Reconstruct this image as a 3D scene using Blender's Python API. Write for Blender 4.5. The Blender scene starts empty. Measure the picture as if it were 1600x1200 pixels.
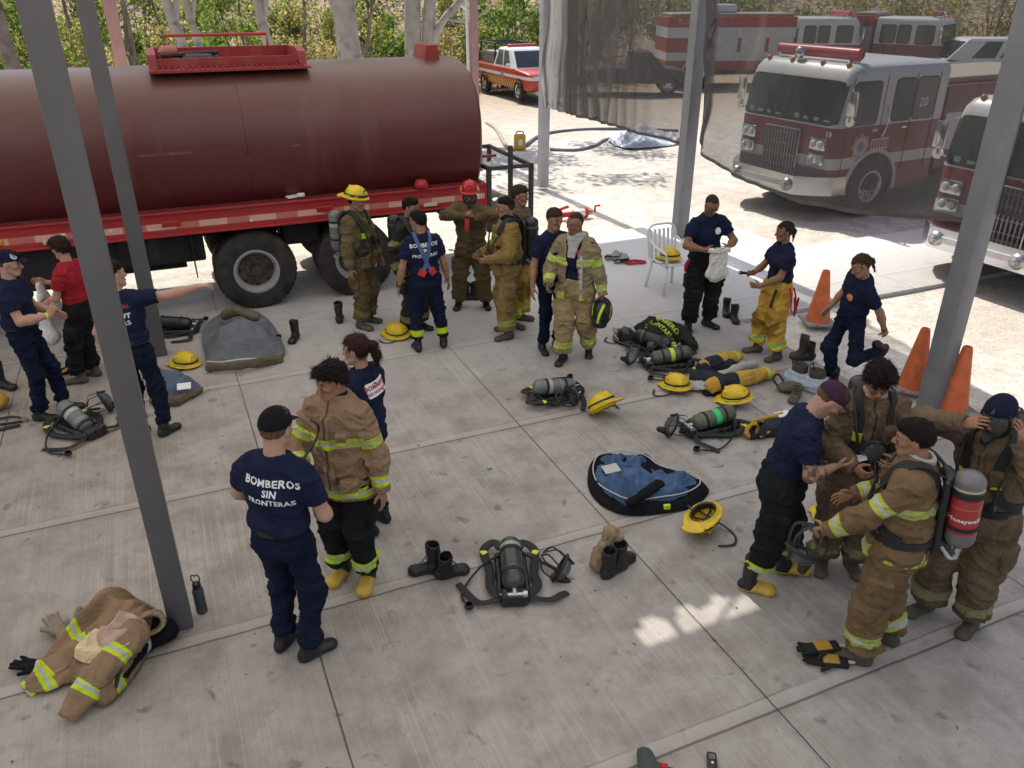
import bpy, bmesh, math, random
import numpy as np
from mathutils import Vector, Matrix, noise as mnoise
from mathutils.bvhtree import BVHTree
random.seed(7)
SC = bpy.context.scene
COL = SC.collection
PI = math.pi
R = math.radians
# ---------------------------------------------------------------- camera model (used for the camera and to look up ground positions)
F_PX, CAM_H, PITCH = 1263.0, 4.0, R(26.33)
_c, _s = math.cos(PITCH), math.sin(PITCH)
def G(u, v, z=0.0):
    a = (u-800)/F_PX; b = -(v-600)/F_PX
    d = (a, _c+b*_s, -_s+b*_c)
    t = (z-CAM_H)/d[2]
    return (d[0]*t, d[1]*t)
AL = R(23.5); CA, SA = math.cos(AL), math.sin(AL)
def PQ(p, q): return (p*CA-q*SA, p*SA+q*CA)      # floor-grid coordinates -> world
# ---------------------------------------------------------------- object helpers
def link(o, parent=None):
    COL.objects.link(o)
    if parent is not None: o.parent = parent
    return o
def tag(o, label=None, cat=None, group=None, kind=None):
    if label: o['label'] = label
    if cat: o['category'] = cat
    if group: o['group'] = group
    if kind: o['kind'] = kind
    return o
def empty(name, loc=(0, 0, 0), rz=0.0, label=None, cat=None, group=None):
    o = bpy.data.objects.new(name, None); link(o)
    o.empty_display_size = 0.1
    o.location = loc; o.rotation_euler = (0, 0, rz)
    return tag(o, label, cat, group)
def mesh_obj(name, V, F, mat, parent=None, smooth=True, attrs=None, loc=None, rot=None):
    me = bpy.data.meshes.new(name)
    V = np.asarray(V, dtype=np.float32)
    if isinstance(F, np.ndarray) and F.ndim == 2:
        n, k = F.shape
        me.vertices.add(len(V)); me.vertices.foreach_set('co', V.ravel())
        me.loops.add(n*k); me.loops.foreach_set('vertex_index', F.astype(np.int32).ravel())
        me.polygons.add(n)
        me.polygons.foreach_set('loop_start', np.arange(0, n*k, k, dtype=np.int32))
        me.polygons.foreach_set('loop_total', np.full(n, k, dtype=np.int32))
        me.update(calc_edges=True)
    else:
        me.from_pydata([tuple(map(float, v)) for v in V], [], [tuple(f) for f in F]); me.update()
    me.validate()
    if smooth: me.polygons.foreach_set('use_smooth', np.ones(len(me.polygons), dtype=bool))
    for k, a in (attrs or {}).items():
        a = np.asarray(a, dtype=np.float32)
        if a.ndim == 1:
            at = me.attributes.new(k, 'FLOAT', 'POINT'); at.data.foreach_set('value', a)
        else:
            at = me.attributes.new(k, 'FLOAT_COLOR', 'POINT')
            at.data.foreach_set('color', np.hstack([a, np.ones((len(a), 1), np.float32)]).astype(np.float32).ravel())
    mats = mat if isinstance(mat, (list, tuple)) else [mat]
    for m in mats: me.materials.append(m)
    o = bpy.data.objects.new(name, me); link(o, parent)
    if loc is not None: o.location = loc
    if rot is not None: o.rotation_euler = rot
    return o
def copy_tree(o, parent=None):
    c = o.copy(); COL.objects.link(c); c.parent = parent
    for ch in list(o.children): copy_tree(ch, c)
    return c
class MB:
    """collects simple shapes into one mesh"""
    def __init__(s): s.V = []; s.F = []; s.M = []
    def add(s, V, F, m=0):
        o = len(s.V); s.V += [tuple(v) for v in V]; s.F += [tuple(i+o for i in f) for f in F]; s.M += [m]*len(F); return s
    def box(s, c, size, rz=0.0, m=0, bev=0.0, rot=None):
        x, y, z = [q/2 for q in size]
        if rot is None: rot = Matrix.Rotation(rz, 3, 'Z')
        if bev <= 0:
            V = [(-x,-y,-z),(x,-y,-z),(x,y,-z),(-x,y,-z),(-x,-y,z),(x,-y,z),(x,y,z),(-x,y,z)]
            F = [(0,3,2,1),(4,5,6,7),(0,1,5,4),(1,2,6,5),(2,3,7,6),(3,0,4,7)]
        else:
            bm = bmesh.new(); bmesh.ops.create_cube(bm, size=1.0)
            for v in bm.verts: v.co = Vector((v.co.x*size[0], v.co.y*size[1], v.co.z*size[2]))
            bmesh.ops.bevel(bm, geom=list(bm.edges), offset=bev, segments=2, profile=.5, affect='EDGES')
            bm.verts.index_update()
            V = [tuple(v.co) for v in bm.verts]; F = [tuple(v.index for v in f.verts) for f in bm.faces]; bm.free()
        C = Vector(c)
        return s.add([tuple(rot @ Vector(v) + C) for v in V], F, m)
    def tube(s, pts, r, n=8, m=0, cap=True, flat=None):
        """swept tube along pts; r number or list; flat=(w,h,up) gives a strap-like section"""
        P = [Vector(p) for p in pts]; N = len(P); rr = r if isinstance(r, (list, tuple)) else [r]*N
        V = []; up = Vector((0, 0, 1)) if flat is None else Vector(flat[2])
        prev = None
        for i in range(N):
            t = (P[min(i+1, N-1)]-P[max(i-1, 0)])
            if t.length < 1e-9: t = Vector((0, 0, 1))
            t.normalize()
            if flat is not None:
                a = t.cross(up)
                if a.length < 1e-4: a = prev or t.orthogonal()
                a.normalize(); b = a.cross(t)
            else:
                if prev is None: a = t.orthogonal().normalized()
                else:
                    a = prev - t*prev.dot(t)
                    a = a.normalized() if a.length > 1e-5 else t.orthogonal().normalized()
                b = t.cross(a)
            prev = a
            for k in range(n):
                an = 2*PI*(k+.5)/n
                if flat is not None:
                    ca, sa = math.cos(an), math.sin(an)
                    q = max(abs(ca), abs(sa))
                    V.append(P[i]+a*(ca/q*flat[0]/2)+b*(sa/q*flat[1]/2))
                else: V.append(P[i]+(a*math.cos(an)+b*math.sin(an))*rr[i])
        F = [(i*n+k, i*n+(k+1) % n, (i+1)*n+(k+1) % n, (i+1)*n+k) for i in range(N-1) for k in range(n)]
        if cap: F += [tuple(range(n-1, -1, -1)), tuple((N-1)*n+k for k in range(n))]
        return s.add([tuple(v) for v in V], F, m)
    def lathe(s, prof, c=(0, 0, 0), n=24, m=0, rot=None, sx=1.0, sy=1.0, caps=True):
        """revolve (r,z) profile about local z"""
        rot = rot or Matrix.Identity(3); C = Vector(c); V = []; k = len(prof)
        for i in range(n):
            a = 2*PI*i/n
            for r, z in prof: V.append(tuple(rot @ Vector((r*math.cos(a)*sx, r*math.sin(a)*sy, z)) + C))
        F = [(i*k+j, ((i+1) % n)*k+j, ((i+1) % n)*k+j+1, i*k+j+1) for i in range(n) for j in range(k-1)]
        if caps and prof[0][0] > 1e-6: F.append(tuple(i*k for i in range(n-1, -1, -1)))
        if caps and prof[-1][0] > 1e-6: F.append(tuple(i*k+k-1 for i in range(n)))
        return s.add(V, F, m)
    def cyl(s, a, b, r, n=16, m=0, r2=None):
        return s.tube([a, b], [r, r if r2 is None else r2], n, m)
    def prism(s, poly, y0, y1, axis='y', m=0):
        """extrude a 2D polygon: axis y -> poly in (x,z); axis x -> (y,z); axis z -> (x,y)"""
        n = len(poly)
        def P(q, t):
            if axis == 'y': return (q[0], t, q[1])
            if axis == 'x': return (t, q[0], q[1])
            return (q[0], q[1], t)
        V = [P(q, y0) for q in poly]+[P(q, y1) for q in poly]
        F = [tuple(range(n)), tuple(range(2*n-1, n-1, -1))]+[(i, i+n, (i+1) % n+n, (i+1) % n) for i in range(n)]
        return s.add(V, F, m)
    def quad(s, a, b, c, d, m=0): return s.add([a, b, c, d], [(0, 1, 2, 3)], m)
    def build(s, name, mat, parent=None, smooth=False, loc=None, rot=None, autosmooth=None, fixn=True, bevel=0.0):
        me = bpy.data.meshes.new(name); me.from_pydata(s.V, [], s.F); me.update()
        mats = mat if isinstance(mat, (list, tuple)) else [mat]
        for m in mats: me.materials.append(m)
        me.polygons.foreach_set('material_index', s.M)
        if fixn or bevel:
            bm = bmesh.new(); bm.from_mesh(me)
            bmesh.ops.recalc_face_normals(bm, faces=bm.faces)
            if smooth and autosmooth:
                for e in bm.edges:
                    if len(e.link_faces) == 2 and e.calc_face_angle(0) > R(autosmooth): e.smooth = False
            bm.to_mesh(me); bm.free()
        if smooth: me.polygons.foreach_set('use_smooth', np.ones(len(me.polygons), dtype=bool))
        o = bpy.data.objects.new(name, me); link(o, parent)
        if loc is not None: o.location = loc
        if rot is not None: o.rotation_euler = rot
        return o
def catmull(pts, n=6, closed=False):
    P = [Vector(p) for p in pts]; out = []; N = len(P)
    for i in range(N if closed else N-1):
        if closed: a, b, c, d = P[(i-1) % N], P[i], P[(i+1) % N], P[(i+2) % N]
        else: a, b, c, d = P[max(i-1, 0)], P[i], P[i+1], P[min(i+2, N-1)]
        for k in range(n):
            t = k/n
            out.append(.5*((2*b)+(c-a)*t+(2*a-5*b+4*c-d)*t*t+(3*b-a-3*c+d)*t**3))
    if not closed: out.append(P[-1].copy())
    return out
# ---------------------------------------------------------------- numpy noise
def _hash(ix, iy, iz, seed):
    h = (ix.astype(np.int64)*374761393+iy.astype(np.int64)*668265263+iz.astype(np.int64)*2147483647+seed*1274126177) & 0xffffffff
    h = ((h ^ (h >> 13))*1274126177) & 0xffffffff
    h = ((h ^ (h >> 16))*2246822519) & 0xffffffff
    return ((h ^ (h >> 15)) & 0xffff).astype(np.float32)/32767.5-1.0
def vnoise(P, seed=0):
    i = np.floor(P); f = (P-i).astype(np.float32); i = i.astype(np.int64)
    w = f*f*f*(f*(f*6-15)+10); out = 0
    for dx in (0, 1):
        for dy in (0, 1):
            for dz in (0, 1):
                ww = (w[:, 0] if dx else 1-w[:, 0])*(w[:, 1] if dy else 1-w[:, 1])*(w[:, 2] if dz else 1-w[:, 2])
                out = out+ww*_hash(i[:, 0]+dx, i[:, 1]+dy, i[:, 2]+dz, seed)
    return out
def fbm(P, scale=1.0, oct=3, seed=0):
    P = np.asarray(P, dtype=np.float64)*scale; o = 0; a = 1.0
    for k in range(oct):
        o = o+a*vnoise(P, seed+k*17); P = P*2.03+11.3; a *= .5
    return o
# ---------------------------------------------------------------- signed distance volumes
def v3(a): return np.array(a, dtype=np.float64)
def nrm(a): a = v3(a); return a/max(np.linalg.norm(a), 1e-9)
class Vol:
    def __init__(s, lo, hi, r):
        s.lo = v3(lo); s.r = r; s.n = np.maximum(np.ceil((v3(hi)-s.lo)/r).astype(int)+1, 3)
        s.d = np.full(s.n, .5, np.float32)
    def sl(s, lo, hi, pad):
        a = np.clip(np.floor((v3(lo)-pad-s.lo)/s.r).astype(int), 0, s.n); b = np.clip(np.ceil((v3(hi)+pad-s.lo)/s.r).astype(int)+1, 0, s.n)
        sl = tuple(slice(a[i], b[i]) for i in range(3))
        X = (s.lo[0]+s.r*np.arange(a[0], b[0], dtype=np.float32))[:, None, None]
        Y = (s.lo[1]+s.r*np.arange(a[1], b[1], dtype=np.float32))[None, :, None]
        Z = (s.lo[2]+s.r*np.arange(a[2], b[2], dtype=np.float32))[None, None, :]
        return sl, X, Y, Z, bool(np.all(b > a))
    def add(s, prim, k=0.0, sub=False):
        lo, hi, fn = prim
        sl, X, Y, Z, ok = s.sl(lo, hi, k+3*s.r)
        if not ok: return s
        b = fn(X, Y, Z).astype(np.float32); a = s.d[sl]
        if sub: a = -a
        m = np.minimum(a, b)
        if k > 0:
            h = np.maximum(k-np.abs(a-b), 0)/k; m = m-h*h*k*.25
        s.d[sl] = -m if sub else m
        return s
    def sub(s, prim, k=0.0): return s.add(prim, k, True)
    def clip(s, fn):
        """intersect whole volume with fn<0"""
        _, X, Y, Z, _ = s.sl(s.lo, s.lo+s.r*s.n, 0)
        s.d = np.maximum(s.d, fn(X, Y, Z).astype(np.float32)); return s
    def mesh(s):
        d = s.d; ins = d < 0
        c = np.zeros(tuple(np.array(d.shape)-1), np.uint8)
        offs = [(i, j, k) for i in (0, 1) for j in (0, 1) for k in (0, 1)]
        nx, ny, nz = c.shape
        for i, j, k in offs: c += ins[i:i+nx, j:j+ny, k:k+nz]
        act = np.argwhere((c > 0) & (c < 8))
        if len(act) == 0: return np.zeros((0, 3)), np.zeros((0, 4), int)
        idx = np.full(c.shape, -1, np.int32); idx[tuple(act.T)] = np.arange(len(act))
        val = np.stack([d[act[:, 0]+i, act[:, 1]+j, act[:, 2]+k] for i, j, k in offs], 1)
        acc = np.zeros((len(act), 3)); cnt = np.zeros(len(act))
        O = np.array(offs, float)
        for a in range(8):
            for b in range(a+1, 8):
                if np.abs(O[a]-O[b]).sum() != 1: continue
                va, vb = val[:, a], val[:, b]; m = (va < 0) != (vb < 0)
                t = np.where(m, va/np.where(m, va-vb, 1), 0)
                acc += np.where(m[:, None], O[a]+(O[b]-O[a])*t[:, None], 0); cnt += m
        V = s.lo+s.r*(act+acc/cnt[:, None])
        Q = []
        for ax in range(3):
            sh = [slice(None)]*3; s0 = list(sh); s1 = list(sh); s0[ax] = slice(0, -1); s1[ax] = slice(1, None)
            A = ins[tuple(s0)]; B = ins[tuple(s1)]
            e = np.argwhere(A != B); u, w = (ax+1) % 3, (ax+2) % 3
            e = e[(e[:, u] > 0) & (e[:, w] > 0) & (e[:, u] < c.shape[u]) & (e[:, w] < c.shape[w])]
            if len(e) == 0: continue
            fl = A[tuple(e.T)]
            def cell(du, dw):
                q = e.copy(); q[:, u] -= du; q[:, w] -= dw; return idx[tuple(q.T)]
            q = np.stack([cell(1, 1), cell(0, 1), cell(0, 0), cell(1, 0)], 1)
            q[~fl] = q[~fl][:, ::-1]; Q.append(q)
        Q = np.concatenate(Q); Q = Q[(Q >= 0).all(1)]
        return V, Q
def vnormals(V, Q):
    n = np.cross(V[Q[:, 2]]-V[Q[:, 0]], V[Q[:, 3 % Q.shape[1]]]-V[Q[:, 1]]) if Q.shape[1] == 4 else np.cross(V[Q[:, 1]]-V[Q[:, 0]], V[Q[:, 2]]-V[Q[:, 0]])
    N = np.zeros_like(V)
    for k in range(Q.shape[1]):
        for a in range(3): N[:, a] += np.bincount(Q[:, k], n[:, a], minlength=len(V))
    return N/np.maximum(np.linalg.norm(N, axis=1, keepdims=True), 1e-9)
def relax(V, Q, it=1, f=.5):
    for _ in range(it):
        S = np.zeros_like(V); C = np.zeros(len(V))
        for a, b in ((0, 1), (1, 2), (2, 3), (3, 0)):
            for p, q in ((a, b), (b, a)):
                for x in range(3): S[:, x] += np.bincount(Q[:, p], V[Q[:, q], x], minlength=len(V))
                C += np.bincount(Q[:, p], minlength=len(V))
        V = V*(1-f)+f*S/np.maximum(C, 1)[:, None]
    return V
# primitives return (lo, hi, fn)
def rcone(a, b, ra, rb=None):
    rb = ra if rb is None else rb; a, b = v3(a), v3(b); ab = b-a; L2 = max(float(ab@ab), 1e-9); m = max(ra, rb)
    def fn(X, Y, Z):
        x, y, z = X-a[0], Y-a[1], Z-a[2]
        t = np.clip((x*ab[0]+y*ab[1]+z*ab[2])/L2, 0, 1)
        return np.sqrt((x-t*ab[0])**2+(y-t*ab[1])**2+(z-t*ab[2])**2)-(ra+t*(rb-ra))
    return np.minimum(a, b)-m, np.maximum(a, b)+m, fn
def econe(a, b, ra, rb, side, flat=False):
    """cone with elliptical section; ra/rb=(half width along side, half depth); flat -> flat ends"""
    a, b = v3(a), v3(b); ab = b-a; L = max(np.linalg.norm(ab), 1e-9); w = ab/L
    u = v3(side)-w*(v3(side)@w); u = u/np.linalg.norm(u); v = np.cross(w, u); m = max(*ra, *rb)
    def fn(X, Y, Z):
        x, y, z = X-a[0], Y-a[1], Z-a[2]
        h = x*w[0]+y*w[1]+z*w[2]; t = np.clip(h/L, 0, 1)
        pu = x*u[0]+y*u[1]+z*u[2]; pv = x*v[0]+y*v[1]+z*v[2]
        ru = ra[0]+t*(rb[0]-ra[0]); rv = ra[1]+t*(rb[1]-ra[1]); mm = np.minimum(ru, rv)
        if flat:
            d = (np.sqrt((pu/ru)**2+(pv/rv)**2)-1)*mm
            return np.maximum(d, np.abs(h-L/2)-L/2)
        e = h-t*L
        return (np.sqrt((pu/ru)**2+(pv/rv)**2+(e/mm)**2)-1)*mm
    pad = m
    return np.minimum(a, b)-pad, np.maximum(a, b)+pad, fn
def ell(c, rad, M=None):
    c = v3(c); rad = v3(rad); m = rad.max()
    M = np.eye(3) if M is None else np.array(M)
    def fn(X, Y, Z):
        x, y, z = X-c[0], Y-c[1], Z-c[2]
        p = [(x*M[0, i]+y*M[1, i]+z*M[2, i]) for i in range(3)]
        k0 = np.sqrt(sum((p[i]/rad[i])**2 for i in range(3))); k1 = np.sqrt(sum((p[i]/rad[i]**2)**2 for i in range(3)))
        return k0*(k0-1)/np.maximum(k1, 1e-6)
    return c-m, c+m, fn
def rbox(c, half, M=None, rd=.01):
    c = v3(c); half = v3(half); m = np.linalg.norm(half); M = np.eye(3) if M is None else np.array(M)
    def fn(X, Y, Z):
        x, y, z = X-c[0], Y-c[1], Z-c[2]
        q = [np.abs(x*M[0, i]+y*M[1, i]+z*M[2, i])-half[i]+rd for i in range(3)]
        o = np.sqrt(sum(np.maximum(a, 0)**2 for a in q)); i_ = np.minimum(np.maximum(np.maximum(q[0], q[1]), q[2]), 0)
        return o+i_-rd
    return c-m, c+m, fn
def rtor(c, M, rx, ry, r, h=None):
    """elliptical ring around local z, tube radius r (h: half height for band-like ring)"""
    c = v3(c); M = np.array(M); m = max(rx, ry)+r+(h or 0)
    def fn(X, Y, Z):
        x, y, z = X-c[0], Y-c[1], Z-c[2]
        p = [(x*M[0, i]+y*M[1, i]+z*M[2, i]) for i in range(3)]
        k = np.sqrt((p[0]/rx)**2+(p[1]/ry)**2); d = (k-1)*min(rx, ry)
        if h: return np.sqrt(d**2+np.maximum(np.abs(p[2])-h, 0)**2)-r
        return np.sqrt(d**2+p[2]**2)-r
    return c-m, c+m, fn
def chain(pts, rads):
    return [rcone(pts[i], pts[i+1], rads[i], rads[i+1]) for i in range(len(pts)-1)]
def Rx(a): c, s = math.cos(a), math.sin(a); return np.array([[1, 0, 0], [0, c, -s], [0, s, c]])
def Ry(a): c, s = math.cos(a), math.sin(a); return np.array([[c, 0, s], [0, 1, 0], [-s, 0, c]])
def Rz(a): c, s = math.cos(a), math.sin(a); return np.array([[c, -s, 0], [s, c, 0], [0, 0, 1]])
def bounds(prims, pad=.04):
    return np.min([p[0] for p in prims], 0)-pad, np.max([p[1] for p in prims], 0)+pad
def sdf_mesh(adds, res, subs=(), clips=(), rel=1):
    """adds: list of (prim,k); subs: list of (prim,k)"""
    lo, hi = bounds([p for p, k in adds])
    v = Vol(lo, hi, res)
    for p, k in adds: v.add(p, k)
    for p, k in subs: v.sub(p, k)
    for c in clips: v.clip(c)
    V, Q = v.mesh()
    return (relax(V, Q, rel, .4) if rel and len(V) else V), Q
def join(*parts):
    V = []; Q = []; o = 0
    for v, q in parts:
        if len(v) == 0: continue
        V.append(v); Q.append(q+o); o += len(v)
    return np.concatenate(V), np.concatenate(Q)
# ---------------------------------------------------------------- materials
class NT:
    def __init__(s, name):
        s.m = bpy.data.materials.new(name); s.m.use_nodes = True; s.t = s.m.node_tree; s.t.nodes.clear()
        s.out = s.t.nodes.new('ShaderNodeOutputMaterial'); s.b = s.t.nodes.new('ShaderNodeBsdfPrincipled')
        s.t.links.new(s.b.outputs[0], s.out.inputs[0])
    def n(s, typ, **kw):
        nd = s.t.nodes.new('ShaderNode'+typ)
        for k, v in kw.items(): setattr(nd, k, v)
        return nd
    def l(s, a, b): s.t.links.new(a, b)
    def put(s, inp, v):
        if hasattr(v, 'is_linked') or hasattr(v, 'links'): s.l(v, inp)
        else: inp.default_value = v
    def math(s, op, a, b=0.0, c=None, clamp=False):
        nd = s.n('Math', operation=op, use_clamp=clamp); s.put(nd.inputs[0], a); s.put(nd.inputs[1], b)
        if c is not None: s.put(nd.inputs[2], c)
        return nd.outputs[0]
    def mix(s, f, a, b, typ='MIX'):
        nd = s.n('Mix', data_type='RGBA', blend_type=typ); s.put(nd.inputs[0], f)
        for i, v in ((6, a), (7, b)):
            if isinstance(v, (tuple, list)): nd.inputs[i].default_value = (*v[:3], 1)
            else: s.l(v, nd.inputs[i])
        return nd.outputs[2]
    def noise(s, scale, detail=3, rough=.55, vec=None, dist=0.0):
        nd = s.n('TexNoise'); nd.inputs['Scale'].default_value = scale; nd.inputs['Detail'].default_value = detail
        nd.inputs['Roughness'].default_value = rough; nd.inputs['Distortion'].default_value = dist
        s.l(vec if vec is not None else s.obj(), nd.inputs['Vector']); return nd.outputs[0]
    def obj(s):
        if not hasattr(s, '_tc'): s._tc = s.n('TexCoord')
        return s._tc.outputs['Object']
    def mapping(s, scale=(1, 1, 1), rot=(0, 0, 0), vec=None):
        nd = s.n('Mapping'); nd.inputs['Scale'].default_value = scale; nd.inputs['Rotation'].default_value = rot
        s.l(vec if vec is not None else s.obj(), nd.inputs[0]); return nd.outputs[0]
    def ramp(s, f, stops):
        nd = s.n('ValToRGB'); s.l(f, nd.inputs[0]); e = nd.color_ramp.elements
        while len(e) < len(stops): e.new(.5)
        for i, (p, c) in enumerate(stops):
            e[i].position = p; e[i].color = (*c[:3], 1) if isinstance(c, (tuple, list)) else (c, c, c, 1)
        return nd.outputs[0]
    def attr(s, name, out=0):
        nd = s.n('Attribute'); nd.attribute_name = name; return nd.outputs[out]
    def step(s, x, edge, w=.002):           # 1 when x<edge
        nd = s.n('MapRange'); s.l(x, nd.inputs[0]); nd.inputs[1].default_value = edge-w; nd.inputs[2].default_value = edge+w
        nd.inputs[3].default_value = 1; nd.inputs[4].default_value = 0; return nd.outputs[0]
    def bump(s, h, strength=.3, dist=.01):
        nd = s.n('Bump'); nd.inputs['Strength'].default_value = strength; nd.inputs['Distance'].default_value = dist
        s.l(h, nd.inputs['Height']); s.l(nd.outputs[0], s.b.inputs['Normal'])
    def col(s, c): 
        if isinstance(c, (tuple, list)): s.b.inputs['Base Color'].default_value = (*c[:3], 1)
        else: s.l(c, s.b.inputs['Base Color'])
    def pr(s, rough=None, metal=None, spec=None):
        if rough is not None: s.put(s.b.inputs['Roughness'], rough)
        if metal is not None: s.b.inputs['Metallic'].default_value = metal
        if spec is not None: s.b.inputs['Specular IOR Level'].default_value = spec
        return s.m
_MC = {}
def simple(name, c, rough=.6, metal=0., var=.12, scale=6., spec=.5, bump=0., bscale=40., dirt=None):
    key = name
    if key in _MC: return _MC[key]
    t = NT(name); n = t.noise(scale, 4)
    f = t.ramp(n, [(.3, 0.), (.7, 1.)])
    cc = t.mix(f, tuple(x*(1-var) for x in c), tuple(min(x*(1+var), 1) for x in c))
    if dirt:
        n2 = t.noise(dirt[1], 5, .65); g = t.ramp(n2, [(dirt[2], 0.), (dirt[2]+.18, 1.)])
        cc = t.mix(g, cc, dirt[0])
    t.col(cc)
    if bump: t.bump(t.noise(bscale, 3), bump, .005)
    _MC[key] = t.pr(rough, metal, spec); return _MC[key]
LIME = (.58, .72, .03); SILV = (.42, .43, .40)
def cloth(name, c, rough=.9, stripe=None, var=.16, wscale=9., dirt=None, bstr=.55, attr=False, half=.038, core=.012, fold=7., bdist=.022):
    """woven cloth; 'st' vertex attribute = distance to nearest reflective stripe centre; 'col' multiplies"""
    if name in _MC: return _MC[name]
    t = NT(name); n = t.noise(wscale, 5, .6)
    f = t.ramp(n, [(.28, 0.), (.72, 1.)])
    cc = t.mix(f, tuple(x*(1-var) for x in c), tuple(min(x*(1+var), 1) for x in c))
    if attr: cc = t.mix(1.0, cc, t.attr('col'), 'MULTIPLY')
    if dirt:
        g = t.ramp(t.noise(dirt[1], 5, .7), [(dirt[2], 0.), (dirt[2]+.2, .85)]); cc = t.mix(g, cc, dirt[0])
    if stripe:
        d = t.attr('st', 2)
        lm = t.mix(t.ramp(t.noise(14, 4, .7), [(.3, 0.), (.75, 1.)]), stripe[0], tuple(x*.72 for x in stripe[0]))
        cc = t.mix(t.step(d, half, .003), cc, lm)
        cc = t.mix(t.step(d, core, .003), cc, stripe[1])
    t.col(cc)
    def ridge(sc, rot, st):
        nd = t.n('TexNoise'); nd.inputs['Scale'].default_value = sc; nd.inputs['Detail'].default_value = 2.5; nd.inputs['Distortion'].default_value = .7; t.l(t.mapping(scale=st, rot=rot), nd.inputs['Vector'])
        return t.math('SUBTRACT', 1.0, t.math('MULTIPLY', t.math('ABSOLUTE', t.math('SUBTRACT', nd.outputs[0], .5)), 3.4, clamp=True))
    h = t.math('ADD', t.math('MULTIPLY', ridge(fold, (.3, .5, 0), (1, 1, 2.2)), .6), t.math('MULTIPLY', ridge(fold*1.4, (-.4, -.6, 1), (1.6, 1.6, .8)), .5))
    h = t.math('ADD', t.math('ADD', h, t.math('MULTIPLY', t.noise(wscale*3, 4, .6), .5)), t.math('MULTIPLY', t.noise(400, 1), .10))
    t.bump(h, bstr, bdist)
    _MC[name] = t.pr(rough, 0, .14); return _MC[name]
def skinmat():
    t = NT('skin'); c = t.attr('col'); n = t.noise(25, 4)
    t.col(t.mix(t.math('MULTIPLY', n, .25), c, (.5, .22, .14), 'MULTIPLY'))
    t.b.inputs['Subsurface Weight'].default_value = .08; t.b.inputs['Subsurface Radius'].default_value = (.012, .005, .003)
    t.bump(t.noise(160, 2), .08, .003)
    return t.pr(.5, 0, .35)
M = {}
M['skin'] = skinmat()
def hairmat():
    t = NT('hair'); n = t.noise(130, 4, .7, t.mapping((1, 1, .22))); c = t.attr('col')
    t.col(t.mix(t.ramp(n, [(.35, 0.), (.7, 1.)]), t.mix(1., c, (.4, .4, .4), 'MULTIPLY'), t.mix(1., c, (1.35, 1.3, 1.25), 'MULTIPLY')))
    t.bump(n, .9, .010); return t.pr(.62, 0, .18)
M['hair'] = hairmat()
M['navy_tee'] = cloth('navy_tee_cloth', (.012, .016, .042), var=.25, bstr=.38, fold=5.)
M['navy_trousers'] = cloth('navy_trouser_cloth', (.008, .012, .030), var=.3, bstr=.42, fold=5.5)
M['black_cloth'] = cloth('black_cloth', (.010, .010, .013), var=.3)
M['red_tee'] = cloth('red_tee_cloth', (.34, .02, .03))
M['tan_coat'] = cloth('tan_coat_cloth', (.26, .17, .10), stripe=(LIME, SILV), dirt=((.13, .09, .06), 3., .58), attr=True)
M['olive_coat'] = cloth('olive_coat_cloth', (.13, .095, .045), stripe=((.15, .16, .05), (.15, .14, .11)), dirt=((.06, .05, .035), 3., .5), attr=True)
M['brown_coat'] = cloth('brown_coat_cloth', (.15, .105, .065), stripe=((.3, .27, .1), (.24, .22, .18)), dirt=((.05, .04, .03), 2.5, .5), attr=True)
M['brown_coat_bright'] = cloth('brown_coat_bright_cloth', (.18, .115, .06), stripe=((.46, .52, .08), SILV), dirt=((.085, .06, .04), 3., .5), attr=True)
M['dark_coat'] = cloth('dark_coat_cloth', (.028, .028, .026), stripe=((.2, .22, .05), (.16, .16, .14)), dirt=((.06, .055, .045), 3., .6), attr=True)
M['khaki_pants'] = cloth('khaki_pants_cloth', (.33, .24, .125), stripe=(LIME, SILV), dirt=((.17, .12, .07), 3., .6), attr=True)
M['mustard_pants'] = cloth('mustard_pants_cloth', (.25, .17, .065), stripe=((.42, .4, .07), (.3, .28, .2)), dirt=((.11, .085, .05), 3., .56), attr=True)
M['yellow_pants'] = cloth('yellow_pants_cloth', (.55, .33, .06), stripe=(LIME, SILV), dirt=((.28, .18, .07), 3., .58), attr=True)
M['black_pants'] = cloth('black_pants_cloth', (.014, .014, .015), stripe=(LIME, SILV), dirt=((.035, .032, .028), 3., .55), attr=True)
M['grey_hood'] = cloth('grey_hood_cloth', (.42, .41, .38))
M['white_cloth'] = cloth('white_cloth', (.72, .71, .66), var=.06)
M['denim_liner'] = cloth('denim_liner_cloth', (.075, .13, .235), var=.25)
M['grey_liner'] = cloth('grey_liner_cloth', (.15, .155, .165), var=.15, dirt=((.12, .09, .055), 4., .58))
M['cream_cloth'] = cloth('cream_cloth', (.70, .55, .32), var=.12)
M['pink_cloth'] = cloth('pink_lining_cloth', (.52, .36, .27), var=.15)
M['khaki_cloth'] = cloth('khaki_cloth', (.30, .22, .13))
M['blue_webbing'] = simple('blue_webbing', (.07, .11, .24), .8)
M['black_rubber'] = simple('black_rubber', (.012, .012, .013), .55, bump=.2, bscale=30)
M['boot_black'] = simple('boot_leather_black', (.014, .013, .013), .5, bump=.25, bscale=50, dirt=((.06, .055, .045), 9., .62))
M['boot_brown'] = simple('boot_dusty', (.10, .085, .055), .8, bump=.3, bscale=40, dirt=((.04, .035, .03), 9., .5))
M['boot_yellow'] = simple('boot_toe_yellow', (.55, .36, .05), .55, dirt=((.25, .18, .06), 12., .6))
M['boot_grey'] = simple('boot_grey_suede', (.32, .32, .31), .9, bump=.3)
M['black_plastic'] = simple('black_plastic', (.015, .015, .016), .4, bump=.15, bscale=60)
M['strap'] = simple('black_strap_webbing', (.018, .018, .018), .75, bump=.3, bscale=120)
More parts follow.
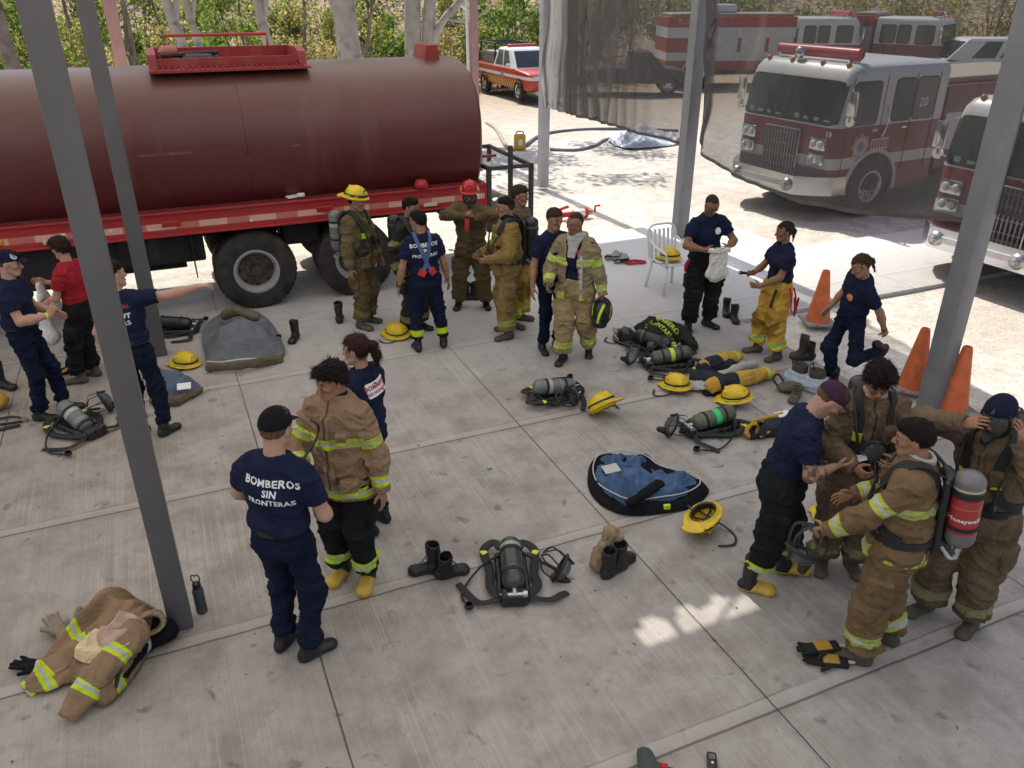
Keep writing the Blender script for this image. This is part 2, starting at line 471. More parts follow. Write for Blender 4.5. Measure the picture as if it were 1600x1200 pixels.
M['helmet_yellow'] = simple('helmet_yellow_shell', (.70, .48, .015), .34, var=.14, dirt=((.20, .14, .04), 9., .58))
M['helmet_red'] = simple('helmet_red_shell', (.45, .015, .02), .32, dirt=((.12, .02, .02), 10., .66))
M['helmet_black'] = simple('helmet_black_shell', (.012, .012, .014), .3)
M['lime'] = simple('lime_reflective_tape', LIME, .5)
M['silver_tape'] = simple('silver_tape', (.5, .5, .48), .45)
M['orange'] = simple('orange_cone_plastic', (.66, .15, .045), .65, var=.2, dirt=((.30, .13, .08), 7., .52))
M['steel'] = simple('brushed_steel', (.55, .55, .54), .32, .9)
M['chrome'] = simple('chrome_trim', (.75, .75, .75), .16, 1.0, var=.03)
M['brass'] = simple('brass_fitting', (.5, .36, .12), .35, .9)
M['white_plastic'] = simple('white_plastic', (.75, .76, .77), .45, var=.04, dirt=((.5, .48, .44), 8., .68))
M['white_paint'] = simple('white_paint', (.78, .78, .76), .35, var=.04, dirt=((.5, .47, .42), 3., .68))
M['white_print'] = simple('white_print', (.78, .78, .78), .8, var=.05)
M['red_print'] = simple('red_print', (.5, .03, .04), .8)
M['lime_print'] = simple('lime_print', (.45, .58, .04), .7)
M['glass_visor'] = None
def glassmat(name, c, rough=.06, alpha=.35):
    t = NT(name); t.col(c); t.b.inputs['Alpha'].default_value = alpha
    return t.pr(rough, 0, .8)
M['visor'] = glassmat('mask_visor', (.10, .11, .11), .05, .42)
M['vehicle_glass'] = glassmat('vehicle_glass', (.015, .03, .033), .06, .86)
# ---------------------------------------------------------------- people
def ik(a, t, l1, l2, pole):
    a, t = v3(a), v3(t); d = t-a; L = np.linalg.norm(d); mx = (l1+l2)*.995
    if L > mx: t = a+d/L*mx; d = t-a; L = mx
    w = d/L; p = v3(pole); p = p-w*(p@w); p = nrm(p)
    x = (l1*l1-l2*l2+L*L)/(2*L); y = math.sqrt(max(l1*l1-x*x, 0))
    return a+w*x+p*y, t
def skeleton(h, P):
    s = h/1.76; S = {'s': s}
    fw, sd, tw = [R(a) for a in P.get('lean', (0, 0, 0))]
    ph = (.93-P.get('drop', 0))*s
    pel = v3((P.get('px', 0)*s, P.get('py', 0)*s, ph))
    T = Rz(tw) @ Ry(sd) @ Rx(-fw)
    T0 = Rz(tw*.4) @ Ry(sd*.3) @ Rx(-fw*.35)
    T1 = Rz(tw*.7) @ Ry(sd*.7) @ Rx(-fw*.7)
    S['T'] = T; S['T0'] = T0; S['pel'] = pel
    S['waist'] = pel+T0 @ v3((0, 0, .15*s)); S['chest'] = S['waist']+T1 @ v3((0, 0, .20*s)); S['yoke'] = S['chest']+T @ v3((0, 0, .13*s))
    S['neck'] = S['chest']+T @ v3((0, -.005*s, .20*s))
    bw = P.get('bw', 1.0)
    shx = .172*s*bw
    raise_r, raise_l = P.get('shrug', (0, 0))
    S['shR'] = S['chest']+T @ v3((shx, P.get('shf', 0)*s, (.112+raise_r)*s)); S['shL'] = S['chest']+T @ v3((-shx, P.get('shf', 0)*s, (.112+raise_l)*s))
    hy, hp, hr = [R(a) for a in P.get('head', (0, 0, 0))]
    HR = Rz(tw*.9) @ Rz(-hy) @ Rx(-hp-fw*.5) @ Ry(hr+sd*.4)
    S['HR'] = HR; S['head'] = S['neck']+T @ v3((0, .01*s, .065*s))+HR @ v3((0, .018*s, .098*s))
    for sx, k in ((1, 'R'), (-1, 'L')):
        sh = S['sh'+k]
        w = P.get('h'+k, (sx*.27, .04, .86))
        E, W = ik(sh, v3(w)*s, .29*s, .255*s, P.get('e'+k, (sx*.5, -1, -.2)))
        S['el'+k], S['wr'+k] = E, W
        fd = P.get('f'+k); S['fd'+k] = nrm(v3(fd)) if fd is not None else nrm(W-E)
        pn = v3(P.get('p'+k, (-sx, 0, 0))); pn = pn-S['fd'+k]*(pn@S['fd'+k]); S['pn'+k] = nrm(pn)
        S['cu'+k] = P.get('c'+k, 28)
        hip = pel+T0 @ v3((sx*.092*s, 0, -.01*s))
        fx, fy, yaw, lift, pit = (tuple(P.get('l'+k, (sx*.11, 0, sx*12)))+(0, 0, 0, 0, 0))[:5] if True else 0
        A = v3((fx*s, fy*s, (.085+lift)*s))
        fr = Rz(-R(yaw)) @ Rx(R(pit))
        K, A = ik(hip, A, .425*s, .42*s, P.get('k'+k, (math.sin(R(yaw))*.8, 1, 0)))
        S['hip'+k], S['kn'+k], S['an'+k], S['fr'+k] = hip, K, A, fr
    return S
def head_sdf(S, female=False):
    s = S['s']; C, HR = S['head'], S['HR']
    def P(x, y, z): return C+HR @ (v3((x, y, z))*s)
    e = lambda c, r, k: (ell(P(*c), v3(r)*s, HR), k*s)
    X = HR[:, 0]; w = .92 if female else 1.0
    A = [e((0, -.012, .03), (.075, .097, .088), 0), (econe(P(0, .03, .02), P(0, .048, -.085), (.066*s, .055*s), (.040*w*s, .034*s), X), .04*s),
         e((0, .066, -.098), (.024*w, .021, .018), .02)]
    for x in (1, -1):
        A += [(rcone(P(x*.052*w, .0, -.055), P(x*.02, .062, -.100), .018*s, .016*s), .025*s), e((x*.040, .060, -.022), (.024, .024, .02), .02),
              (rcone(P(x*.046, .076, .022), P(x*.012, .089, .020), .010*s), .012*s), e((x*.077, -.006, -.008), (.008, .02, .033), .006)]
    A += [(rcone(P(0, .089, .006), P(0, .112, -.034), .008*s, .0125*s), .012*s), (rcone(P(-.013, .098, -.038), P(.013, .098, -.038), .009*s), .008*s),
          e((0, .089, -.062), (.025, .012, .0075), .006), e((0, .087, -.074), (.021, .012, .0085), .006)]
    nr = (.047 if female else .058)*s
    A += [(rcone(P(0, -.022, -.05), S['neck']-v3((0, 0, .04*s)), nr, nr*1.12), .03*s)]
    Sb = [(ell(P(x*.033, .097, .003), v3((.017, .014, .009))*s, HR), .008*s) for x in (1, -1)]
    Ey = [e((x*.032, .078, .003), (.0125, .0125, .0125), 0) for x in (1, -1)]
    return A, Sb, Ey, P
def hand_sdf(S, k, rot=0):
    s = S['s']; W = S['wr'+k]; f, n = S['fd'+k], S['pn'+k]; sx = 1 if k == 'R' else -1
    t = np.cross(n, f)*sx*-1.0      # towards thumb side
    # right hand: fingers f, palm n: thumb = ? chosen so that palms facing in with arms down give thumbs forward
    A = [(econe(W-f*.012*s, W+f*.082*s, (.029*s, .021*s), (.041*s, .0135*s), t), .01*s)]
    c = R(S['cu'+k])
    for i, (off, L, r) in enumerate(((.030, .070, .0082), (.0105, .078, .0086), (-.010, .073, .0083), (-.029, .057, .0074))):
        p = W+(f*(.082-.004*abs(i-1))+t*off)*s; a = c*(.45+.06*i); sp = (1.5-i)*.05
        for j, lf in enumerate((.44, .31, .25)):
            d = f*math.cos(a)+n*math.sin(a)+t*sp*(1 if j == 0 else .5); d = nrm(d); q = p+d*L*lf*s
            A.append((rcone(p, q, r*(1-.09*j)*s, r*(1-.09*(j+1))*s), .004*s)); p = q; a += c*(.8-.1*j)
    p = W+(f*.018+t*.026+n*.006)*s; d = nrm(f*.62+t*.62+n*(.25+.5*math.sin(c)))
    q = p+d*.042*s; A.append((rcone(p, q, .0145*s, .0112*s), .012*s)); d2 = nrm(d*.8+f*.45+n*.2*math.sin(c)-t*.1); A.append((rcone(q, q+d2*.033*s, .0108*s, .0085*s), .004*s))
    return A
SKINS = {'light': (.50, .30, .215), 'tan': (.36, .20, .125), 'brown': (.26, .14, .085)}
def face_colors(V, S, tone, beard=0, lips=(.75, .5, .48), brow=(.03, .02, .015), mustache=0, cap=None):
    s = S['s']; L = (V-S['head']) @ S['HR']/s; x, y, z = np.abs(L[:, 0]), L[:, 1], L[:, 2]
    C = np.tile(v3(tone), (len(V), 1))
    def sm(a, lo, hi): return np.clip((a-lo)/(hi-lo), 0, 1)
    def blend(w, c): 
        nonlocal C
        C = C*(1-w[:, None])+v3(c)*w[:, None]
    t = v3(tone)
    blend(.35*np.exp(-(((x-.042)/.022)**2+((z+.025)/.022)**2))*(y > .03), (t[0]*1.05, t[1]*.75, t[2]*.7))       # cheeks
    blend(.35*np.exp(-((x/.016)**2+((z+.036)/.016)**2))*(y > .09), (t[0]*1.0, t[1]*.75, t[2]*.7))                  # nose
    blend(.45*np.exp(-(((x-.032)/.02)**2+((z-.003)/.013)**2))*(y > .05), t*.55)                                     # eye sockets
    if beard: blend(beard*sm(-z, .045, .075)*(y > -.02)*(z > -.13), t*.38)
    blend(.8*np.exp(-((x/.022)**2+((z+.068)/.0085)**2)**2)*(y > .07), t*v3(lips))
    blend(.5*np.exp(-((x/.022)**2+((z+.067)/.0028)**2))*(y > .07), t*.35)
    if mustache: blend(mustache*np.exp(-((x/.027)**2+((z+.051)/.0075)**2)**2)*(y > .07), (.03, .02, .012))
    blend(.9*np.exp(-(((x-.033)/.02)**2+((z-.0235-.1*(x-.033))/.0062)**2)**2)*(y > .05), brow)
    return C
def eye_colors(V, S):
    s = S['s']; L = (V-S['head']) @ S['HR']/s; x, y, z = np.abs(L[:, 0])-.032, L[:, 1], L[:, 2]-.003
    C = np.tile(v3((.42, .39, .36)), (len(V), 1)); r = np.sqrt(x**2+z**2)
    C[r < .0068] = (.03, .018, .01); C[(z > .0055)] = (.06, .035, .025)
    return C
def body_mesh(S, O, res=.005):
    s = S['s']; tone = SKINS[O.get('skin', 'tan')]
    A, Sb, Ey, P = head_sdf(S, O.get('female'))
    V, Q = sdf_mesh(A, res*.86, Sb); C = face_colors(V, S, tone, O.get('beard', 0), mustache=O.get('mustache', 0), brow=O.get('brow', (.03, .02, .015)))
    parts = [(V, Q)]; cols = [C]
    for e in Ey:
        v, q = sdf_mesh([e], .003*s, rel=0); parts.append((v, q)); cols.append(eye_colors(v, S))
    for k in 'RL':
        sh, el, wr = S['sh'+k], S['el'+k], S['wr'+k]
        A = [(rcone(sh+(el-sh)*.2, el, .050*s*O.get('arm', 1), .040*s), .0), (rcone(el, el+(wr-el)*.35, .041*s, .042*s*O.get('arm', 1)), .03*s), (rcone(el+(wr-el)*.3, wr, .042*s*O.get('arm', 1), .026*s), .03*s)]
        A += hand_sdf(S, k)
        v, q = sdf_mesh(A, res); parts.append((v, q)); c = np.tile(v3(tone), (len(v), 1))
        d = np.linalg.norm(v-(wr+S['fd'+k]*.1*s), axis=1); c = c*(1-.12*np.clip(1-d/.09, 0, 1))[:, None]*np.array([1.0, .97, .95])
        if O.get('tattoo') == k:
            m = fbm(v, 26, 3, 5); al = np.linalg.norm(v-el, axis=1) < .14*s
            w = np.clip((m-.12)*6, 0, 1)*al*.75; c = c*(1-w[:, None])+v3((.05, .05, .06))*w[:, None]
        cols.append(c)
    # hidden torso and legs (inside the clothes)
    A = [(econe(S['pel'], S['waist'], (.14*s, .09*s), (.12*s, .085*s), S['T0'][:, 0]), 0), (econe(S['waist'], S['chest'], (.12*s, .085*s), (.14*s, .095*s), S['T'][:, 0]), .05),
         (rcone(S['shR'], S['shL'], .045*s), .05), (rcone(S['chest'], S['neck'], .06*s, .05*s), .04)]
    for k in 'RL': A += [(rcone(S['hip'+k], S['kn'+k], .066*s, .045*s), .03), (rcone(S['kn'+k], S['an'+k], .046*s, .034*s), .02), (rcone(S['sh'+k], S['sh'+k]+(S['el'+k]-S['sh'+k])*.3, .045*s), .02)]
    v, q = sdf_mesh(A, .016); parts.append((v, q)); cols.append(np.tile(v3(tone), (len(v), 1)))
    V, Q = join(*parts); return V, Q, np.concatenate(cols)
def wrinkle(V, Q, amp, S=None, seed=0, scale=9., joints=(), an=(.75, .75, 1.5)):
    N = vnormals(V, Q); q = V+.06*np.stack([fbm(V, 4, 2, seed+1), fbm(V, 4, 2, seed+2), fbm(V, 4, 2, seed+3)], 1)
    an = np.array(an); rot = Ry(.5)
    n = fbm(q, scale*.55, 2, seed+4); r = 1-np.abs(fbm((q*an) @ rot.T, scale*.8, 1, seed+9))*2.6; r2 = 1-np.abs(fbm((q*an) @ rot, scale*1.5, 1, seed+19))*3.2; r3 = np.abs(fbm((q*an[::-1]) @ rot.T, scale*.9, 1, seed+29)); r2 = r2-1.1*np.exp(-(r3/.10)**2)
    a = np.full(len(V), amp*.5)
    for j, rad in joints: a += amp*1.3*np.exp(-(np.linalg.norm(V-j, axis=1)/rad)**2)
    return V+N*((.5*n+.55*np.clip(r, -.6, 1)+.3*np.clip(r2, -.6, 1))*a*1.9)[:, None]
def seg_coord(V, a, b):
    a, b = v3(a), v3(b); ab = b-a; L = np.linalg.norm(ab); t = (V-a) @ ab/L
    tc = np.clip(t, 0, L); d = np.linalg.norm(V-(a+np.outer(tc/L, ab)), axis=1); return t, d
def band_attr(V, specs):
    """specs: list of (a, b, radius, [positions along in metres]); nearest bone wins"""
    best = np.full(len(V), 9.); st = np.full(len(V), 1.)
    for a, b, r, pos in specs:
        t, d = seg_coord(V, a, b); d = d/r
        m = d < best; best[m] = d[m]
        x = np.full(len(V), 1.)
        for p in pos: x = np.minimum(x, np.abs(t-p))
        st[m] = x[m]
    return st
def torso_adds(S, hem, w, coat=0.0, belly=0.0):
    """hem: metres below pelvis point (positive is down); w: extra width"""
    s = S['s']; T0, T = S['T0'], S['T']; pel, wa, ch, yo, nk = S['pel'], S['waist'], S['chest'], S['yoke'], S['neck']
    dn = T0 @ v3((0, 0, -1)); F = T0[:, 1]
    A = []
    if hem > 0: A.append((econe(pel+dn*hem*s, pel, ((.178+w+(.02 if w > .02 else 0))*s, (.132+w+(.014 if w > .02 else 0))*s), ((.167+w+(.008 if w > .02 else 0))*s, (.122+w+belly*.4)*s), T0[:, 0], flat=True), 0))
    A += [(econe(pel if hem > 0 else pel-dn*(-hem)*s, wa, ((.163+w)*s, (.116+w+belly*.4)*s), ((.150+w)*s, (.110+w+belly)*s), T0[:, 0], flat=(hem <= 0)), .02*s),
          (econe(wa, ch, ((.150+w)*s, (.112+w+belly)*s), ((.172+w)*s, (.120+w)*s), T[:, 0]), .06*s),
          (econe(ch, yo, ((.172+w)*s, (.120+w)*s), ((.150+w)*s, (.088+w)*s), T[:, 0]), .05*s),
          (rcone(S['shR']-T @ v3((.03, 0, .016))*s, yo+T @ v3((0, 0, .012))*s, (.050+w*.6)*s, (.066+w*.6)*s), .06*s), (rcone(S['shL']+T @ v3((.03, 0, -.016))*s, yo+T @ v3((0, 0, .012))*s, (.050+w*.6)*s, (.066+w*.6)*s), .06*s), (rcone(yo, nk-T @ v3((0, 0, .03))*s, (.08+w)*s, .056*s), .05*s)]
    return A
def tee(S, O, res, mat, root):
    s = S['s']; female = O.get('female'); w = .012
    A = torso_adds(S, O.get('tee_hem', -.10), w, belly=O.get('belly', 0)); Sb = []
    if female:
        for x in (1, -1): A.append((ell(S['chest']+S['T'] @ v3((x*.072, .095, -.01))*s, v3((.062, .058, .062))*s), .05*s))
    for k in 'RL':
        sh, el = S['sh'+k], S['el'+k]; d = nrm(el-sh); c = sh+d*.185*s
        A += [(rcone(sh-d*.005*s, sh+d*.09*s, .060*s, .066*s), .05*s), (econe(sh+d*.05*s, c, (.064*s, .066*s), (.071*s, .066*s), (1, .2, .1), flat=True), .03*s)]
        Sb.append((rcone(c-d*.012*s, el, .055*s), .0))
    Sb.append((rcone(S['neck']-S['T'] @ v3((0, -.012, .008))*s, S['neck']+S['HR'] @ v3((0, .02, .1))*s, .066*s), .008*s))
    V, Q = sdf_mesh(A, res, Sb); V = wrinkle(V, Q, .007*s, S, O['seed'], 10, [(S['shR'], .12), (S['shL'], .12), (S['waist'], .16)])
    return mesh_obj('t_shirt', V, Q, mat, root)
def pants(S, O, res, mat, root, bulk=.0, hemz=.07, stripes=(), name='trousers', knee=None, top=.10):
    s = S['s']; A = []; Sb = []
    T0 = S['T0']
    A.append((econe(S['pel']-T0[:, 2]*.06*s, S['pel']+T0[:, 2]*top*s, ((.160+bulk)*s, (.118+bulk)*s), ((.152+bulk*.7)*s, (.112+bulk*.7+O.get('belly', 0)*.7)*s), T0[:, 0], flat=True), 0))
    spec = []; P = S.get('P', {})
    for k in 'RL':
        h, kn, an = S['hip'+k], S['kn'+k], S['an'+k]
        d = nrm(an-kn); L = np.linalg.norm(an-kn); e = kn+d*(L-hemz*s+ .0)
        bulk2 = bulk*1.15
        A += [(rcone(h, kn, (.090+bulk)*s, (.064+bulk2*.9)*s), .05*s), (econe(kn, e, ((.066+bulk2*.9)*s, (.066+bulk2*.9)*s), ((.056+bulk2)*s, (.060+bulk2)*s), (1, 0, 0), flat=True), .03*s), (rcone(kn-d*.04*s, kn+d*.05*s, (.064+bulk2*.9)*s), .03*s)]
        if bulk > .015: A.append((rbox((h+kn)/2+(T0 @ v3((.085+bulk if k == 'R' else -.085-bulk, 0, -.05)))*s, v3((.022, .075, .09))*s, T0, .018), .02))
        Sb.append((rcone(e-d*.02*s, e+d*.1, (.046+bulk)*s), .0))
        spec += [(kn, an, .06+bulk, [L-x*s for x in stripes]), (h, kn, .085+bulk, [])]
    A.append((ell(S['pel']-T0[:, 2]*.07*s, v3((.13+bulk, .10+bulk, .1))*s, T0), .05*s))
    for p, k in S.get('cover', []): Sb.append((p, 0))
    V, Q = sdf_mesh(A, res, Sb)
    js = []
    for k in 'RL': js += [(S['kn'+k], .13), (S['an'+k]+v3((0, 0, .07)), .14), (S['hip'+k]+v3((0, .05, -.05)), .13)]
    V = wrinkle(V, Q, (.008+bulk*.16)*s, S, O['seed']+50, 9 if bulk > .01 else 11, js)
    at = {}
    if bulk > .01:
        at['st'] = band_attr(V, spec); c = np.ones((len(V), 3))
        if knee:
            for k in 'RL':
                d = np.linalg.norm((V-(S['kn'+k]+v3((0, .04, -.02))))*np.array([1, 1, .62]), axis=1); w_ = np.clip((.115*s-d)/.02, 0, 1); c = c*(1-w_[:, None])+v3(knee)*w_[:, None]
        z = np.clip((.35-V[:, 2])/.35, 0, 1)[:, None]*(.5+.5*fbm(V, 8, 3, 3)[:, None]); c = c*(1-.35*np.clip(z, 0, 1))
        at['col'] = c
    o = mesh_obj(name, V, Q, mat, root, attrs=at)
    return o
def coat(S, O, res, mat, root, opened=False, stripes=True, hem=.14, bulk=.035, collar=True, sleeves=True):
    s = S['s']; A = torso_adds(S, hem, bulk, belly=O.get('belly', 0)+.012); Sb = []; spec = []
    T = S['T']
    h0 = S['pel']-S['T0'][:, 2]*hem*s; LT = np.linalg.norm(S['yoke']-h0)
    spec.append((h0, S['yoke'], .16+bulk, [.055*s, LT-.17*s] if stripes else []))
    for k in 'RL':
        sh, el, wr = S['sh'+k], S['el'+k], S['wr'+k]; d = nrm(wr-el); c = wr+d*.012*s
        A += [(rcone(sh, el, .080*s, .070*s), .05*s), (econe(el, c, (.069*s, .069*s), (.054*s, .056*s), (1, .3, .2), flat=True), .02*s), (rcone(el-d*.02, el+d*.04, .069*s), .03*s)]
        Sb.append((rcone(c-d*.015*s, c+d*.1, .040*s), 0))
        l1, l2 = np.linalg.norm(el-sh), np.linalg.norm(wr-el)
        spec += [(sh, el, .075, [l1*.62] if stripes else []), (el, wr, .065, [l2*.70] if stripes else [])]
    Np = S['neck']
    for x in (1, -1) if not opened else ():      # bellows pockets and a radio pocket
        c = S['pel']+S['T0'] @ v3((x*.115, .125+bulk+O.get('belly', 0)*.6, -.02))*s; A.append((rbox(c, v3((.062, .030, .075))*s, S['T0'] @ Rz(-x*.35), .02*s), .012*s))
    if not opened: A += [(rbox(S['chest']+T @ v3((-.10, .135+bulk, -.0))*s, v3((.042, .026, .06))*s, T @ Rz(.3) @ Rx(-.12), .016*s), .012*s), (rbox(S['chest']+T @ v3((.014, .118+bulk, -.12))*s, v3((.032, .035, .27))*s, T, .01*s), .010*s)]
    if collar:
        A.append((rtor(Np+T @ v3((0, .002, .02))*s, T @ Rx(R(8)), .080*s, .078*s, .011*s, .03*s), .02*s))
    Sb.append((rcone(Np-T @ v3((0, -.01, .0))*s, Np+S['HR'] @ v3((0, .015, .12))*s, .062*s, .068*s), .004*s))
    lo, hi = bounds([p for p, k in A]); v = Vol(lo, hi, res)
    for p, k in A: v.add(p, k)
    if opened:
        # hollow the body and open the front
        for p, k in torso_adds(S, hem+.03, bulk-.018, belly=O.get('belly', 0)+.01)[:5]: v.sub(p, .02)
        w0 = .075*s; F = T[:, 1]; X = T[:, 0]; c0 = S['chest']
        def wedge(x, y, z):
            px = (x-c0[0])*X[0]+(y-c0[1])*X[1]+(z-c0[2])*X[2]; py = (x-c0[0])*F[0]+(y-c0[1])*F[1]+(z-c0[2])*F[2]
            return np.maximum(np.abs(px)-w0-.02*np.sin(z*9), .02-py)
        v.sub((lo, hi, wedge), .01)
    for p, k in Sb: v.sub(p, k)
    V, Q = v.mesh(); V = relax(V, Q, 1, .4)
    js = [(S['elR'], .12), (S['elL'], .12), (S['waist'], .2), (S['shR'], .1), (S['shL'], .1)]
    V = wrinkle(V, Q, .013*s, S, O['seed']+90, 7.5, js)
    st = band_attr(V, spec); col = np.ones((len(V), 3))
    if not opened:
        L = (V-S['chest']) @ T; front = (L[:, 1] > .03) & (np.abs(L[:, 0]-.01) < .006)
        col[front] *= .35
    return mesh_obj('coat', V, Q, mat, root, attrs={'st': st, 'col': col})
def hair(S, O, res, root):
    st = O.get('hair'); 
    if not st: return
    s = S['s']; C, HR = S['head'], S['HR']; colr = O.get('haircol', (.012, .008, .006))
    def P(x, y, z): return C+HR @ (v3((x, y, z))*s)
    t = {'buzz': .0035, 'short': .012, 'thick': .026, 'messy': .034, 'pony': .012, 'tied': .010, 'fade': .008}[st]
    A = [(ell(P(0, -.012, .03), v3((.0755+t*.75, .0975+t*.8, .0885+t))*s, HR), 0)]
    if st in ('short', 'fade'): A.append((ell(P(0, .02, .075), v3((.062, .075, .048))*s, HR), .03*s))
    if st in ('thick', 'messy'): A += [(ell(P(0, .04, .085), v3((.068, .06, .045))*s, HR), .03*s), (ell(P(.03, .07, .07), v3((.05, .035, .032))*s, HR), .02*s), (ell(P(-.04, .06, .075), v3((.045, .04, .035))*s, HR), .02*s)]
    if st == 'messy': A += [(ell(P(.055, .03, .06), v3((.045, .05, .045))*s, HR), .02*s), (ell(P(-.06, .02, .055), v3((.045, .05, .045))*s, HR), .02*s), (ell(P(.0, .085, .052), v3((.06, .03, .03))*s, HR), .02*s)]
    if st == 'pony': A += [(rcone(P(0, -.10, .055), P(0, -.135, .04), .022*s, .03*s), .01), (rcone(P(0, -.135, .04), P(.01, -.15, -.05), .034*s, .034*s), .02), (rcone(P(.01, -.15, -.05), P(.015, -.135, -.14), .033*s, .014*s), .02)]
    if st == 'tied': A += [(ell(P(0, -.115, .0), v3((.035, .03, .035))*s, HR), .01), (rcone(P(0, -.12, -.01), P(.01, -.11, -.13), .022*s, .01*s), .02)]
    k0 = {'messy': .048, 'thick': .055}.get(st, .052); sl = .60 if st not in ('pony', 'tied') else .85
    back = -.085
    def cut(x, y, z):
        r = [(x-C[0])*HR[0, i]+(y-C[1])*HR[1, i]+(z-C[2])*HR[2, i] for i in range(3)]
        py, pz = r[1]/s, r[2]/s
        line = np.maximum(k0-sl*np.maximum(.085-py, 0), back)+.0*py
        line = np.where(py > -.03, np.maximum(line, -.012+ (0 if st not in ('pony', 'tied') else -.02)), line)
        line = line+.005*np.sin((r[0]/s)*75+1.3)+.012*np.minimum(np.abs(r[0]/s)/.06, 1)*(py > .03)
        d = (line-pz)*.85*s
        if st in ('pony', 'tied'): d = np.where(py < -.105, -1, d)
        return d
    lo, hi = bounds([p for p, k in A]); v = Vol(lo, hi, res*.9)
    for p, k in A: v.add(p, k)
    v.clip(cut)
    for x in (1, -1): v.sub((ell(P(x*.085, .0, -.012), v3((.03, .026, .036))*s, HR)), .004*s)
    V, Q = v.mesh(); V = relax(V, Q, 1, .3); N = vnormals(V, Q)
    a = {'buzz': .0015, 'fade': .003, 'messy': .012, 'thick': .008}.get(st, .004)
    L = (V-C) @ HR
    V = V+N*(fbm(L*np.array([1, .45, 1]), 60, 2, O['seed'])*a*s)[:, None]
    c = np.tile(v3(colr), (len(V), 1))
    if st == 'fade':
        w = np.clip((.05-L[:, 2]/s)/.06, 0, 1)[:, None]*.45; c = c*(1-w)+v3(SKINS[O.get('skin', 'tan')])*.55*w
    if st == 'buzz': c = c*.6+v3(SKINS[O.get('skin', 'tan')])*.16
    # loose strands over the mass
    ns = {'buzz': 0, 'fade': 500, 'short': 900, 'tied': 700, 'pony': 900}.get(st, 1300); ln = {'fade': .010, 'short': .020, 'tied': .03, 'pony': .045}.get(st, .034)*s
    if ns:
        rng = np.random.default_rng(O['seed']); N = vnormals(V, Q); I = rng.integers(0, len(V), ns); b = V[I]; n_ = N[I]
        away = b-(C+HR @ v3((0, -.03, .12))*s); d = away-n_*np.sum(away*n_, 1)[:, None]; d /= np.maximum(np.linalg.norm(d, axis=1), 1e-6)[:, None]
        d = d+n_*rng.uniform(.05, .5, (ns, 1))+rng.normal(0, .35 if st in ('messy', 'thick') else .18, (ns, 3)); d /= np.linalg.norm(d, axis=1)[:, None]; L_ = ln*rng.uniform(.5, 1.3, (ns, 1)); w = np.cross(d, n_); w /= np.maximum(np.linalg.norm(w, axis=1), 1e-6)[:, None]; w *= .0016
        b = b-n_*.003; m = b+d*L_*.55+n_*.002; e = b+d*L_-n_*.002; SV = np.stack([b-w, b+w, m+w, m-w, m-w, m+w, e+w*.3, e-w*.3], 1).reshape(-1, 3); SQ = (np.arange(ns*2)*4)[:, None]+np.arange(4)[None]
        Q = np.concatenate([Q, SQ+len(V)]); V = np.concatenate([V, SV]); c = np.concatenate([c, np.repeat(c[I]*rng.uniform(.7, 1.9, (ns, 1)), 8, 0)])
    return mesh_obj('hair', V, Q, M['hair'], root, attrs={'col': c})
def boot_adds(an, fr, s, shaft, w=1.0, toe=.0):
    """foot prims from ankle point an with frame fr (x right, y forward, z up), sole at -.085"""
    def P(x, y, z): return an+fr @ (v3((x, y, z))*s)
    A = [(econe(P(0, -.055, -.045), P(0, .02, -.045), (.036*w*s, .042*s), (.040*w*s, .042*s), fr[:, 0]), 0),
         (econe(P(0, .02, -.045), P(.0, .125, -.058), (.040*w*s, .042*s), (.047*w*s, (.032+toe)*s), fr[:, 0]), .02*s), (ell(P(.002, .142, -.060), v3((.044*w, .045, .030+toe))*s, fr), .02*s),
         (rcone(P(0, -.02, -.04), P(0, -.01, shaft), .043*w*s, .052*w*s), .03*s)]
    return A, P
def boots(S, O, res, root, kind='shoe'):
    s = S['s']
    for k in 'RL':
        an, fr = S['an'+k], S['fr'+k]
        shaft = {'shoe': .03, 'boot': .12, 'rubber': .2}[kind]; w = {'shoe': 1.0, 'boot': 1.08, 'rubber': 1.15}[kind]
        A, P = boot_adds(an, fr, s, shaft, w, .008 if kind == 'rubber' else .003)
        v = Vol(*bounds([p for p, q in A]), res)
        for p, q in A: v.add(p, q)
        U = fr[:, 2]; c0 = P(0, 0, -.085)
        v.clip(lambda x, y, z: -((x-c0[0])*U[0]+(y-c0[1])*U[1]+(z-c0[2])*U[2]))
        V, Q = v.mesh(); V = relax(V, Q, 1, .3); L = (V-an) @ fr/s
        N = vnormals(V, Q); V = V+N*(fbm(V, 22, 2, O['seed'])*.003*s)[:, None]
        o = mesh_obj('boot' if kind != 'shoe' else 'shoe', V, Q, O['bootmat'], root)
        if kind == 'rubber':       # pale toe and foxing as its own part
            v2 = Vol(*bounds([p for p, q in A], .05), res)
            for p, q in A: v2.add(p, q)
            v2.d -= .004*s; F = fr[:, 1]; c1 = P(0, .035, 0); c2 = P(0, 0, -.062)
            v2.clip(lambda x, y, z: -((x-c0[0])*U[0]+(y-c0[1])*U[1]+(z-c0[2])*U[2]))
            v2.clip(lambda x, y, z: np.minimum(-((x-c1[0])*F[0]+(y-c1[1])*F[1]+(z-c1[2])*F[2])+.6*((x-c1[0])*U[0]+(y-c1[1])*U[1]+(z-c1[2])*U[2]), (x-c2[0])*U[0]+(y-c2[1])*U[1]+(z-c2[2])*U[2]))
            V, Q = v2.mesh(); mesh_obj('toe_cap', relax(V, Q, 1, .3), Q, O.get('toemat', M['boot_yellow']), o)
def torso_bvh(S):
    h, w, b = S['torso_only']; V, Q = sdf_mesh(torso_adds(S, h, w, belly=b), .014)
    return BVHTree.FromPolygons([Vector(v) for v in V], [tuple(int(i) for i in q) for q in Q])
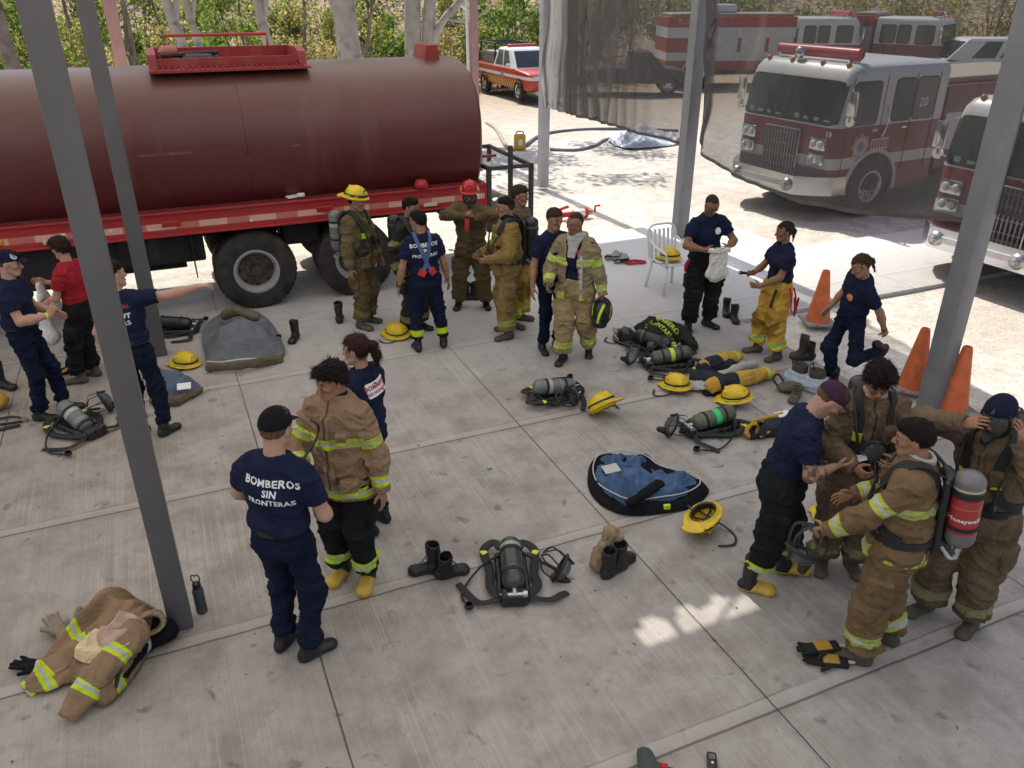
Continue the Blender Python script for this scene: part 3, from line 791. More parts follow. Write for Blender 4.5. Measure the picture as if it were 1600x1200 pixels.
def bvh_of(o):
    me = o.data; return BVHTree.FromPolygons([v.co.copy() for v in me.vertices], [tuple(p.vertices) for p in me.polygons])
def text_mesh(txt, size, bold=.0, extr=0.0, spacing=1.0):
    cu = bpy.data.curves.new('lettering', 'FONT'); cu.body = txt; cu.size = size; cu.align_x = 'CENTER'; cu.align_y = 'CENTER'; cu.offset = bold; cu.extrude = extr; cu.space_character = spacing; cu.resolution_u = 2
    o = bpy.data.objects.new('lettering', cu); COL.objects.link(o)
    dg = bpy.context.evaluated_depsgraph_get(); me = bpy.data.meshes.new_from_object(o.evaluated_get(dg))
    bpy.data.objects.remove(o); bpy.data.curves.remove(cu); me.name = 'lettering'; return me
def decal_text(bvh, lines, c, nrm_, up, mat, parent, off=.004, arc=0.0, name='lettering', serif=0):
    """lines: (text, size, y offset); projected on the surface along -n"""
    n = Vector(nrm_).normalized(); u = Vector(up); u = (u-n*u.dot(n)).normalized(); r = u.cross(n); c = Vector(c)
    V = []; F = []
    for txt, size, dy in lines:
        me = text_mesh(txt, size, size*.03, spacing=1.08)
        bm = bmesh.new(); bm.from_mesh(me)
        bmesh.ops.triangulate(bm, faces=bm.faces)
        bmesh.ops.subdivide_edges(bm, edges=[e for e in bm.edges if e.calc_length() > .03], cuts=2, use_grid_fill=False)
        bmesh.ops.triangulate(bm, faces=bm.faces)
        bm.verts.index_update(); o = len(V)
        for v in bm.verts:
            x, y = v.co.x, v.co.y+dy
            y -= arc*x*x
            p = c+r*x+u*y; h = bvh.ray_cast(p+n*.35, -n, .7)[0]
            V.append((h if h is not None else p)+n*off)
        F += [tuple(v.index+o for v in f.verts) for f in bm.faces]; bm.free(); bpy.data.meshes.remove(me)
    return mesh_obj(name, [tuple(v) for v in V], F, mat, parent, smooth=False)
def decal_disc(bvh, c, n_, rad, mat, parent, name='badge', off=.004, n=20, hx=None):
    n_v = Vector(n_).normalized(); u = Vector((0, 0, 1)); u = (u-n_v*u.dot(n_v)).normalized(); r = u.cross(n_v); c = Vector(c); V = []; F = []
    for rr in (0, .5, 1):
        for i in range(n if rr else 1):
            a = 2*PI*i/n; q = rad*rr; 
            x, y = (q*math.cos(a), q*math.sin(a)) if hx is None else (hx[0]*rr*max(-1, min(1, 1.5*math.cos(a))), hx[1]*rr*max(-1, min(1, 1.5*math.sin(a))))
            p = c+r*x+u*y; h = bvh.ray_cast(p+n_v*.35, -n_v, .7)[0]; V.append(tuple((h if h is not None else p)+n_v*off))
    F = [(0, 1+i, 1+(i+1) % n) for i in range(n)]+[(1+i, 1+n+i, 1+n+(i+1) % n, 1+(i+1) % n) for i in range(n)]
    return mesh_obj(name, V, F, mat, parent, smooth=True)
def strap_on(bvh, pts, w, th, mat, parent, center_fn, name='strap', n=6, off=.006):
    """a strap whose path points are pushed onto the surface, ray cast from outside towards center_fn(p)"""
    P = catmull(pts, n); out = []; ups = []
    for p in P:
        c = Vector(center_fn(p)); d = (c-p); d.normalize(); h = bvh.ray_cast(p-d*.25, d, .6)[0]
        q = (h if h is not None else p)-d*off; out.append(q); ups.append(-d)
    mb = MB(); V = []; N = len(out)
    for i in range(N):
        t = (out[min(i+1, N-1)]-out[max(i-1, 0)]).normalized(); a = t.cross(ups[i]).normalized(); b = ups[i]
        for sx, sy in ((-1, 0), (-1, 1), (1, 1), (1, 0)): V.append(tuple(out[i]+a*sx*w/2+b*(th*sy-.002)))
    F = [(i*4+k, i*4+(k+1) % 4, (i+1)*4+(k+1) % 4, (i+1)*4+k) for i in range(N-1) for k in range(4)]+[(0, 1, 2, 3), ((N-1)*4+3, (N-1)*4+2, (N-1)*4+1, (N-1)*4)]
    mb.add(V, F); return mb.build(name, mat, parent)
def baseball_cap(S, mat, root, res=.005, back=False, visor=1.0, knit=False):
    s = S['s']; C, HR = S['head'], S['HR']
    def P(x, y, z): return C+HR @ (v3((x, y, z))*s)
    A = [(ell(P(0, -.01, .035), v3((.087, .110, .098))*s, HR), 0)]
    sg = -1 if back else 1
    lo, hi = bounds([p for p, k in A], .12); v = Vol(lo, hi, res); v.add(*A[0])
    def cut(x, y, z):
        r = [(x-C[0])*HR[0, i]+(y-C[1])*HR[1, i]+(z-C[2])*HR[2, i] for i in range(3)]
        return (.028 if not knit else .03)*s-r[2]-.12*r[1]*(-1)*0-(.25*r[1] if knit else .1*r[1]*-1)
    v.clip(cut)
    if visor: 
        v.add(econe(P(0, sg*.085, .036), P(0, sg*(.085+.075*visor), .026), (.068*s, .006*s), (.052*s, .006*s), HR[:, 0]), .008*s)
    V, Q = v.mesh(); return mesh_obj('cap', relax(V, Q, 1, .3), Q, mat, root)
def fire_helmet_parts(mat, parent, res=.006, Mx=None, off=(0, 0, 0), sc=1.0, num=None, dirty=None, name='helmet_shell'):
    """shell, front shield; local: y forward, z up, brim plane at z=0; Mx/off place it in the parent's frame"""
    Mx = np.eye(3) if Mx is None else np.array(Mx); off = v3(off)
    A = [(ell((0, 0, .02), (.120, .150, .128)), 0), (ell((0, -.018, -.002), (.155, .200, .017)), .02), (rcone((0, .13, .075), (0, -.10, .125), .014, .012), .02), (ell((0, -.20, -.015), (.10, .05, .012)), .02)]
    for x in (1, -1): A.append((rcone((x*.07, .09, .07), (x*.075, -.09, .10), .010), .02))
    v = Vol(*bounds([p for p, k in A]), res)
    for p, k in A: v.add(p, k)
    v.clip(lambda x, y, z: -(z+.035)); v.sub(ell((0, 0, .0), (.106, .136, .118)), .005)
    V, Q = v.mesh(); V = relax(V, Q, 2, .4)
    o = mesh_obj(name, (V*sc) @ Mx.T+off, Q, mat, parent)
    mb = MB(); mb.prism([(-.045, .01), (.045, .01), (.055, .06), (.03, .115), (-.03, .115), (-.055, .06)], .138, .146)
    Vv = np.array(mb.V); Vv[:, 1] -= np.clip(Vv[:, 2]-.04, 0, 1)*.25; Vv[:, 1] -= Vv[:, 0]**2*4
    mb.V = [tuple(a) for a in (Vv*sc) @ Mx.T+off]; fs = mb.build('front_shield', M['black_plastic'] if num is not None else mat, o)
    if num:
        me = text_mesh(num, .05, .002); vv = np.array([tuple(p.co) for p in me.vertices]); vv = np.stack([-vv[:, 0], np.full(len(vv), .152)-.0, vv[:, 1]+.06], 1)
        vv[:, 1] -= np.clip(vv[:, 2]-.04, 0, 1)*.25
        mesh_obj('number', (vv*sc) @ Mx.T+off, [tuple(p.vertices) for p in me.polygons], M['white_print'], fs, smooth=False)
    mb = MB()
    for x in (1, -1): mb.tube([(x*.118, .075, .03), (x*.122, .0, .03), (x*.118, -.09, .03)], .006, 6)
    mb.V = [tuple(a) for a in (np.array(mb.V)*sc) @ Mx.T+off]; mb.build('trim', M['lime'], o)
    return o
def mask_face(mat_parent, Mx, off, sc=1.0, straps=True):
    """SCBA facepiece: visor bowl, rubber seal, breathing valve, head straps. local: y forward"""
    Mx = np.array(Mx); off = v3(off); tf = lambda V: (np.asarray(V)*sc) @ Mx.T+off
    v = Vol((-.13, -.05, -.16), (.13, .17, .15), .006)
    v.add(ell((0, .02, .0), (.092, .095, .125))); v.sub(ell((0, .02, 0), (.086, .089, .119)))
    v.clip(lambda x, y, z: .035-y); V, Q = v.mesh(); vis = mesh_obj('visor', tf(relax(V, Q, 1)), Q, M['visor'], mat_parent)
    v = Vol((-.14, -.05, -.18), (.14, .19, .15), .006)
    v.add(rtor((0, .033, 0), Rx(R(90)), .09, .122, .013)); v.add(rcone((0, .085, -.085), (0, .145, -.09), .036, .03), .02); v.add(rcone((0, .03, -.115), (0, .09, -.085), .028, .03), .02); v.add(rcone((0, .1, .1), (0, .05, .12), .012), .01)
    V, Q = v.mesh(); mesh_obj('mask_frame', tf(relax(V, Q, 1)), Q, M['black_rubber'], mat_parent)
    if straps:
        mb = MB()
        for p, q, r in (((.085, .03, .05), (.10, -.09, .06), (.02, -.14, .03)), ((-.085, .03, .05), (-.10, -.09, .06), (-.02, -.14, .03)), ((.085, .03, -.06), (.10, -.08, -.03), (.02, -.14, .0)), ((-.085, .03, -.06), (-.10, -.08, -.03), (-.02, -.14, .0)), ((0, .03, .12), (0, -.06, .14), (0, -.14, .05))):
            mb.tube(catmull([p, q, r], 5), .006, 6, flat=(.018, .004, (0, 0, 1)))
        mb.V = [tuple(a) for a in tf(mb.V)]; mb.build('head_strap', M['strap'], mat_parent)
    return vis
def tank_profile(L=.50, r=.085):
    P = [(0, 0.0)]
    for i in range(1, 7): a = PI/2*i/6; P.append((r*math.sin(a), r*.75*(1-math.cos(a))))
    P.append((r, L-r*.9))
    for i in range(1, 7): a = PI/2*i/6; P.append((r*(.25+.75*math.cos(a)), L-r*.9+r*.8*math.sin(a)))
    P.append((.018, L+.01)); return P
def tank_mat(name, base, bands, rough=.35):
    """bands: (z0,z1,colour)"""
    if name in _MC: return _MC[name]
    t = NT(name); sp = t.n('SeparateXYZ'); t.l(t.attr('tz', 1), sp.inputs[0]); z = t.attr('tz', 2)
    n = t.noise(12, 4); cc = t.mix(n, tuple(x*.75 for x in base), tuple(x*1.2 for x in base))
    for z0, z1, c in bands:
        f = t.math('MULTIPLY', t.step(z, z1, .001), t.math('SUBTRACT', 1.0, t.step(z, z0, .001))); cc = t.mix(f, cc, c)
    g = t.ramp(t.noise(9, 5, .7), [(.58, 0.), (.75, .6)]); cc = t.mix(g, cc, (.12, .11, .10))
    t.col(cc); _MC[name] = t.pr(rough, .0, .5); return _MC[name]
def tank_at(parent, a, axis, mat, L=.50, r=.085, name='cylinder'):
    """air cylinder starting at base a pointing along axis (valve at the far end? base at a)"""
    w = Vector(axis).normalized(); q = Vector((0, 0, 1)).rotation_difference(w).to_matrix(); mb = MB(); mb.lathe(tank_profile(L, r), a, 24, rot=q)
    V = np.array(mb.V); tz = (V-v3(a)) @ v3(w)
    # dense along the length so that bands stay straight
    o = mesh_obj(name, V, mb.F, mat, parent, attrs={'tz': tz}); return o
def air_pack(S, cobj, root, mat, O=None, low=False, hoses=True):
    """worn breathing set: backplate, cylinder (valve down), shoulder straps, waist belt"""
    s = S['s']; T = S['T']; bvh = torso_bvh(S); O = O or {}
    def P(x, y, z): return S['chest']+T @ (v3((x, y, z))*s)
    back = bvh.ray_cast(Vector(P(0, -.6, 0)), Vector(T[:, 1]), 1.2)[0]
    y0 = ((v3(back)-S['chest']) @ T)[1]/s if back else -.17
    A = [(rbox(P(0, y0-.02, -.08), v3((.10, .022, .25))*s, T, .02), 0), (rbox(P(0, y0-.03, -.30), v3((.085, .045, .05))*s, T, .02), .02), (rcone(P(0, y0-.025, .16), P(0, y0+.0, .2), .045*s, .03*s), .03)]
    V, Q = sdf_mesh(A, .010); pk = mesh_obj('back_plate', V, Q, M['black_plastic'], root)
    ty = y0-.04-.088
    tk = tank_at(pk, P(0, ty, .22), -T[:, 2], mat, .52*s, .088*s)
    mb = MB(); b = P(0, ty, -.31); mb.cyl(Vector(b), Vector(P(0, ty, -.36)), .02, 12); mb.cyl(Vector(P(-.05, ty, -.355)), Vector(P(.055, ty, -.355)), .016, 12); mb.cyl(Vector(P(.055, ty, -.355)), Vector(P(.085, ty, -.355)), .028, 12); mb.tube(catmull([P(-.05, ty, -.355), P(-.09, ty+.03, -.34), P(-.08, ty+.08, -.28)], 5), .012, 8)
    mb.build('valve', M['steel'], pk, smooth=True, autosmooth=40)
    mb = MB()
    for z in (.08, -.14): mb.lathe([(.090*s, -.012), (.0935*s, -.012), (.0935*s, .012), (.090*s, .012)], P(0, ty, z), 24, rot=Matrix(T.tolist()))
    mb.build('tank_band', M['strap'], pk)
    cen = lambda p: P(0, 0, max(min(((v3(p)-S['chest']) @ T)[2]/s, .06), -.3))
    for sx in (1, -1):
        strap_on(bvh, [P(sx*.07, -.17, .13), P(sx*.10, -.06, .24), P(sx*.115, .05, .23), P(sx*.12, .17, .10), P(sx*.125, .19, -.06), P(sx*.15, .13, -.18), P(sx*.19, .0, -.24)], .055*s, .016, M['strap'], pk, cen, 'shoulder_strap')
        strap_on(bvh, [P(sx*.118, .19, .0), P(sx*.118, .19, -.035), P(sx*.12, .19, -.07)], .06*s, .02, M['lime'], pk, cen, 'reflective_tab', off=.010)
    ring = [P(.24*math.cos(a), .22*math.sin(a), -.27) for a in [i*2*PI/14-PI/2+.25 for i in range(14)]]
    cw = lambda p: P(0, 0, -.27)
    strap_on(bvh, [ring[i] for i in range(1, 14)], .05*s, .014, M['strap'], pk, cw, 'waist_belt')
    if hoses:
        mb = MB(); mb.tube(catmull([P(.05, y0-.02, .16), P(.13, -.02, .25), P(.13, .17, .08), P(.10, .22, -.08), P(.06, .24, -.18)], 6), .011, 8)
        mb.tube(catmull([P(-.05, y0-.02, .16), P(-.14, -.02, .25), P(-.14, .18, .03), P(-.12, .23, -.14)], 6), .007, 8)
        mb.build('air_hose', M['black_rubber'], pk, smooth=True)
        mb = MB(); mb.lathe([(.03, -.015), (.034, 0), (.03, .02), (.012, .024)], P(-.12, .24, -.16), 14, rot=Matrix((T @ Rx(R(-80))).tolist())); mb.build('pressure_gauge', M['black_plastic'], pk, smooth=True, autosmooth=40)
    return pk
def belt(S, root, mat, bulk=.0, O=None, top=.10):
    s = S['s']; T0 = S['T0']; b = (O or {}).get('belly', 0)*.7
    V, Q = sdf_mesh([(rtor(S['pel']+T0[:, 2]*top*s, T0, (.156+bulk)*s, (.117+bulk+b)*s, .006*s, .016*s), 0)], .007)
    o = mesh_obj('belt', V, Q, mat, root); c = S['pel']+T0 @ v3((0, .124+bulk+b, top))*s
    MB().box(tuple(c), (.045, .012, .036), rot=Matrix(T0.tolist()), bev=.004).build('buckle', M['steel'], o); return o
def watch(S, k, root, mat, name='watch', t=.93):
    p = S['el'+k]+(S['wr'+k]-S['el'+k])*t; w = nrm(S['wr'+k]-S['el'+k]); q = np.array(Vector((0, 0, 1)).rotation_difference(Vector(w)).to_matrix())
    V, Q = sdf_mesh([(rtor(p, q, .030*S['s'], .028*S['s'], .005, .006), 0)], .005, rel=0); return mesh_obj(name, V, Q, mat, root)
PEOPLE = {}
def person(label, px, facing, h, pose, O, foot=None, z=0.0, group=None, head=None):
    """px: picture point of the spot on the ground below the body; facing: degrees in the world (0 = +x, 90 = away from the camera)"""
    x, y = G(*px) if foot is None else foot
    S = skeleton(h, pose)
    if head:      # stand the figure where its head top is seen
        p = S['head']+S['HR'] @ v3((0, -.01, .125))*S['s']; X, Y = G(head[0], head[1], p[2]); a = R(facing-90); x = X-(p[0]*math.cos(a)-p[1]*math.sin(a)); y = Y-(p[0]*math.sin(a)+p[1]*math.cos(a))
    S['P'] = pose; res = O.get('res', .006); O.setdefault('seed', len(PEOPLE)*13+1)
    V, Q, C = body_mesh(S, O, res)
    root = mesh_obj('person', V, Q, M['skin'], None, attrs={'col': C}, loc=(x, y, z), rot=(0, 0, R(facing-90)))
    tag(root, label, 'person', group)
    PEOPLE[label] = (root, S); cr = O.get('cres', .009)
    b = O['bottom']
    if O['top'][0] == 'coat': S['cover'] = [(p, k) for p, k in torso_adds(S, O['top'][3] if len(O['top']) > 3 else .14, .022, belly=O.get('belly', 0)+.005)[:3]]
    if b[0] == 'trousers': pants(S, O, cr, M[b[1]], root, .006+b[2] if len(b) > 2 else .006, hemz=.055)
    else: pants(S, O, cr, M[b[1]], root, b[2] if len(b) > 2 else .035, hemz=b[4] if len(b) > 4 else .06, stripes=(.155,) if b[0] == 'turnout' else (), name='turnout_trousers', knee=b[3] if len(b) > 3 else None)
    if 'belt' in O: belt(S, root, M[O['belt']], .012, O)
    topo = None
    t = O['top']
    S['torso_only'] = (t[3] if len(t) > 3 and t[0] == 'coat' else .14 if t[0] == 'coat' else -.1, .035 if t[0] == 'coat' else .012, O.get('belly', 0)+(.012 if t[0] == 'coat' else 0))
    if t[0] in ('tee', 'tee+'): topo = tee(S, O, cr, M[t[1]], root)
    if t[0] == 'coat': topo = coat(S, O, cr, M[t[1]], root, stripes=t[2] if len(t) > 2 else True, hem=t[3] if len(t) > 3 else .14)
    if t[0] == 'open':
        topo = tee(S, O, cr, M[t[2]], root); coat(S, O, cr*.85, M[t[1]], root, opened=True, collar=False)
    hair(S, O, res, root)
    boots(S, O, .007, root, O.get('feet', 'shoe'))
    return root, S, topo
def loc2world(root, p): 
    a = root.rotation_euler.z; c, s_ = math.cos(a), math.sin(a); return (root.location.x+p[0]*c-p[1]*s_, root.location.y+p[0]*s_+p[1]*c, root.location.z+p[2])
# ---------------------------------------------------------------- things lying about
GROUND_N = [0]
class At:
    """local frame at a picture point on the ground; p(u,v,z) gives local coordinates"""
    def __init__(s, u, v, z=0.0): s.c = G(u, v); s.z = z
    def p(s, u, v, z=0.0): x, y = G(u, v, z+s.z); return v3((x-s.c[0], y-s.c[1], z))
    def loc(s): return (s.c[0], s.c[1], s.z)
TANK_GREY = tank_mat('cylinder_dark_carbon', (.045, .048, .05), [(.085, .135, (.33, .34, .26)), (.33, .335, (.12, .12, .12))], .22)
TANK_SILVER = tank_mat('cylinder_grey', (.16, .17, .165), [(.14, .20, (.4, .4, .33)), (.30, .31, (.3, .3, .3))], .3)
TANK_OLIVE = tank_mat('cylinder_olive_green_band', (.10, .105, .075), [(.20, .26, (.02, .62, .17)), (.33, .40, (.13, .13, .10))], .35)
TANK_OLIVE_LIME = tank_mat('cylinder_olive_lime_band', (.085, .085, .065), [(.22, .27, (.55, .7, .03)), (.34, .40, (.10, .10, .085))], .35)
TANK_RED = tank_mat('cylinder_red_label', (.16, .155, .145), [(.09, .105, (.5, .46, .3)), (.105, .14, (.03, .03, .03)), (.14, .39, (.40, .035, .035)), (.215, .217, (.5, .4, .4))], .3)
TANK_BLACK = tank_mat('cylinder_black', (.02, .02, .022), [(.10, .13, (.1, .1, .09))], .3)
def scba(label, u, v, yaw, tmat, seed=0, mask=(.33, .12, 200, 20), L=.50, elev=4, group=None, straps=True, plate=True, z=0.0, tabs=True, gauge=True):
    """breathing set lying on its harness: cylinder along local y, valve at -y"""
    rnd = random.Random(seed); x, y = G(u, v)
    root = empty('breathing_apparatus', (x, y, z), R(yaw), label, 'breathing apparatus', group or 'breathing sets laid out on the concrete floor')
    e = R(elev); ax = Vector((0, math.cos(e), math.sin(e)))
    V, Q = sdf_mesh([(rbox((0, 0, .035), (.12, .27, .022), None, .02), 0), (rbox((0, -.27, .06), (.10, .05, .05), None, .02), .03), (rbox((0, .24, .05), (.07, .05, .035), None, .02), .03),
                     (rbox((.1, .0, .05), (.015, .24, .02), None, .01), .02), (rbox((-.1, .0, .05), (.015, .24, .02), None, .01), .02)], .009)
    V = V+vnormals(V, Q)*(fbm(V, 30, 2, seed)*.006)[:, None]
    mesh_obj('back_plate', V, Q, M['black_plastic'], root)
    b = Vector((0, L/2, .145))+Vector((0, 0, .03*elev/8))
    tank_at(root, tuple(b), -ax, tmat, L, .084)
    mb = MB(); q = b-ax*(L+.0)
    mb.cyl(q, q-ax*.05, .02, 12); mb.cyl(q-ax*.045+Vector((-.05, 0, 0)), q-ax*.045+Vector((.06, 0, 0)), .015, 12); mb.cyl(q-ax*.045+Vector((.06, 0, 0)), q-ax*.045+Vector((.09, 0, 0)), .026, 12)
    mb.tube(catmull([q-ax*.045+Vector((-.05, 0, 0)), q+Vector((-.10, -.01, -.03)), q+Vector((-.09, .06, -.08))], 5), .011, 8); mb.build('valve', M['steel'], root, smooth=True, autosmooth=40)
    qm = Vector((0, 0, 1)).rotation_difference(ax).to_matrix()
    for t in (.14, .36): MB().lathe([(.0845, -.014), (.089, -.014), (.089, .014), (.0845, .014)], tuple(b-ax*t), 24, rot=qm).build('tank_band', M['strap'], root)
    if straps:
        for sx in (1, -1):
            j = lambda a: rnd.uniform(-a, a)
            pts = [(sx*.07, .26, .09), (sx*(.12+j(.02)), .33+j(.03), .08), (sx*(.20+j(.03)), .24+j(.05), .05+abs(j(.04))), (sx*(.20+j(.04)), .06+j(.05), .035), (sx*(.16+j(.03)), -.10+j(.05), .04), (sx*.10, -.24, .05)]
            mb = MB(); mb.tube(catmull(pts, 7), .01, 8, flat=(.068, .026, (0, 0, 1))); o = mb.build('shoulder_strap', M['strap'], root)
            if tabs:
                p = Vector(catmull(pts, 7)[15]); MB().box(tuple(p+Vector((0, 0, .012))), (.05, .05, .008), rz=j(1), bev=.003).build('reflective_tab', M['lime'], o)
            pts = [(sx*.09, -.26, .05), (sx*(.22+j(.03)), -.28+j(.05), .035), (sx*(.32+j(.04)), -.22+j(.07), .03), (sx*(.38+j(.05)), -.12+j(.1), .012)]
            MB().tube(catmull(pts, 6), .01, 8, flat=(.05, .012, (0, 0, 1))).build('waist_strap', M['strap'], root)
    if gauge:
        a = rnd.uniform(.28, .4)*rnd.choice((1, -1)); g = (a, -.36+rnd.uniform(-.05, .05), .03)
        mb = MB(); mb.tube(catmull([(.05*(1 if a > 0 else -1), .2, .09), (a*.7, .1, .05), (a*1.15, -.15, .02), g], 6), .009, 8); h = mb.build('gauge_hose', M['black_rubber'], root, smooth=True)
        mb = MB(); mb.lathe([(.001, .0), (.034, 0), (.036, .012), (.03, .03), (.001, .03)], g, 16); gg = mb.build('pressure_gauge', M['black_plastic'], h, smooth=True, autosmooth=40)
        MB().lathe([(.001, .0315), (.024, .0315)], g, 16).build('gauge_face', M['white_paint'], gg)
    if mask:
        mx, my, ma, tilt = mask; m = empty('face_mask', (mx, my, .125)); m.parent = root; m.rotation_euler = (R(tilt), 0, R(ma))
        mask_face(m, np.eye(3), (0, 0, 0), .95)
        mb = MB(); mb.tube(catmull([(.04*np.sign(mx), .22, .1), (mx*.7, my+.16, .04), (mx, my+.05, .05)], 6), .012, 8); mb.build('breathing_hose', M['black_rubber'], root, smooth=True)
    return root
def helmet(label, u, v, yaw, mat='helmet_yellow', tilt=(0, 0), flip=False, z=None, loc=None, num=None, group='fire helmets lying about', strap=True, goggles=True, sc=1.0, seed=1):
    """free helmet; tilt=(pitch, roll) degrees"""
    x, y = G(u, v, .08) if loc is None else loc[:2]
    Mx = Rx(R(tilt[0])) @ Ry(R(tilt[1]))
    if flip: Mx = Mx @ Ry(PI)
    root = empty('fire_helmet', (x, y, 0), R(yaw), label, 'helmet', group)
    c = v3((0, 0, 0))
    o = fire_helmet_parts(M[mat], root, .0065, Mx, c, sc, num)
    zz = min(v_.co.z for v_ in o.data.vertices)
    root.location.z = (z if z is not None else 0)-zz+.001 if loc is None else loc[2]-zz
    if goggles:
        mb = MB(); mb.tube(catmull([(.122*math.cos(a), .15*math.sin(a)-.0, .045) for a in [i*2*PI/16 for i in range(17)]], 3), .01, 6, flat=(.006, .022, (0, 0, 1)))
        mb.V = [tuple(a) for a in np.array(mb.V) @ Mx.T*sc]; mb.build('goggle_band', M['strap'], root)
    if strap:
        rnd = random.Random(seed); sgn = 1 if not flip else 1
        pts = [Mx @ v3((.1, .0, -.03)), Mx @ v3((.13, .05, -.02)), v3((.20, .06+rnd.uniform(-.05, .05), zz+.012)), v3((.24+rnd.uniform(-.04, .06), -.04, zz+.012)), v3((.20, -.14, zz+.012))]
        MB().tube(catmull(pts, 6), .01, 8, flat=(.02, .005, (0, 0, 1))).build('chin_strap', M['strap'], root)
    if flip:
        V, Q = sdf_mesh([(rtor((0, 0, .0), np.eye(3), .098, .128, .012, .02), 0), (rcone((-.09, 0, .05), (.09, 0, .05), .009), .02), (rcone((0, -.12, .05), (0, .12, .05), .009), .02)], .008)
        mesh_obj('suspension', (V @ Mx.T)*sc, Q, M['black_plastic'], root)
    return root
def loose_boot(parent, name, x, y, yaw, mat, shaft=.13, lie=None, seed=0, w=1.08, sc=1.0, rim=True, toemat=None):
    """one boot, own empty-free mesh placed in the parent's frame; lie=(axis tilt deg about forward, pitch)"""
    fr = np.eye(3); an = v3((0, 0, .085)); A, P = boot_adds(an, fr, 1.0, shaft, w, .004)
    v = Vol(*bounds([p for p, q in A]), .007)
    for p, q in A: v.add(p, q)
    v.clip(lambda X, Y, Z: -Z); v.sub(rcone(P(0, -.015, shaft-.06), P(0, -.01, shaft+.1), .036*w, .044*w), .005); v.clip(lambda X, Y, Z: Z-(.085+shaft+.028*0+.02)-.25*(-.01-Y)*-1)
    V, Q = v.mesh(); V = relax(V, Q, 1, .3); V = V+vnormals(V, Q)*(fbm(V, 18, 2, seed)*.005)[:, None]
    rot = Rz(R(yaw))
    if lie: rot = rot @ Ry(R(lie[0])) @ Rx(R(lie[1]))
    V = (V*sc) @ rot.T; V[:, 2] -= V[:, 2].min()-.001
    o = mesh_obj(name, V, Q, mat, parent, loc=(x, y, 0))
    # sole and laces as parts
    v2 = Vol(*bounds([p for p, q in A]), .008)
    for p, q in A: v2.add(p, q)
    v2.d -= .003; v2.clip(lambda X, Y, Z: Z-.024); v2.clip(lambda X, Y, Z: -.0005-Z*1.0+.0)
    S_, Qs = v2.mesh(); z0 = ((np.array([[0, 0, 0]]))); 
    raw, _ = v.mesh(); raw = (raw*sc) @ rot.T; dz = raw[:, 2].min()
    S_ = (S_*sc) @ rot.T; S_[:, 2] -= dz-.001; mesh_obj('sole', S_, Qs, toemat or M['black_rubber'], o)
    mb = MB()
    for i in range(5):
        z = .075+i*.024; yy = .075-i*.018; mb.tube([(-.026, yy, z+.01), (.0, yy+.014, z+.016), (.026, yy, z+.01)], .004, 5)
    mb.V = [tuple(a) for a in (np.array(mb.V)*sc) @ rot.T-v3((0, 0, dz-.001))]; mb.build('laces', M['strap'], o)
    return o
def boot_thing(label, u, v, yaw, mat, shaft=.13, lie=None, seed=0, group=None, cat='boot', sc=1.0):
    x, y = G(u, v); o = loose_boot(None, 'boot', x, y, yaw, M[mat], shaft, lie, seed, sc=sc); return tag(o, label, cat, group)
def cloth_mass(name, prims, mat, parent, res=.010, amp=.014, scale=7., seed=0, bands=None, subs=(), loc=None, col=None, clipz=True, rel=1):
    clips = [lambda X, Y, Z: .002-Z] if clipz else []
    V, Q = sdf_mesh(prims, res, subs, clips, rel); V = wrinkle(V, Q, amp, None, seed, scale)
    if clipz: V[:, 2] = np.maximum(V[:, 2], .001)
    at = {'col': np.ones((len(V), 3)) if col is None else np.tile(v3(col), (len(V), 1))}
    at['st'] = band_attr(V, bands) if bands else np.ones(len(V))
    return mesh_obj(name, V, Q, mat, parent, attrs=at, loc=loc)
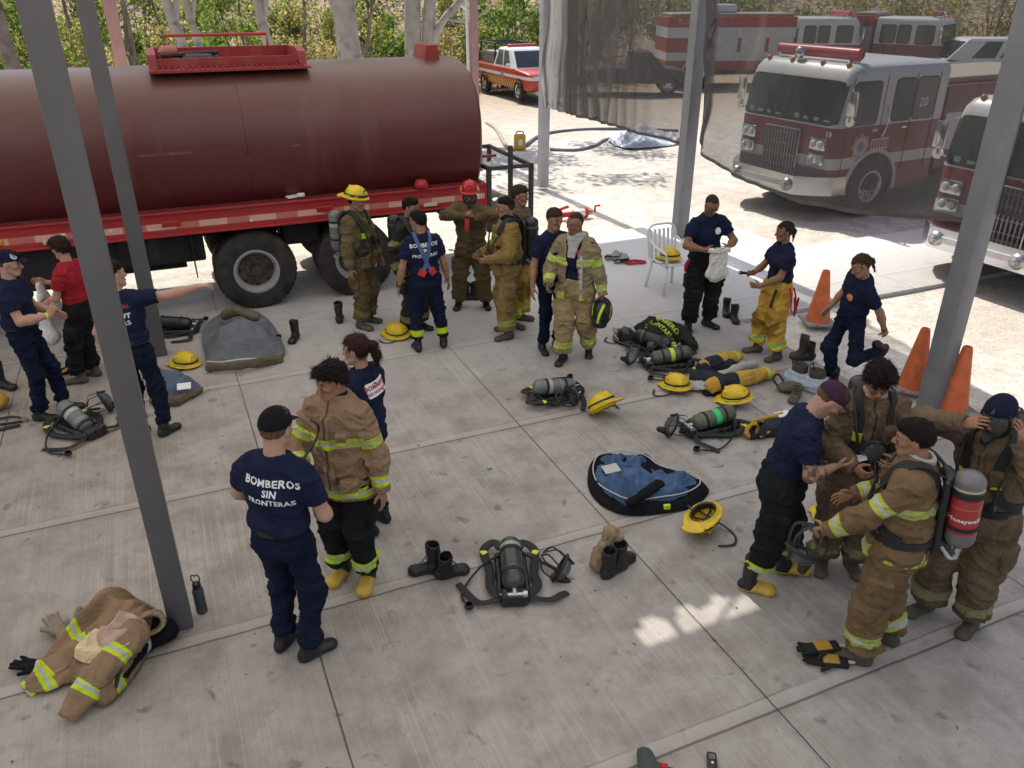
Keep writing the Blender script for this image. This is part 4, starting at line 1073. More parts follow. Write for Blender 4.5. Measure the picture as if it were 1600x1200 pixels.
def sheet(name, outline, hfun, mat, parent, step=.02, th=.008, seed=0, loc=None, amp=.02, edge=None, scale=6, stf=None, ax=None):
    """draped cloth: grid inside a closed outline, height by hfun(x,y) plus folds"""
    P = np.array([(p[0], p[1]) for p in outline]); lo, hi = P.min(0), P.max(0)
    nx, ny = int((hi[0]-lo[0])/step)+2, int((hi[1]-lo[1])/step)+2
    xs = lo[0]+step*np.arange(nx); ys = lo[1]+step*np.arange(ny); X, Y = np.meshgrid(xs, ys, indexing='ij'); x, y = X.ravel(), Y.ravel()
    ins = np.zeros(len(x), bool); dist = np.full(len(x), 9.); near = np.zeros((len(x), 2))
    for i in range(len(P)):
        a, b = P[i-1], P[i]; c = ((a[1] > y) != (b[1] > y)) & (x < (b[0]-a[0])*(y-a[1])/(b[1]-a[1]+1e-12)+a[0]); ins ^= c
        ab = b-a; t = np.clip(((x-a[0])*ab[0]+(y-a[1])*ab[1])/(ab@ab+1e-12), 0, 1); q = np.stack([a[0]+t*ab[0], a[1]+t*ab[1]], 1); d = np.hypot(x-q[:, 0], y-q[:, 1]); m = d < dist; dist[m] = d[m]; near[m] = q[m]
    idm = -np.ones((nx, ny), int); I = ins.reshape(nx, ny)
    keep = []
    for i in range(nx-1):
        for j in range(ny-1):
            if I[i, j] or I[i+1, j] or I[i, j+1] or I[i+1, j+1]: keep.append((i, j))
    cells = np.array(keep); qi = np.stack([cells[:, 0]*ny+cells[:, 1], (cells[:, 0]+1)*ny+cells[:, 1], (cells[:, 0]+1)*ny+cells[:, 1]+1, cells[:, 0]*ny+cells[:, 1]+1], 1)
    used = np.unique(qi); rem = np.full(nx*ny, -1); rem[used] = np.arange(len(used)); qi = rem[qi]
    x, y, inn, nr_ = x[used], y[used], ins[used], near[used]
    x = np.where(inn, x, nr_[:, 0]); y = np.where(inn, y, nr_[:, 1]); dd = np.where(inn, dist[used], 0)
    W = np.stack([x, y, x*0], 1)
    if ax is not None: W = np.stack([(x*ax[0]+y*ax[1])*.3, (y*ax[0]-x*ax[1])*1.25, x*0], 1)
    z = hfun(x, y, dd)+amp*(fbm(W, scale, 3, seed)*.6+.7*(1-np.abs(fbm(W, scale*.8, 2, seed+5))*2.2))*np.clip(dd/.06, .15, 1)
    z = np.maximum(z, .006); V = np.stack([x, y, z], 1)
    o = mesh_obj(name, V, qi, mat, parent, loc=loc, attrs={'col': np.ones((len(V), 3)), 'st': np.ones(len(V)) if stf is None else stf(x, y)})
    md = o.modifiers.new('thick', 'SOLIDIFY'); md.thickness = th; md.offset = -1
    return o
def glove(parent, x, y, yaw, mat, seed=0, z=.0, name='glove', palm=None, right=True):
    rnd = random.Random(seed); sx = 1 if right else -1
    A = [(rbox((0, .02, .028), (.045, .06, .020), None, .018), 0), (rbox((0, -.075, .028), (.045, .05, .022), None, .018), .02)]
    for i in range(4):
        X = (-.033+i*.022); l = (.07, .085, .08, .06)[i]; a = X*4+rnd.uniform(-.1, .1)
        A.append((rcone((X, .075, .028), (X+math.sin(a)*l, .075+l, .026+rnd.uniform(0, .012)), .0135, .012), .006))
    A.append((rcone((sx*-.04, -.01, .028), (sx*-.085, .055, .026), .016, .013), .012))
    V, Q = sdf_mesh(A, .006); V = wrinkle(V, Q, .003, None, seed, 25); V = V @ Rz(R(yaw)).T; V[:, 2] -= V[:, 2].min()-.001-z
    return mesh_obj(name, V, Q, mat, parent, loc=(x, y, 0))
def cone_thing(label, u, v, h=.75, tilt=0):
    x, y = G(u, v); root = empty('traffic_cone', (x, y, 0), random.uniform(0, 3), label, 'traffic cone', 'orange traffic cones beside the slab')
    mb = MB(); mb.lathe([(.155, .03), (.150, .05), (.05, h-.02), (.042, h), (.03, h), (.03, h-.03)], n=28); mb.build('cone_body', M['orange'], root, smooth=True, autosmooth=50)
    MB().box((0, 0, .018), (.40, .40, .034), bev=.014).build('cone_base', simple('cone_base_rubber', (.30, .27, .25), .8, dirt=((.12, .1, .09), 8., .5)), root, smooth=True, autosmooth=40)
    return root
# ---------------------------------------------------------------- vehicles
VP = {}
VP['tank'] = None
def paint(name, c, rough=.35, dust=None, var=.1, coat=.3):
    if name in _MC: return _MC[name]
    t = NT(name); n = t.noise(1.3, 5, .6); cc = t.mix(t.ramp(n, [(.3, 0.), (.75, 1.)]), tuple(x*(1-var) for x in c), tuple(min(1, x*(1+var)) for x in c))
    st = t.noise(3.0, 5, .65, t.mapping((1, 1, .25)))
    cc = t.mix(t.ramp(st, [(.52, 0.), (.8, .45)]), cc, dust or (.2, .16, .12))
    t.col(cc); t.b.inputs['Coat Weight'].default_value = coat; t.b.inputs['Coat Roughness'].default_value = .15
    t.bump(t.noise(2.2, 2), .05, .02)
    r = t.ramp(t.noise(5, 5, .6), [(.3, rough), (.8, min(rough+.3, 1))]); t.l(r, t.b.inputs['Roughness']); _MC[name] = t.m; return t.m
P_RED = paint('engine_red_paint', (.40, .012, .016)); P_WHITE = paint('engine_white_paint', (.74, .74, .72), .35, (.5, .46, .40))
P_TANK = None
def tank_paint():
    """oxide red tank, dusty brown on its crown, rain streaks and a long scuff"""
    t = NT('tanker_red_paint'); o = t.obj(); sp = t.n('SeparateXYZ'); t.l(o, sp.inputs[0])
    n = t.noise(1.1, 5, .6); cc = t.mix(n, (.075, .010, .011), (.11, .015, .015))
    st = t.noise(2.2, 6, .7, t.mapping((.9, 1, .12)))
    zz = t.math('ADD', sp.outputs[2], t.math('MULTIPLY', t.noise(.9, 4), .5))
    f = t.n('MapRange'); t.l(zz, f.inputs[0]); f.inputs[1].default_value = 2.5; f.inputs[2].default_value = 3.3; f.inputs[3].default_value = 0; f.inputs[4].default_value = .8
    cc = t.mix(f.outputs[0], cc, (.135, .066, .042)); cc = t.mix(t.ramp(st, [(.54, 0.), (.8, .35)]), cc, (.22, .12, .09))
    d = t.math('ABSOLUTE', t.math('SUBTRACT', sp.outputs[2], t.math('ADD', 2.12, t.math('MULTIPLY', t.noise(1.5, 3), .03)))); s1 = t.math('MULTIPLY', t.step(d, .012, .01), t.ramp(t.noise(.8, 4, .7), [(.5, 0.), (.62, .35)])); cc = t.mix(s1, cc, (.45, .3, .25))
    t.col(cc); t.b.inputs['Coat Weight'].default_value = .18; t.b.inputs['Coat Roughness'].default_value = .3
    t.bump(t.noise(1.6, 3), .12, .03); return t.pr(.42, 0, .5)
def reflective_rail():
    t = NT('rail_tape_paint'); o = t.obj(); sp = t.n('SeparateXYZ'); t.l(o, sp.inputs[0]); x, z = sp.outputs[0], sp.outputs[2]
    n = t.noise(2, 5, .6); cc = t.mix(n, (.33, .012, .016), (.42, .03, .03)); cc = t.mix(t.ramp(t.noise(6, 6, .75), [(.6, 0.), (.72, .8)]), cc, (.12, .03, .03))
    band = t.step(t.math('ABSOLUTE', t.math('SUBTRACT', z, 1.265)), .040, .003)
    ph = t.math('FRACT', t.math('MULTIPLY', x, 1/.62)); w = t.step(ph, .55, .01)
    wear = t.ramp(t.noise(7, 5, .7, t.mapping((1, 1, 2))), [(.34, .95), (.44, 0.)])
    tape = t.mix(w, t.mix(wear, (.50, .16, .12), (.46, .03, .03)), t.mix(wear, (.66, .38, .30), (.85, .84, .82)))
    t.col(t.mix(band, cc, tape)); return t.pr(.5, 0, .5)
def wheel(parent, x, y, r=.53, w=.28, deep=.10, side=-1, rimmat=None, dual=True, rim_r=.29, holes=8, name='wheel', hub=(.30, .02, .02)):
    """wheel with tyre as root part and rim; axis along local y, outside towards side*y"""
    mb = MB(); o = []; prof = [(rim_r, -w*.42), (rim_r+.02, -w*.5), (r*.86, -w*.52), (r*.97, -w*.44), (r, -w*.36), (r, w*.36), (r*.97, w*.44), (r*.86, w*.52), (rim_r+.02, w*.5), (rim_r, w*.42)]
    q = Matrix.Rotation(R(90), 3, 'X')
    mb.lathe(prof, (0, 0, 0), 44, rot=q, caps=False)
    for i in range(44):       # tread blocks
        a = 2*PI*(i+.5)/44
        for yy, sh in ((-w*.27, 0), (-w*.09, .5), (w*.09, 0), (w*.27, .5)):
            aa = a+sh*2*PI/44; mb.box((math.cos(aa)*(r+.004), yy, math.sin(aa)*(r+.004)), (.012, w*.15, .05), rot=Matrix.Rotation(-aa, 3, 'Y'))
    if dual: mb.lathe(prof, (0, -side*(w+.05), 0), 36, rot=q)
    tyre = mb.build(name, M['black_rubber'] if 'tyre' not in _MC else _MC['tyre'], parent, smooth=True, autosmooth=35, loc=(x, y, r))
    m2 = MB(); s = side
    m2.lathe([(rim_r, s*w*.46), (rim_r+.012, s*w*.5), (rim_r-.02, s*w*.5), (rim_r-.05, s*w*.35), (rim_r-.055, s*(w*.5-deep))], (0, 0, 0), 32, rot=Matrix.Rotation(R(90), 3, 'X'), caps=False)
    # lathe axis z -> -y under +90 X rotation: flip so that +s means towards s*y
    m2.V = [(a, -b, c) for a, b, c in m2.V]
    rim = m2.build('rim', rimmat or simple('rim_grey_paint', (.33, .33, .32), .5, dirt=((.16, .13, .1), 6., .55)), tyre, smooth=True, autosmooth=40)
    MB().lathe([(rim_r-.056, -s*(w*.5-deep)), (.001, -s*(w*.5-deep+.01))], (0, 0, 0), 28, rot=Matrix.Rotation(R(90), 3, 'X')).build('wheel_disc', simple('wheel_disc_recess_dirt', (.10, .075, .055), .7, dirt=((.03, .025, .02), 9., .45)) if deep > .1 else (rimmat or M['steel']), rim)  # dirt brown on deep rims, darkened to stand in for recess shade
    m3 = MB()
    for i in range(holes):
        a = 2*PI*i/holes; c = (math.cos(a)*.215, s*(w*.5-deep+.006), math.sin(a)*.215); m3.cyl((c[0], c[1], c[2]), (c[0], c[1]+s*.004, c[2]), .028, 10)
    m3.build('hand_hole', M['black_plastic'], rim)
    m3 = MB(); m3.cyl((0, s*(w*.5-deep), 0), (0, s*(w*.5-deep+.09), 0), .085, 20, r2=.07); 
    for i in range(10): a = 2*PI*i/10; m3.cyl((math.cos(a)*.14, s*(w*.5-deep), math.sin(a)*.14), (math.cos(a)*.14, s*(w*.5-deep+.03), math.sin(a)*.14), .013, 6)
    m3.build('hub', simple('hub_'+str(hub), hub, .5, dirt=((.1, .07, .05), 8., .5)), rim, smooth=True, autosmooth=40)
    return tyre
_MC['tyre'] = None
def tyre_mat():
    t = NT('tyre_rubber'); n = t.noise(5, 5, .6); t.col(t.mix(t.ramp(n, [(.35, 0.), (.8, 1.)]), (.022, .021, .02), (.075, .065, .052))); t.bump(t.noise(40, 2), .15, .005); return t.pr(.8, 0, .3)
_MC['tyre'] = tyre_mat()
def tanker():
    ang = R(22.8); o0 = G(410, 482)
    root = empty('tanker_truck', (o0[0], o0[1], 0), ang, 'long red water tanker truck with an oval tank and striped side rail', 'tanker truck')
    # local: x along the truck (towards its rear on the right), y away from the camera, z up. outer tyre face near y=0
    X0, X1 = -9.2, 3.28; cy = 1.22; zc, rx, rz = 2.04, 1.215, 1.01
    se = lambda c: math.copysign(abs(c)**.84, c)
    mat = tank_paint(); mb = MB(); n = 64; prof = []
    xs = [X0, X0+.03]+[X0+.03+(X1-X0-.06)*i/24 for i in range(1, 24)]+[X1-.03]
    V = []
    for x in xs:
        for k in range(n): a = 2*PI*k/n; V.append((x, cy-rx*se(math.cos(a)), zc+rz*se(math.sin(a))))
    F = [(i*n+k, i*n+(k+1) % n, (i+1)*n+(k+1) % n, (i+1)*n+k) for i in range(len(xs)-1) for k in range(n)]
    mb.add(V, F)
    for sgn, xe in ((1, X1-.03), (-1, X0)):      # dished ends
        o = len(mb.V); rings = [(1.0, 0), (.97, .035), (.88, .075), (.6, .12), (.3, .14)]
        V = [(xe+sgn*d, cy-rx*f*se(math.cos(2*PI*k/n)), zc+rz*f*se(math.sin(2*PI*k/n))) for f, d in rings for k in range(n)]+[(xe+sgn*.145, cy, zc)]
        F = [(i*n+k, i*n+(k+1) % n, (i+1)*n+(k+1) % n, (i+1)*n+k) for i in range(4) for k in range(n)]+[(4*n+k, 4*n+(k+1) % n, 5*n) for k in range(n)]
        mb.add(V, F)
    tank = mb.build('tank', mat, root, smooth=True, autosmooth=50)
    # weld seams as slim hoops
    for i, x in enumerate((-6.4, -3.1, .1)):
        mb = MB(); mb.tube([(x, cy-(rx+.001)*se(math.cos(2*PI*k/60)), zc+(rz+.001)*se(math.sin(2*PI*k/60))) for k in range(61)], .006, 6); mb.build('weld_seam', mat, tank, smooth=True)
    rail = reflective_rail(); mb = MB()
    mb.box(((X0+X1)/2, -.02, 1.29), (X1-X0, .05, .30), bev=.012); mb.box(((X0+X1)/2, -.05, 1.43), (X1-X0, .05, .03), bev=.008); mb.box(((X0+X1)/2, -.05, 1.15), (X1-X0, .05, .03), bev=.008)
    mb.build('side_rail', rail, root)
    MB().box(((X0+X1)/2, cy, 1.42), (X1-X0-.02, 2.40, .05)).build('deck', paint('deck_red', (.16, .02, .02), .6), root)
    for x, m_ in ((-3.05, 'orange'), (-2.85, 'orange')):
        mb = MB(); mb.lathe([(.001, .02), (.045, .018), (.05, .0)], (x, -.052, 1.27), 14, rot=Matrix.Rotation(R(90), 3, 'X')); mb.build('marker_light', simple('amber_lens', (.65, .25, .03), .25), root, smooth=True)
    for x in (-2.3, 2.45):
        mb = MB(); mb.box((x, -.07, 1.22), (.2, .03, .05), bev=.008); mb.build('marker_light', simple('white_lens', (.6, .55, .4), .3), root)
    for x in (-.95, .98):
        mb = MB(); mb.box((x, -.056, 1.30), (.22, .03, .075), bev=.012); mb.build('reflector', simple('red_lens', (.4, .02, .02), .2), root)
    # platform on the crown
    px0, px1 = -.82, 1.02; zt = zc+rz
    pr_ = paint('platform_red', (.28, .018, .02), .55, (.3, .2, .14))
    mb = MB(); yf = .62
    mb.box(((px0+px1)/2, cy, zt+.02), (px1-px0, .95, .03)); mb.box(((px0+px1)/2, cy-.46, zt+.05), (px1-px0, .04, .12)); mb.box(((px0+px1)/2, cy+.46, zt+.10), (px1-px0, .04, .16))
    mb.box(((px0+px1)/2, cy-.62, zt-.02), (px1-px0+.12, .26, .03))
    for i in range(26): mb.box((px0+(px1-px0)*(i+.5)/26, cy-.62, zt+.004), (.012, .25, .03))
    for x in (px0, px1): mb.prism([(cy-.55, zt-.05), (cy+.5, zt-.05), (cy+.5, zt+.18), (cy-.30, zt+.20), (cy-.48, zt+.16)], x-.05, x+.05, 'x')
    plat = mb.build('top_platform', pr_, root)
    mb = MB(); zr = zt+.33
    mb.tube([(-.62, cy+.48, zt+.1), (-.62, cy+.48, zr), (.72, cy+.48, zr), (.72, cy+.48, zt+.1)], .022, 8); mb.build('hand_rail', P_RED, plat)
    mb = MB(); mb.tube(catmull([(-.68, cy, zt+.03), (-.68, cy, zt+.13), (-.60, cy-.03, zt+.17), (-.50, cy-.05, zt+.165)], 5), .07, 14); mb.build('vent_pipe', paint('pipe_pink', (.36, .12, .10), .6), plat, smooth=True)
    mb = MB(); mb.lathe([(.001, .06), (.2, .06), (.24, .03), (.26, 0)], (-.25, cy, zt+.08), 20); mb.cyl((-.7, cy-.1, zt+.12), (.0, cy-.1, zt+.15), .03, 8); mb.box((-.45, cy-.05, zt+.13), (.3, .08, .05)); mb.build('manhole_hatch', M['black_plastic'], plat, smooth=True, autosmooth=40)
    mb = MB(); mb.prism([(2.75, zt-.08), (3.0, zt-.10), (2.97, zt+.18), (2.80, zt+.17)], cy-.28, cy+.28, 'y'); mb.build('rear_lifting_lug', pr_, tank)
    # running gear and underside
    und = simple('underbody_black', (.012, .011, .011), .8, dirt=((.05, .04, .03), 3., .6))
    mb = MB(); mb.box((-2.7, cy-.40, 1.02), (11.8, .10, .28)); mb.box((-2.7, cy+.40, 1.02), (11.8, .10, .28))
    for i in range(9): mb.box((-8.5+i*1.4, cy, 1.08), (.1, 2.1, .16))
    mb.build('chassis', und, root)
    mb = MB(); mb.box((-5.1, .62, .86), (6.9, 1.1, .55), bev=.03); mb.box((-1.15, .7, .93), (1.1, 1.2, .40), bev=.03); mb.box((.68, .9, .95), (.5, 1.3, .36), bev=.03); mb.build('skirt_box', und, root)
    mb = MB(); mb.lathe([(.28, -.5), (.30, -.5), (.30, .5), (.28, .5)], (-1.35, .65, .82), 20, rot=Matrix.Rotation(R(90), 3, 'Y')); mb.build('air_reservoir', und, root, smooth=True, autosmooth=40)
    for x in (0, 1.36):
        wheel(root, x, .14, .53, .28, .13, -1, hub=(.05, .035, .03) if x == 0 else (.30, .02, .02))
        w2 = wheel(root, x, 2.30, .53, .28, .13, 1)
        mb = MB(); mb.cyl((x, .2, .53), (x, 2.3, .53), .085, 12); mb.build('axle', und, root)
    wheel(root, -7.6, .14, .53, .28, .05, -1, dual=False)
    mb = MB()
    for x in (.68,): mb.box((x, .5, .80), (1.5, .08, .12)); mb.box((x, 1.95, .80), (1.5, .08, .12))
    mb.build('leaf_spring', und, root)
    for x in (-.75, 2.15):
        mb = MB(); mb.box((x, .30, .85), (.015, .6, .62)); mb.build('mud_flap', M['black_rubber'], root)
    # rear: red end panel, steel rack, valves, lamp on a stalk
    mb = MB(); mb.box((3.30, cy, 1.12), (.08, 2.42, .62), bev=.01); mb.build('rear_panel', P_RED, root)
    mb = MB(); fr_ = simple('rack_dark_steel', (.06, .06, .062), .6, .3)
    zt2, zb = 1.62, .72; A, B = 3.38, 4.05; ya, yb = .05, 1.75
    for x in (A, B):
        for y in (ya, yb): mb.box((x, y, (zt2+zb)/2), (.06, .06, zt2-zb))
    for z in (zt2, zb):
        for y in (ya, yb): mb.box(((A+B)/2, y, z), (B-A+.06, .05, .05))
        for x in (A, B): mb.box((x, (ya+yb)/2, z), (.05, yb-ya+.06, .05))
    mb.box((A+.34, ya, (zt2+zb)/2+.15), (.06, .05, zt2-zb+.3)); mb.box(((A+B)/2, (ya+yb)/2, zb-.01), (B-A, yb-ya, .02))
    mb.build('rear_rack', fr_, root)
    mb = MB(); rnd = random.Random(3)
    for k in range(3):
        mb.tube(catmull([(A+.1, ya+.25+k*.4, zb+.12), (A+.3, ya+.2+k*.4, zb+.42-k*.05), (B-.12, ya+.32+k*.4, zb+.25), (A+.35, ya+.5+k*.4, zb+.15), (A+.1, ya+.3+k*.4, zb+.3)], 8), .042, 8)
    mb.build('coiled_hose', simple('grey_hose', (.36, .34, .31), .7), root, smooth=True)
    mb = MB(); mb.lathe([(.07, 0), (.075, .06), (.055, .08), (.055, .2), (.08, .22), (.08, .27)], (3.36, .45, 1.58), 16, rot=Matrix.Rotation(R(90), 3, 'Y')); mb.build('outlet_valve', M['white_paint'], root, smooth=True, autosmooth=40)
    mb = MB(); mb.box((3.5, .45, 1.72), (.32, .03, .04), bev=.008); mb.cyl((3.42, .45, 1.64), (3.42, .45, 1.72), .02, 8); mb.build('valve_lever', P_RED, root)
    mb = MB(); mb.tube(catmull([(3.30, 1.5, 1.3), (3.42, 1.45, 1.75), (3.40, 1.35, 2.1), (3.46, 1.3, 2.25)], 5), .012, 6); mb.lathe([(.001, -.04), (.09, -.03), (.10, .0), (.09, .035), (.001, .04)], (3.47, 1.3, 2.33), 16, rot=Matrix.Rotation(R(70), 3, 'Y')); mb.build('stalk_lamp', M['black_plastic'], root, smooth=True, autosmooth=40)
    mb = MB(); mb.lathe([(.001, .12), (.07, .11), (.10, .06), (.11, 0)], (2.35, -.0, 1.45), 16); mb.build('filler_cap', P_RED, root, smooth=True)
    mb = MB(); mb.box((.62, .08, 1.47), (.22, .1, .03), bev=.01, rz=.3); mb.box((.70, .04, 1.49), (.1, .06, .05), bev=.015); mb.build('rag', M['white_cloth'], root)
    return root
def body_loft(mb, secs, m=0):
    """secs: list of (x, [(y,z)...]) same count; closed loops"""
    n = len(secs[0][1]); V = [(x, y, z) for x, L in secs for y, z in L]
    F = [(i*n+k, i*n+(k+1) % n, (i+1)*n+(k+1) % n, (i+1)*n+k) for i in range(len(secs)-1) for k in range(n)]+[tuple(range(n)), tuple((len(secs)-1)*n+k for k in range(n-1, -1, -1))]
    return mb.add(V, F, m)
def rrect(hy, z0, z1, r=.1, k=4):
    L = []
    for cx, cz, a0 in ((hy-r, z1-r, 0), (-hy+r, z1-r, 90), (-hy+r, z0+r, 180), (hy-r, z0+r, 270)):
        for i in range(k+1): a = R(a0+90*i/k); L.append((cx+r*math.cos(a), cz+r*math.sin(a)))
    return L
def cab_paint(name, belt, stripe, top, red=(.215, .011, .018), lower=(.06, .05, .05)):
    t = NT(name); sp = t.n('SeparateXYZ'); t.l(t.obj(), sp.inputs[0]); z = sp.outputs[2]
    n = t.noise(1.4, 5, .6); rd = t.mix(n, tuple(x*.8 for x in red), tuple(x*1.15 for x in red)); wh = t.mix(n, (.66, .66, .64), (.80, .80, .78))
    c = t.mix(t.step(z, belt, .004), wh, rd); c = t.mix(t.math('MULTIPLY', t.step(z, stripe[1], .004), t.math('SUBTRACT', 1., t.step(z, stripe[0], .004))), c, wh)
    c = t.mix(t.step(z, lower[0] if lower[0] > .3 else .0, .004), c, (.05, .05, .05))
    d = t.ramp(t.noise(2.6, 6, .7, t.mapping((1, 1, .3))), [(.52, 0.), (.8, .35)]); c = t.mix(d, c, (.40, .34, .27))
    t.col(c); t.b.inputs['Coat Weight'].default_value = .3; return t.pr(.35)
def fire_engine(name, label, corner, axis_deg, num=None, detailed=True, body_len=4.6, length_cab=2.85, bodymat=None, light_bar='red', emblem=True, W=2.45, group=None, xlights=True, rescue=False, wind=None, windows=True, top=2.72, btop=2.77):
    """cab-forward engine. local: +x to its rear, front plane at x=0, y from 0 (left side in the picture's near corner) to W, z up"""
    root = empty('fire_engine', (corner[0], corner[1], 0), R(axis_deg), label, 'fire engine', group)
    L = length_cab; belt, st = 1.66, (.92, 1.12)
    cp = cab_paint('engine_two_tone_paint_'+name, belt, st, top); cy = W/2
    mb = MB(); secs = []
    def sh(L_, x): return (x, [(cy+y, z) for y, z in L_])
    base = .50; hw = W/2
    zs = [base, .7, 1.3, belt, 1.8, 2.45, top-.16, top-.05, top]
    # side profile of the nose: x offset of the front at height z
    nose = lambda z: .02 if z < belt else .02+(z-belt)*.20 if z < 2.45 else .02+.16+(z-2.45)*.55
    xsn = []
    ns = 30
    for iz, z in enumerate(zs):
        ring = []
        inset = 0 if z < top-.12 else (.05 if z < top-.02 else .16)
        x0 = nose(z)+inset*.5; x1 = L-inset*.3; rr = .16
        for (cx, cyy, a0) in ((x0+rr, hw-inset-rr, 90), (x0+rr, -hw+inset+rr, 180)):
            for i in range(6): a = R(a0+90*i/5); ring.append((cx+rr*math.cos(a), cy+cyy+rr*math.sin(a), z))
        ring += [(x1, cy-hw+inset, z), (x1, cy+hw-inset, z)]
        xsn.append(ring)
    n = len(xsn[0]); V = [v for r_ in xsn for v in r_]; F = [(i*n+k, i*n+(k+1) % n, (i+1)*n+(k+1) % n, (i+1)*n+k) for i in range(len(zs)-1) for k in range(n)]+[tuple(range(n)), tuple((len(zs)-1)*n+k for k in range(n-1, -1, -1))]
    mb.add(V, F)
    cab = mb.build('cab', cp, root, smooth=True, autosmooth=40)
    gl = M['vehicle_glass']; trim = M['black_rubber']
    def wx(z): return nose(z)-.012
    for sy in (0, 1):        # split windscreen, rounded outer corners
        y0, y1 = (.05, cy-.02) if sy == 0 else (cy+.02, W-.05); z0, z1 = belt+.05, 2.43
        for nm, gr, dx, mt in (('windscreen_seal', .022, -.012, trim), ('windscreen', 0, -.020, gl)):
            V = []; ny_, nz_ = 14, 7
            for iz in range(nz_):
                for iy in range(ny_):
                    z = z0-gr+(z1-z0+2*gr)*iz/(nz_-1); y = y0-gr+(y1-y0+2*gr)*iy/(ny_-1); d = min(max(0, abs(y-cy)-(hw-.16)), .155)
                    c_ = .05*((1 if (sy == 0) == (iy < ny_/2) else 0)*max(0, abs(iy-(ny_-1)/2)/((ny_-1)/2)-.75)*4*(1 if iz in (0, nz_-1) else 0)); V.append((nose(z)+.16-math.sqrt(.16**2-d*d)+dx, y, z+(c_ if iz == 0 else -c_)))
            MB().add(V, [(p_*ny_+q_, p_*ny_+q_+1, (p_+1)*ny_+q_+1, (p_+1)*ny_+q_) for p_ in range(nz_-1) for q_ in range(ny_-1)]).build(nm, mt, cab, smooth=True)
        if detailed:      # things lying behind the glass
            mb = MB()
            for k in range(4): mb.box((nose(belt+.12)-.024, y0+.2+k*.24, belt+.10+.02*(k % 2)), (.004, .14-.03*(k % 2), .05+.02*k), rz=0)
            mb.build('dash_papers', simple('dash_papers_pale', (.30, .40, .40), .6), cab)
    mb = MB()
    for sy in (0, 1):
        yb = cy-.6 if sy == 0 else cy+.35; mb.tube([(wx(belt+.05)-.02, yb, belt+.05), (wx(2.0)-.03, yb+.25, 2.1)], .012, 6)
    mb.build('wiper', trim, cab)
    if windows:
        wl = wind or ((.34, 1.02, 1.70, 2.42), (1.42, 1.93, 1.72, 2.44), (1.99, 2.56, 1.72, 2.44))
        for side in (0, 1):
            y = -.006 if side == 0 else W+.006; sg = -1 if side == 0 else 1
            for (xa, xb, za, zb) in wl:
                def rr_(x0, x1, z0, z1, r=.08):
                    L_ = []
                    for (xx, zz, a0) in ((x1-r, z1-r, 0), (x0+r, z1-r, 90), (x0+r, z0+r, 180), (x1-r, z0+r, 270)):
                        for i in range(5): a = R(a0+22.5*i); L_.append((xx+r*math.cos(a), zz+r*math.sin(a)))
                    return L_
                q = rr_(xa-.025, xb+.025, za-.025, zb+.025, .1); f = MB().add([(a, y, b) for a, b in q], [tuple(range(len(q)))]).build('window_seal', trim, cab)
                q = rr_(xa, xb, za, zb); MB().add([(a, y+sg*.006, b) for a, b in q], [tuple(range(len(q)))]).build('side_window', gl, cab)
            if detailed:
                mb = MB()
                for x in (.30, 1.16, 1.95, 2.6): mb.box((x, y, 1.65), (.012, .006, 1.75))
                mb.build('door_gap', trim, cab)
                mb = MB(); mb.tube(catmull([(1.22, y+sg*.03, 1.45), (1.24, y+sg*.07, 1.6), (1.26, y+sg*.07, 1.85), (1.25, y+sg*.03, 2.0)], 4), .016, 6); mb.build('grab_rail', M['chrome'], cab)
                mb = MB(); mb.box((1.02, y+sg*.015, 1.58), (.16, .03, .06), bev=.01); mb.box((1.80, y+sg*.015, 1.58), (.14, .03, .05), bev=.01); mb.build('door_handle', M['chrome'], cab)
                mb = MB(); mb.box((1.22, y+sg*.01, 1.32), (.46, .02, .2), bev=.006); v_ = mb.build('side_vent', P_WHITE, cab)
                mb = MB()
                for i in range(6): mb.box((1.03+i*.076, y+sg*.022, 1.32), (.04, .006, .15))
                mb.build('vent_slot', M['red_print'], v_)
    # front end
    mb = MB(); mb.box((-.015, cy, 1.16), (.06, .90, .80), bev=.02); g = mb.build('grille_frame', M['chrome'], cab)
    mb = MB()
    for i in range(11): mb.box((-.05, cy-.38+i*.076, 1.16), (.02, .022, .74))
    for i in range(4): mb.box((-.045, cy, .86+i*.2), (.012, .84, .02))
    mb.build('grille_bars', simple('grille_bars_metal', (.30, .29, .27), .4, .7), g)
    MB().box((-.048, cy, 1.16), (.006, .86, .76)).build('grille_mesh', M['black_plastic'], g)
    for sy in (.33, W-.33):
        for zz, mt in ((1.36, 'red'), (1.08, 'white')):
            mb = MB(); mb.box((-.01, sy, zz), (.07, .38, .23), bev=.03); hb = mb.build('lamp_bezel', M['chrome'], cab, smooth=True, autosmooth=40)
            for k in (-1, 1):
                mb = MB(); mb.lathe([(.001, .03), (.05, .025), (.072, .0)], (-.045, sy+k*.088, zz), 14, rot=Matrix.Rotation(R(-90), 3, 'Y')); mb.build('headlight' if mt == 'white' else 'warning_light', simple('lamp_lens_'+mt, (.35, .02, .02) if mt == 'red' and not k < 0 else (.72, .72, .70), .12), hb, smooth=True)
    mb = MB(); pts = [(.45, -.06), (.12, -.06), (-.16, .12), (-.42, .40), (-.42, W-.40), (-.16, W-.12), (.12, W+.06), (.45, W+.06)]
    o = [(a, b, .46) for a, b in pts]+[(a, b, .80) for a, b in pts]; k = len(pts)
    mb.add(o, [(i, i+1, i+1+k, i+k) for i in range(k-1)]+[tuple(range(k, 2*k)), tuple(range(k-1, -1, -1)), (0, k, 2*k-1, k-1)])
    bp = mb.build('front_bumper', M['chrome'], root, bevel=0)
    MB().box((-.43, cy, .63), (.03, 1.2, .10), bev=.005).build('bumper_plate', P_WHITE, bp)
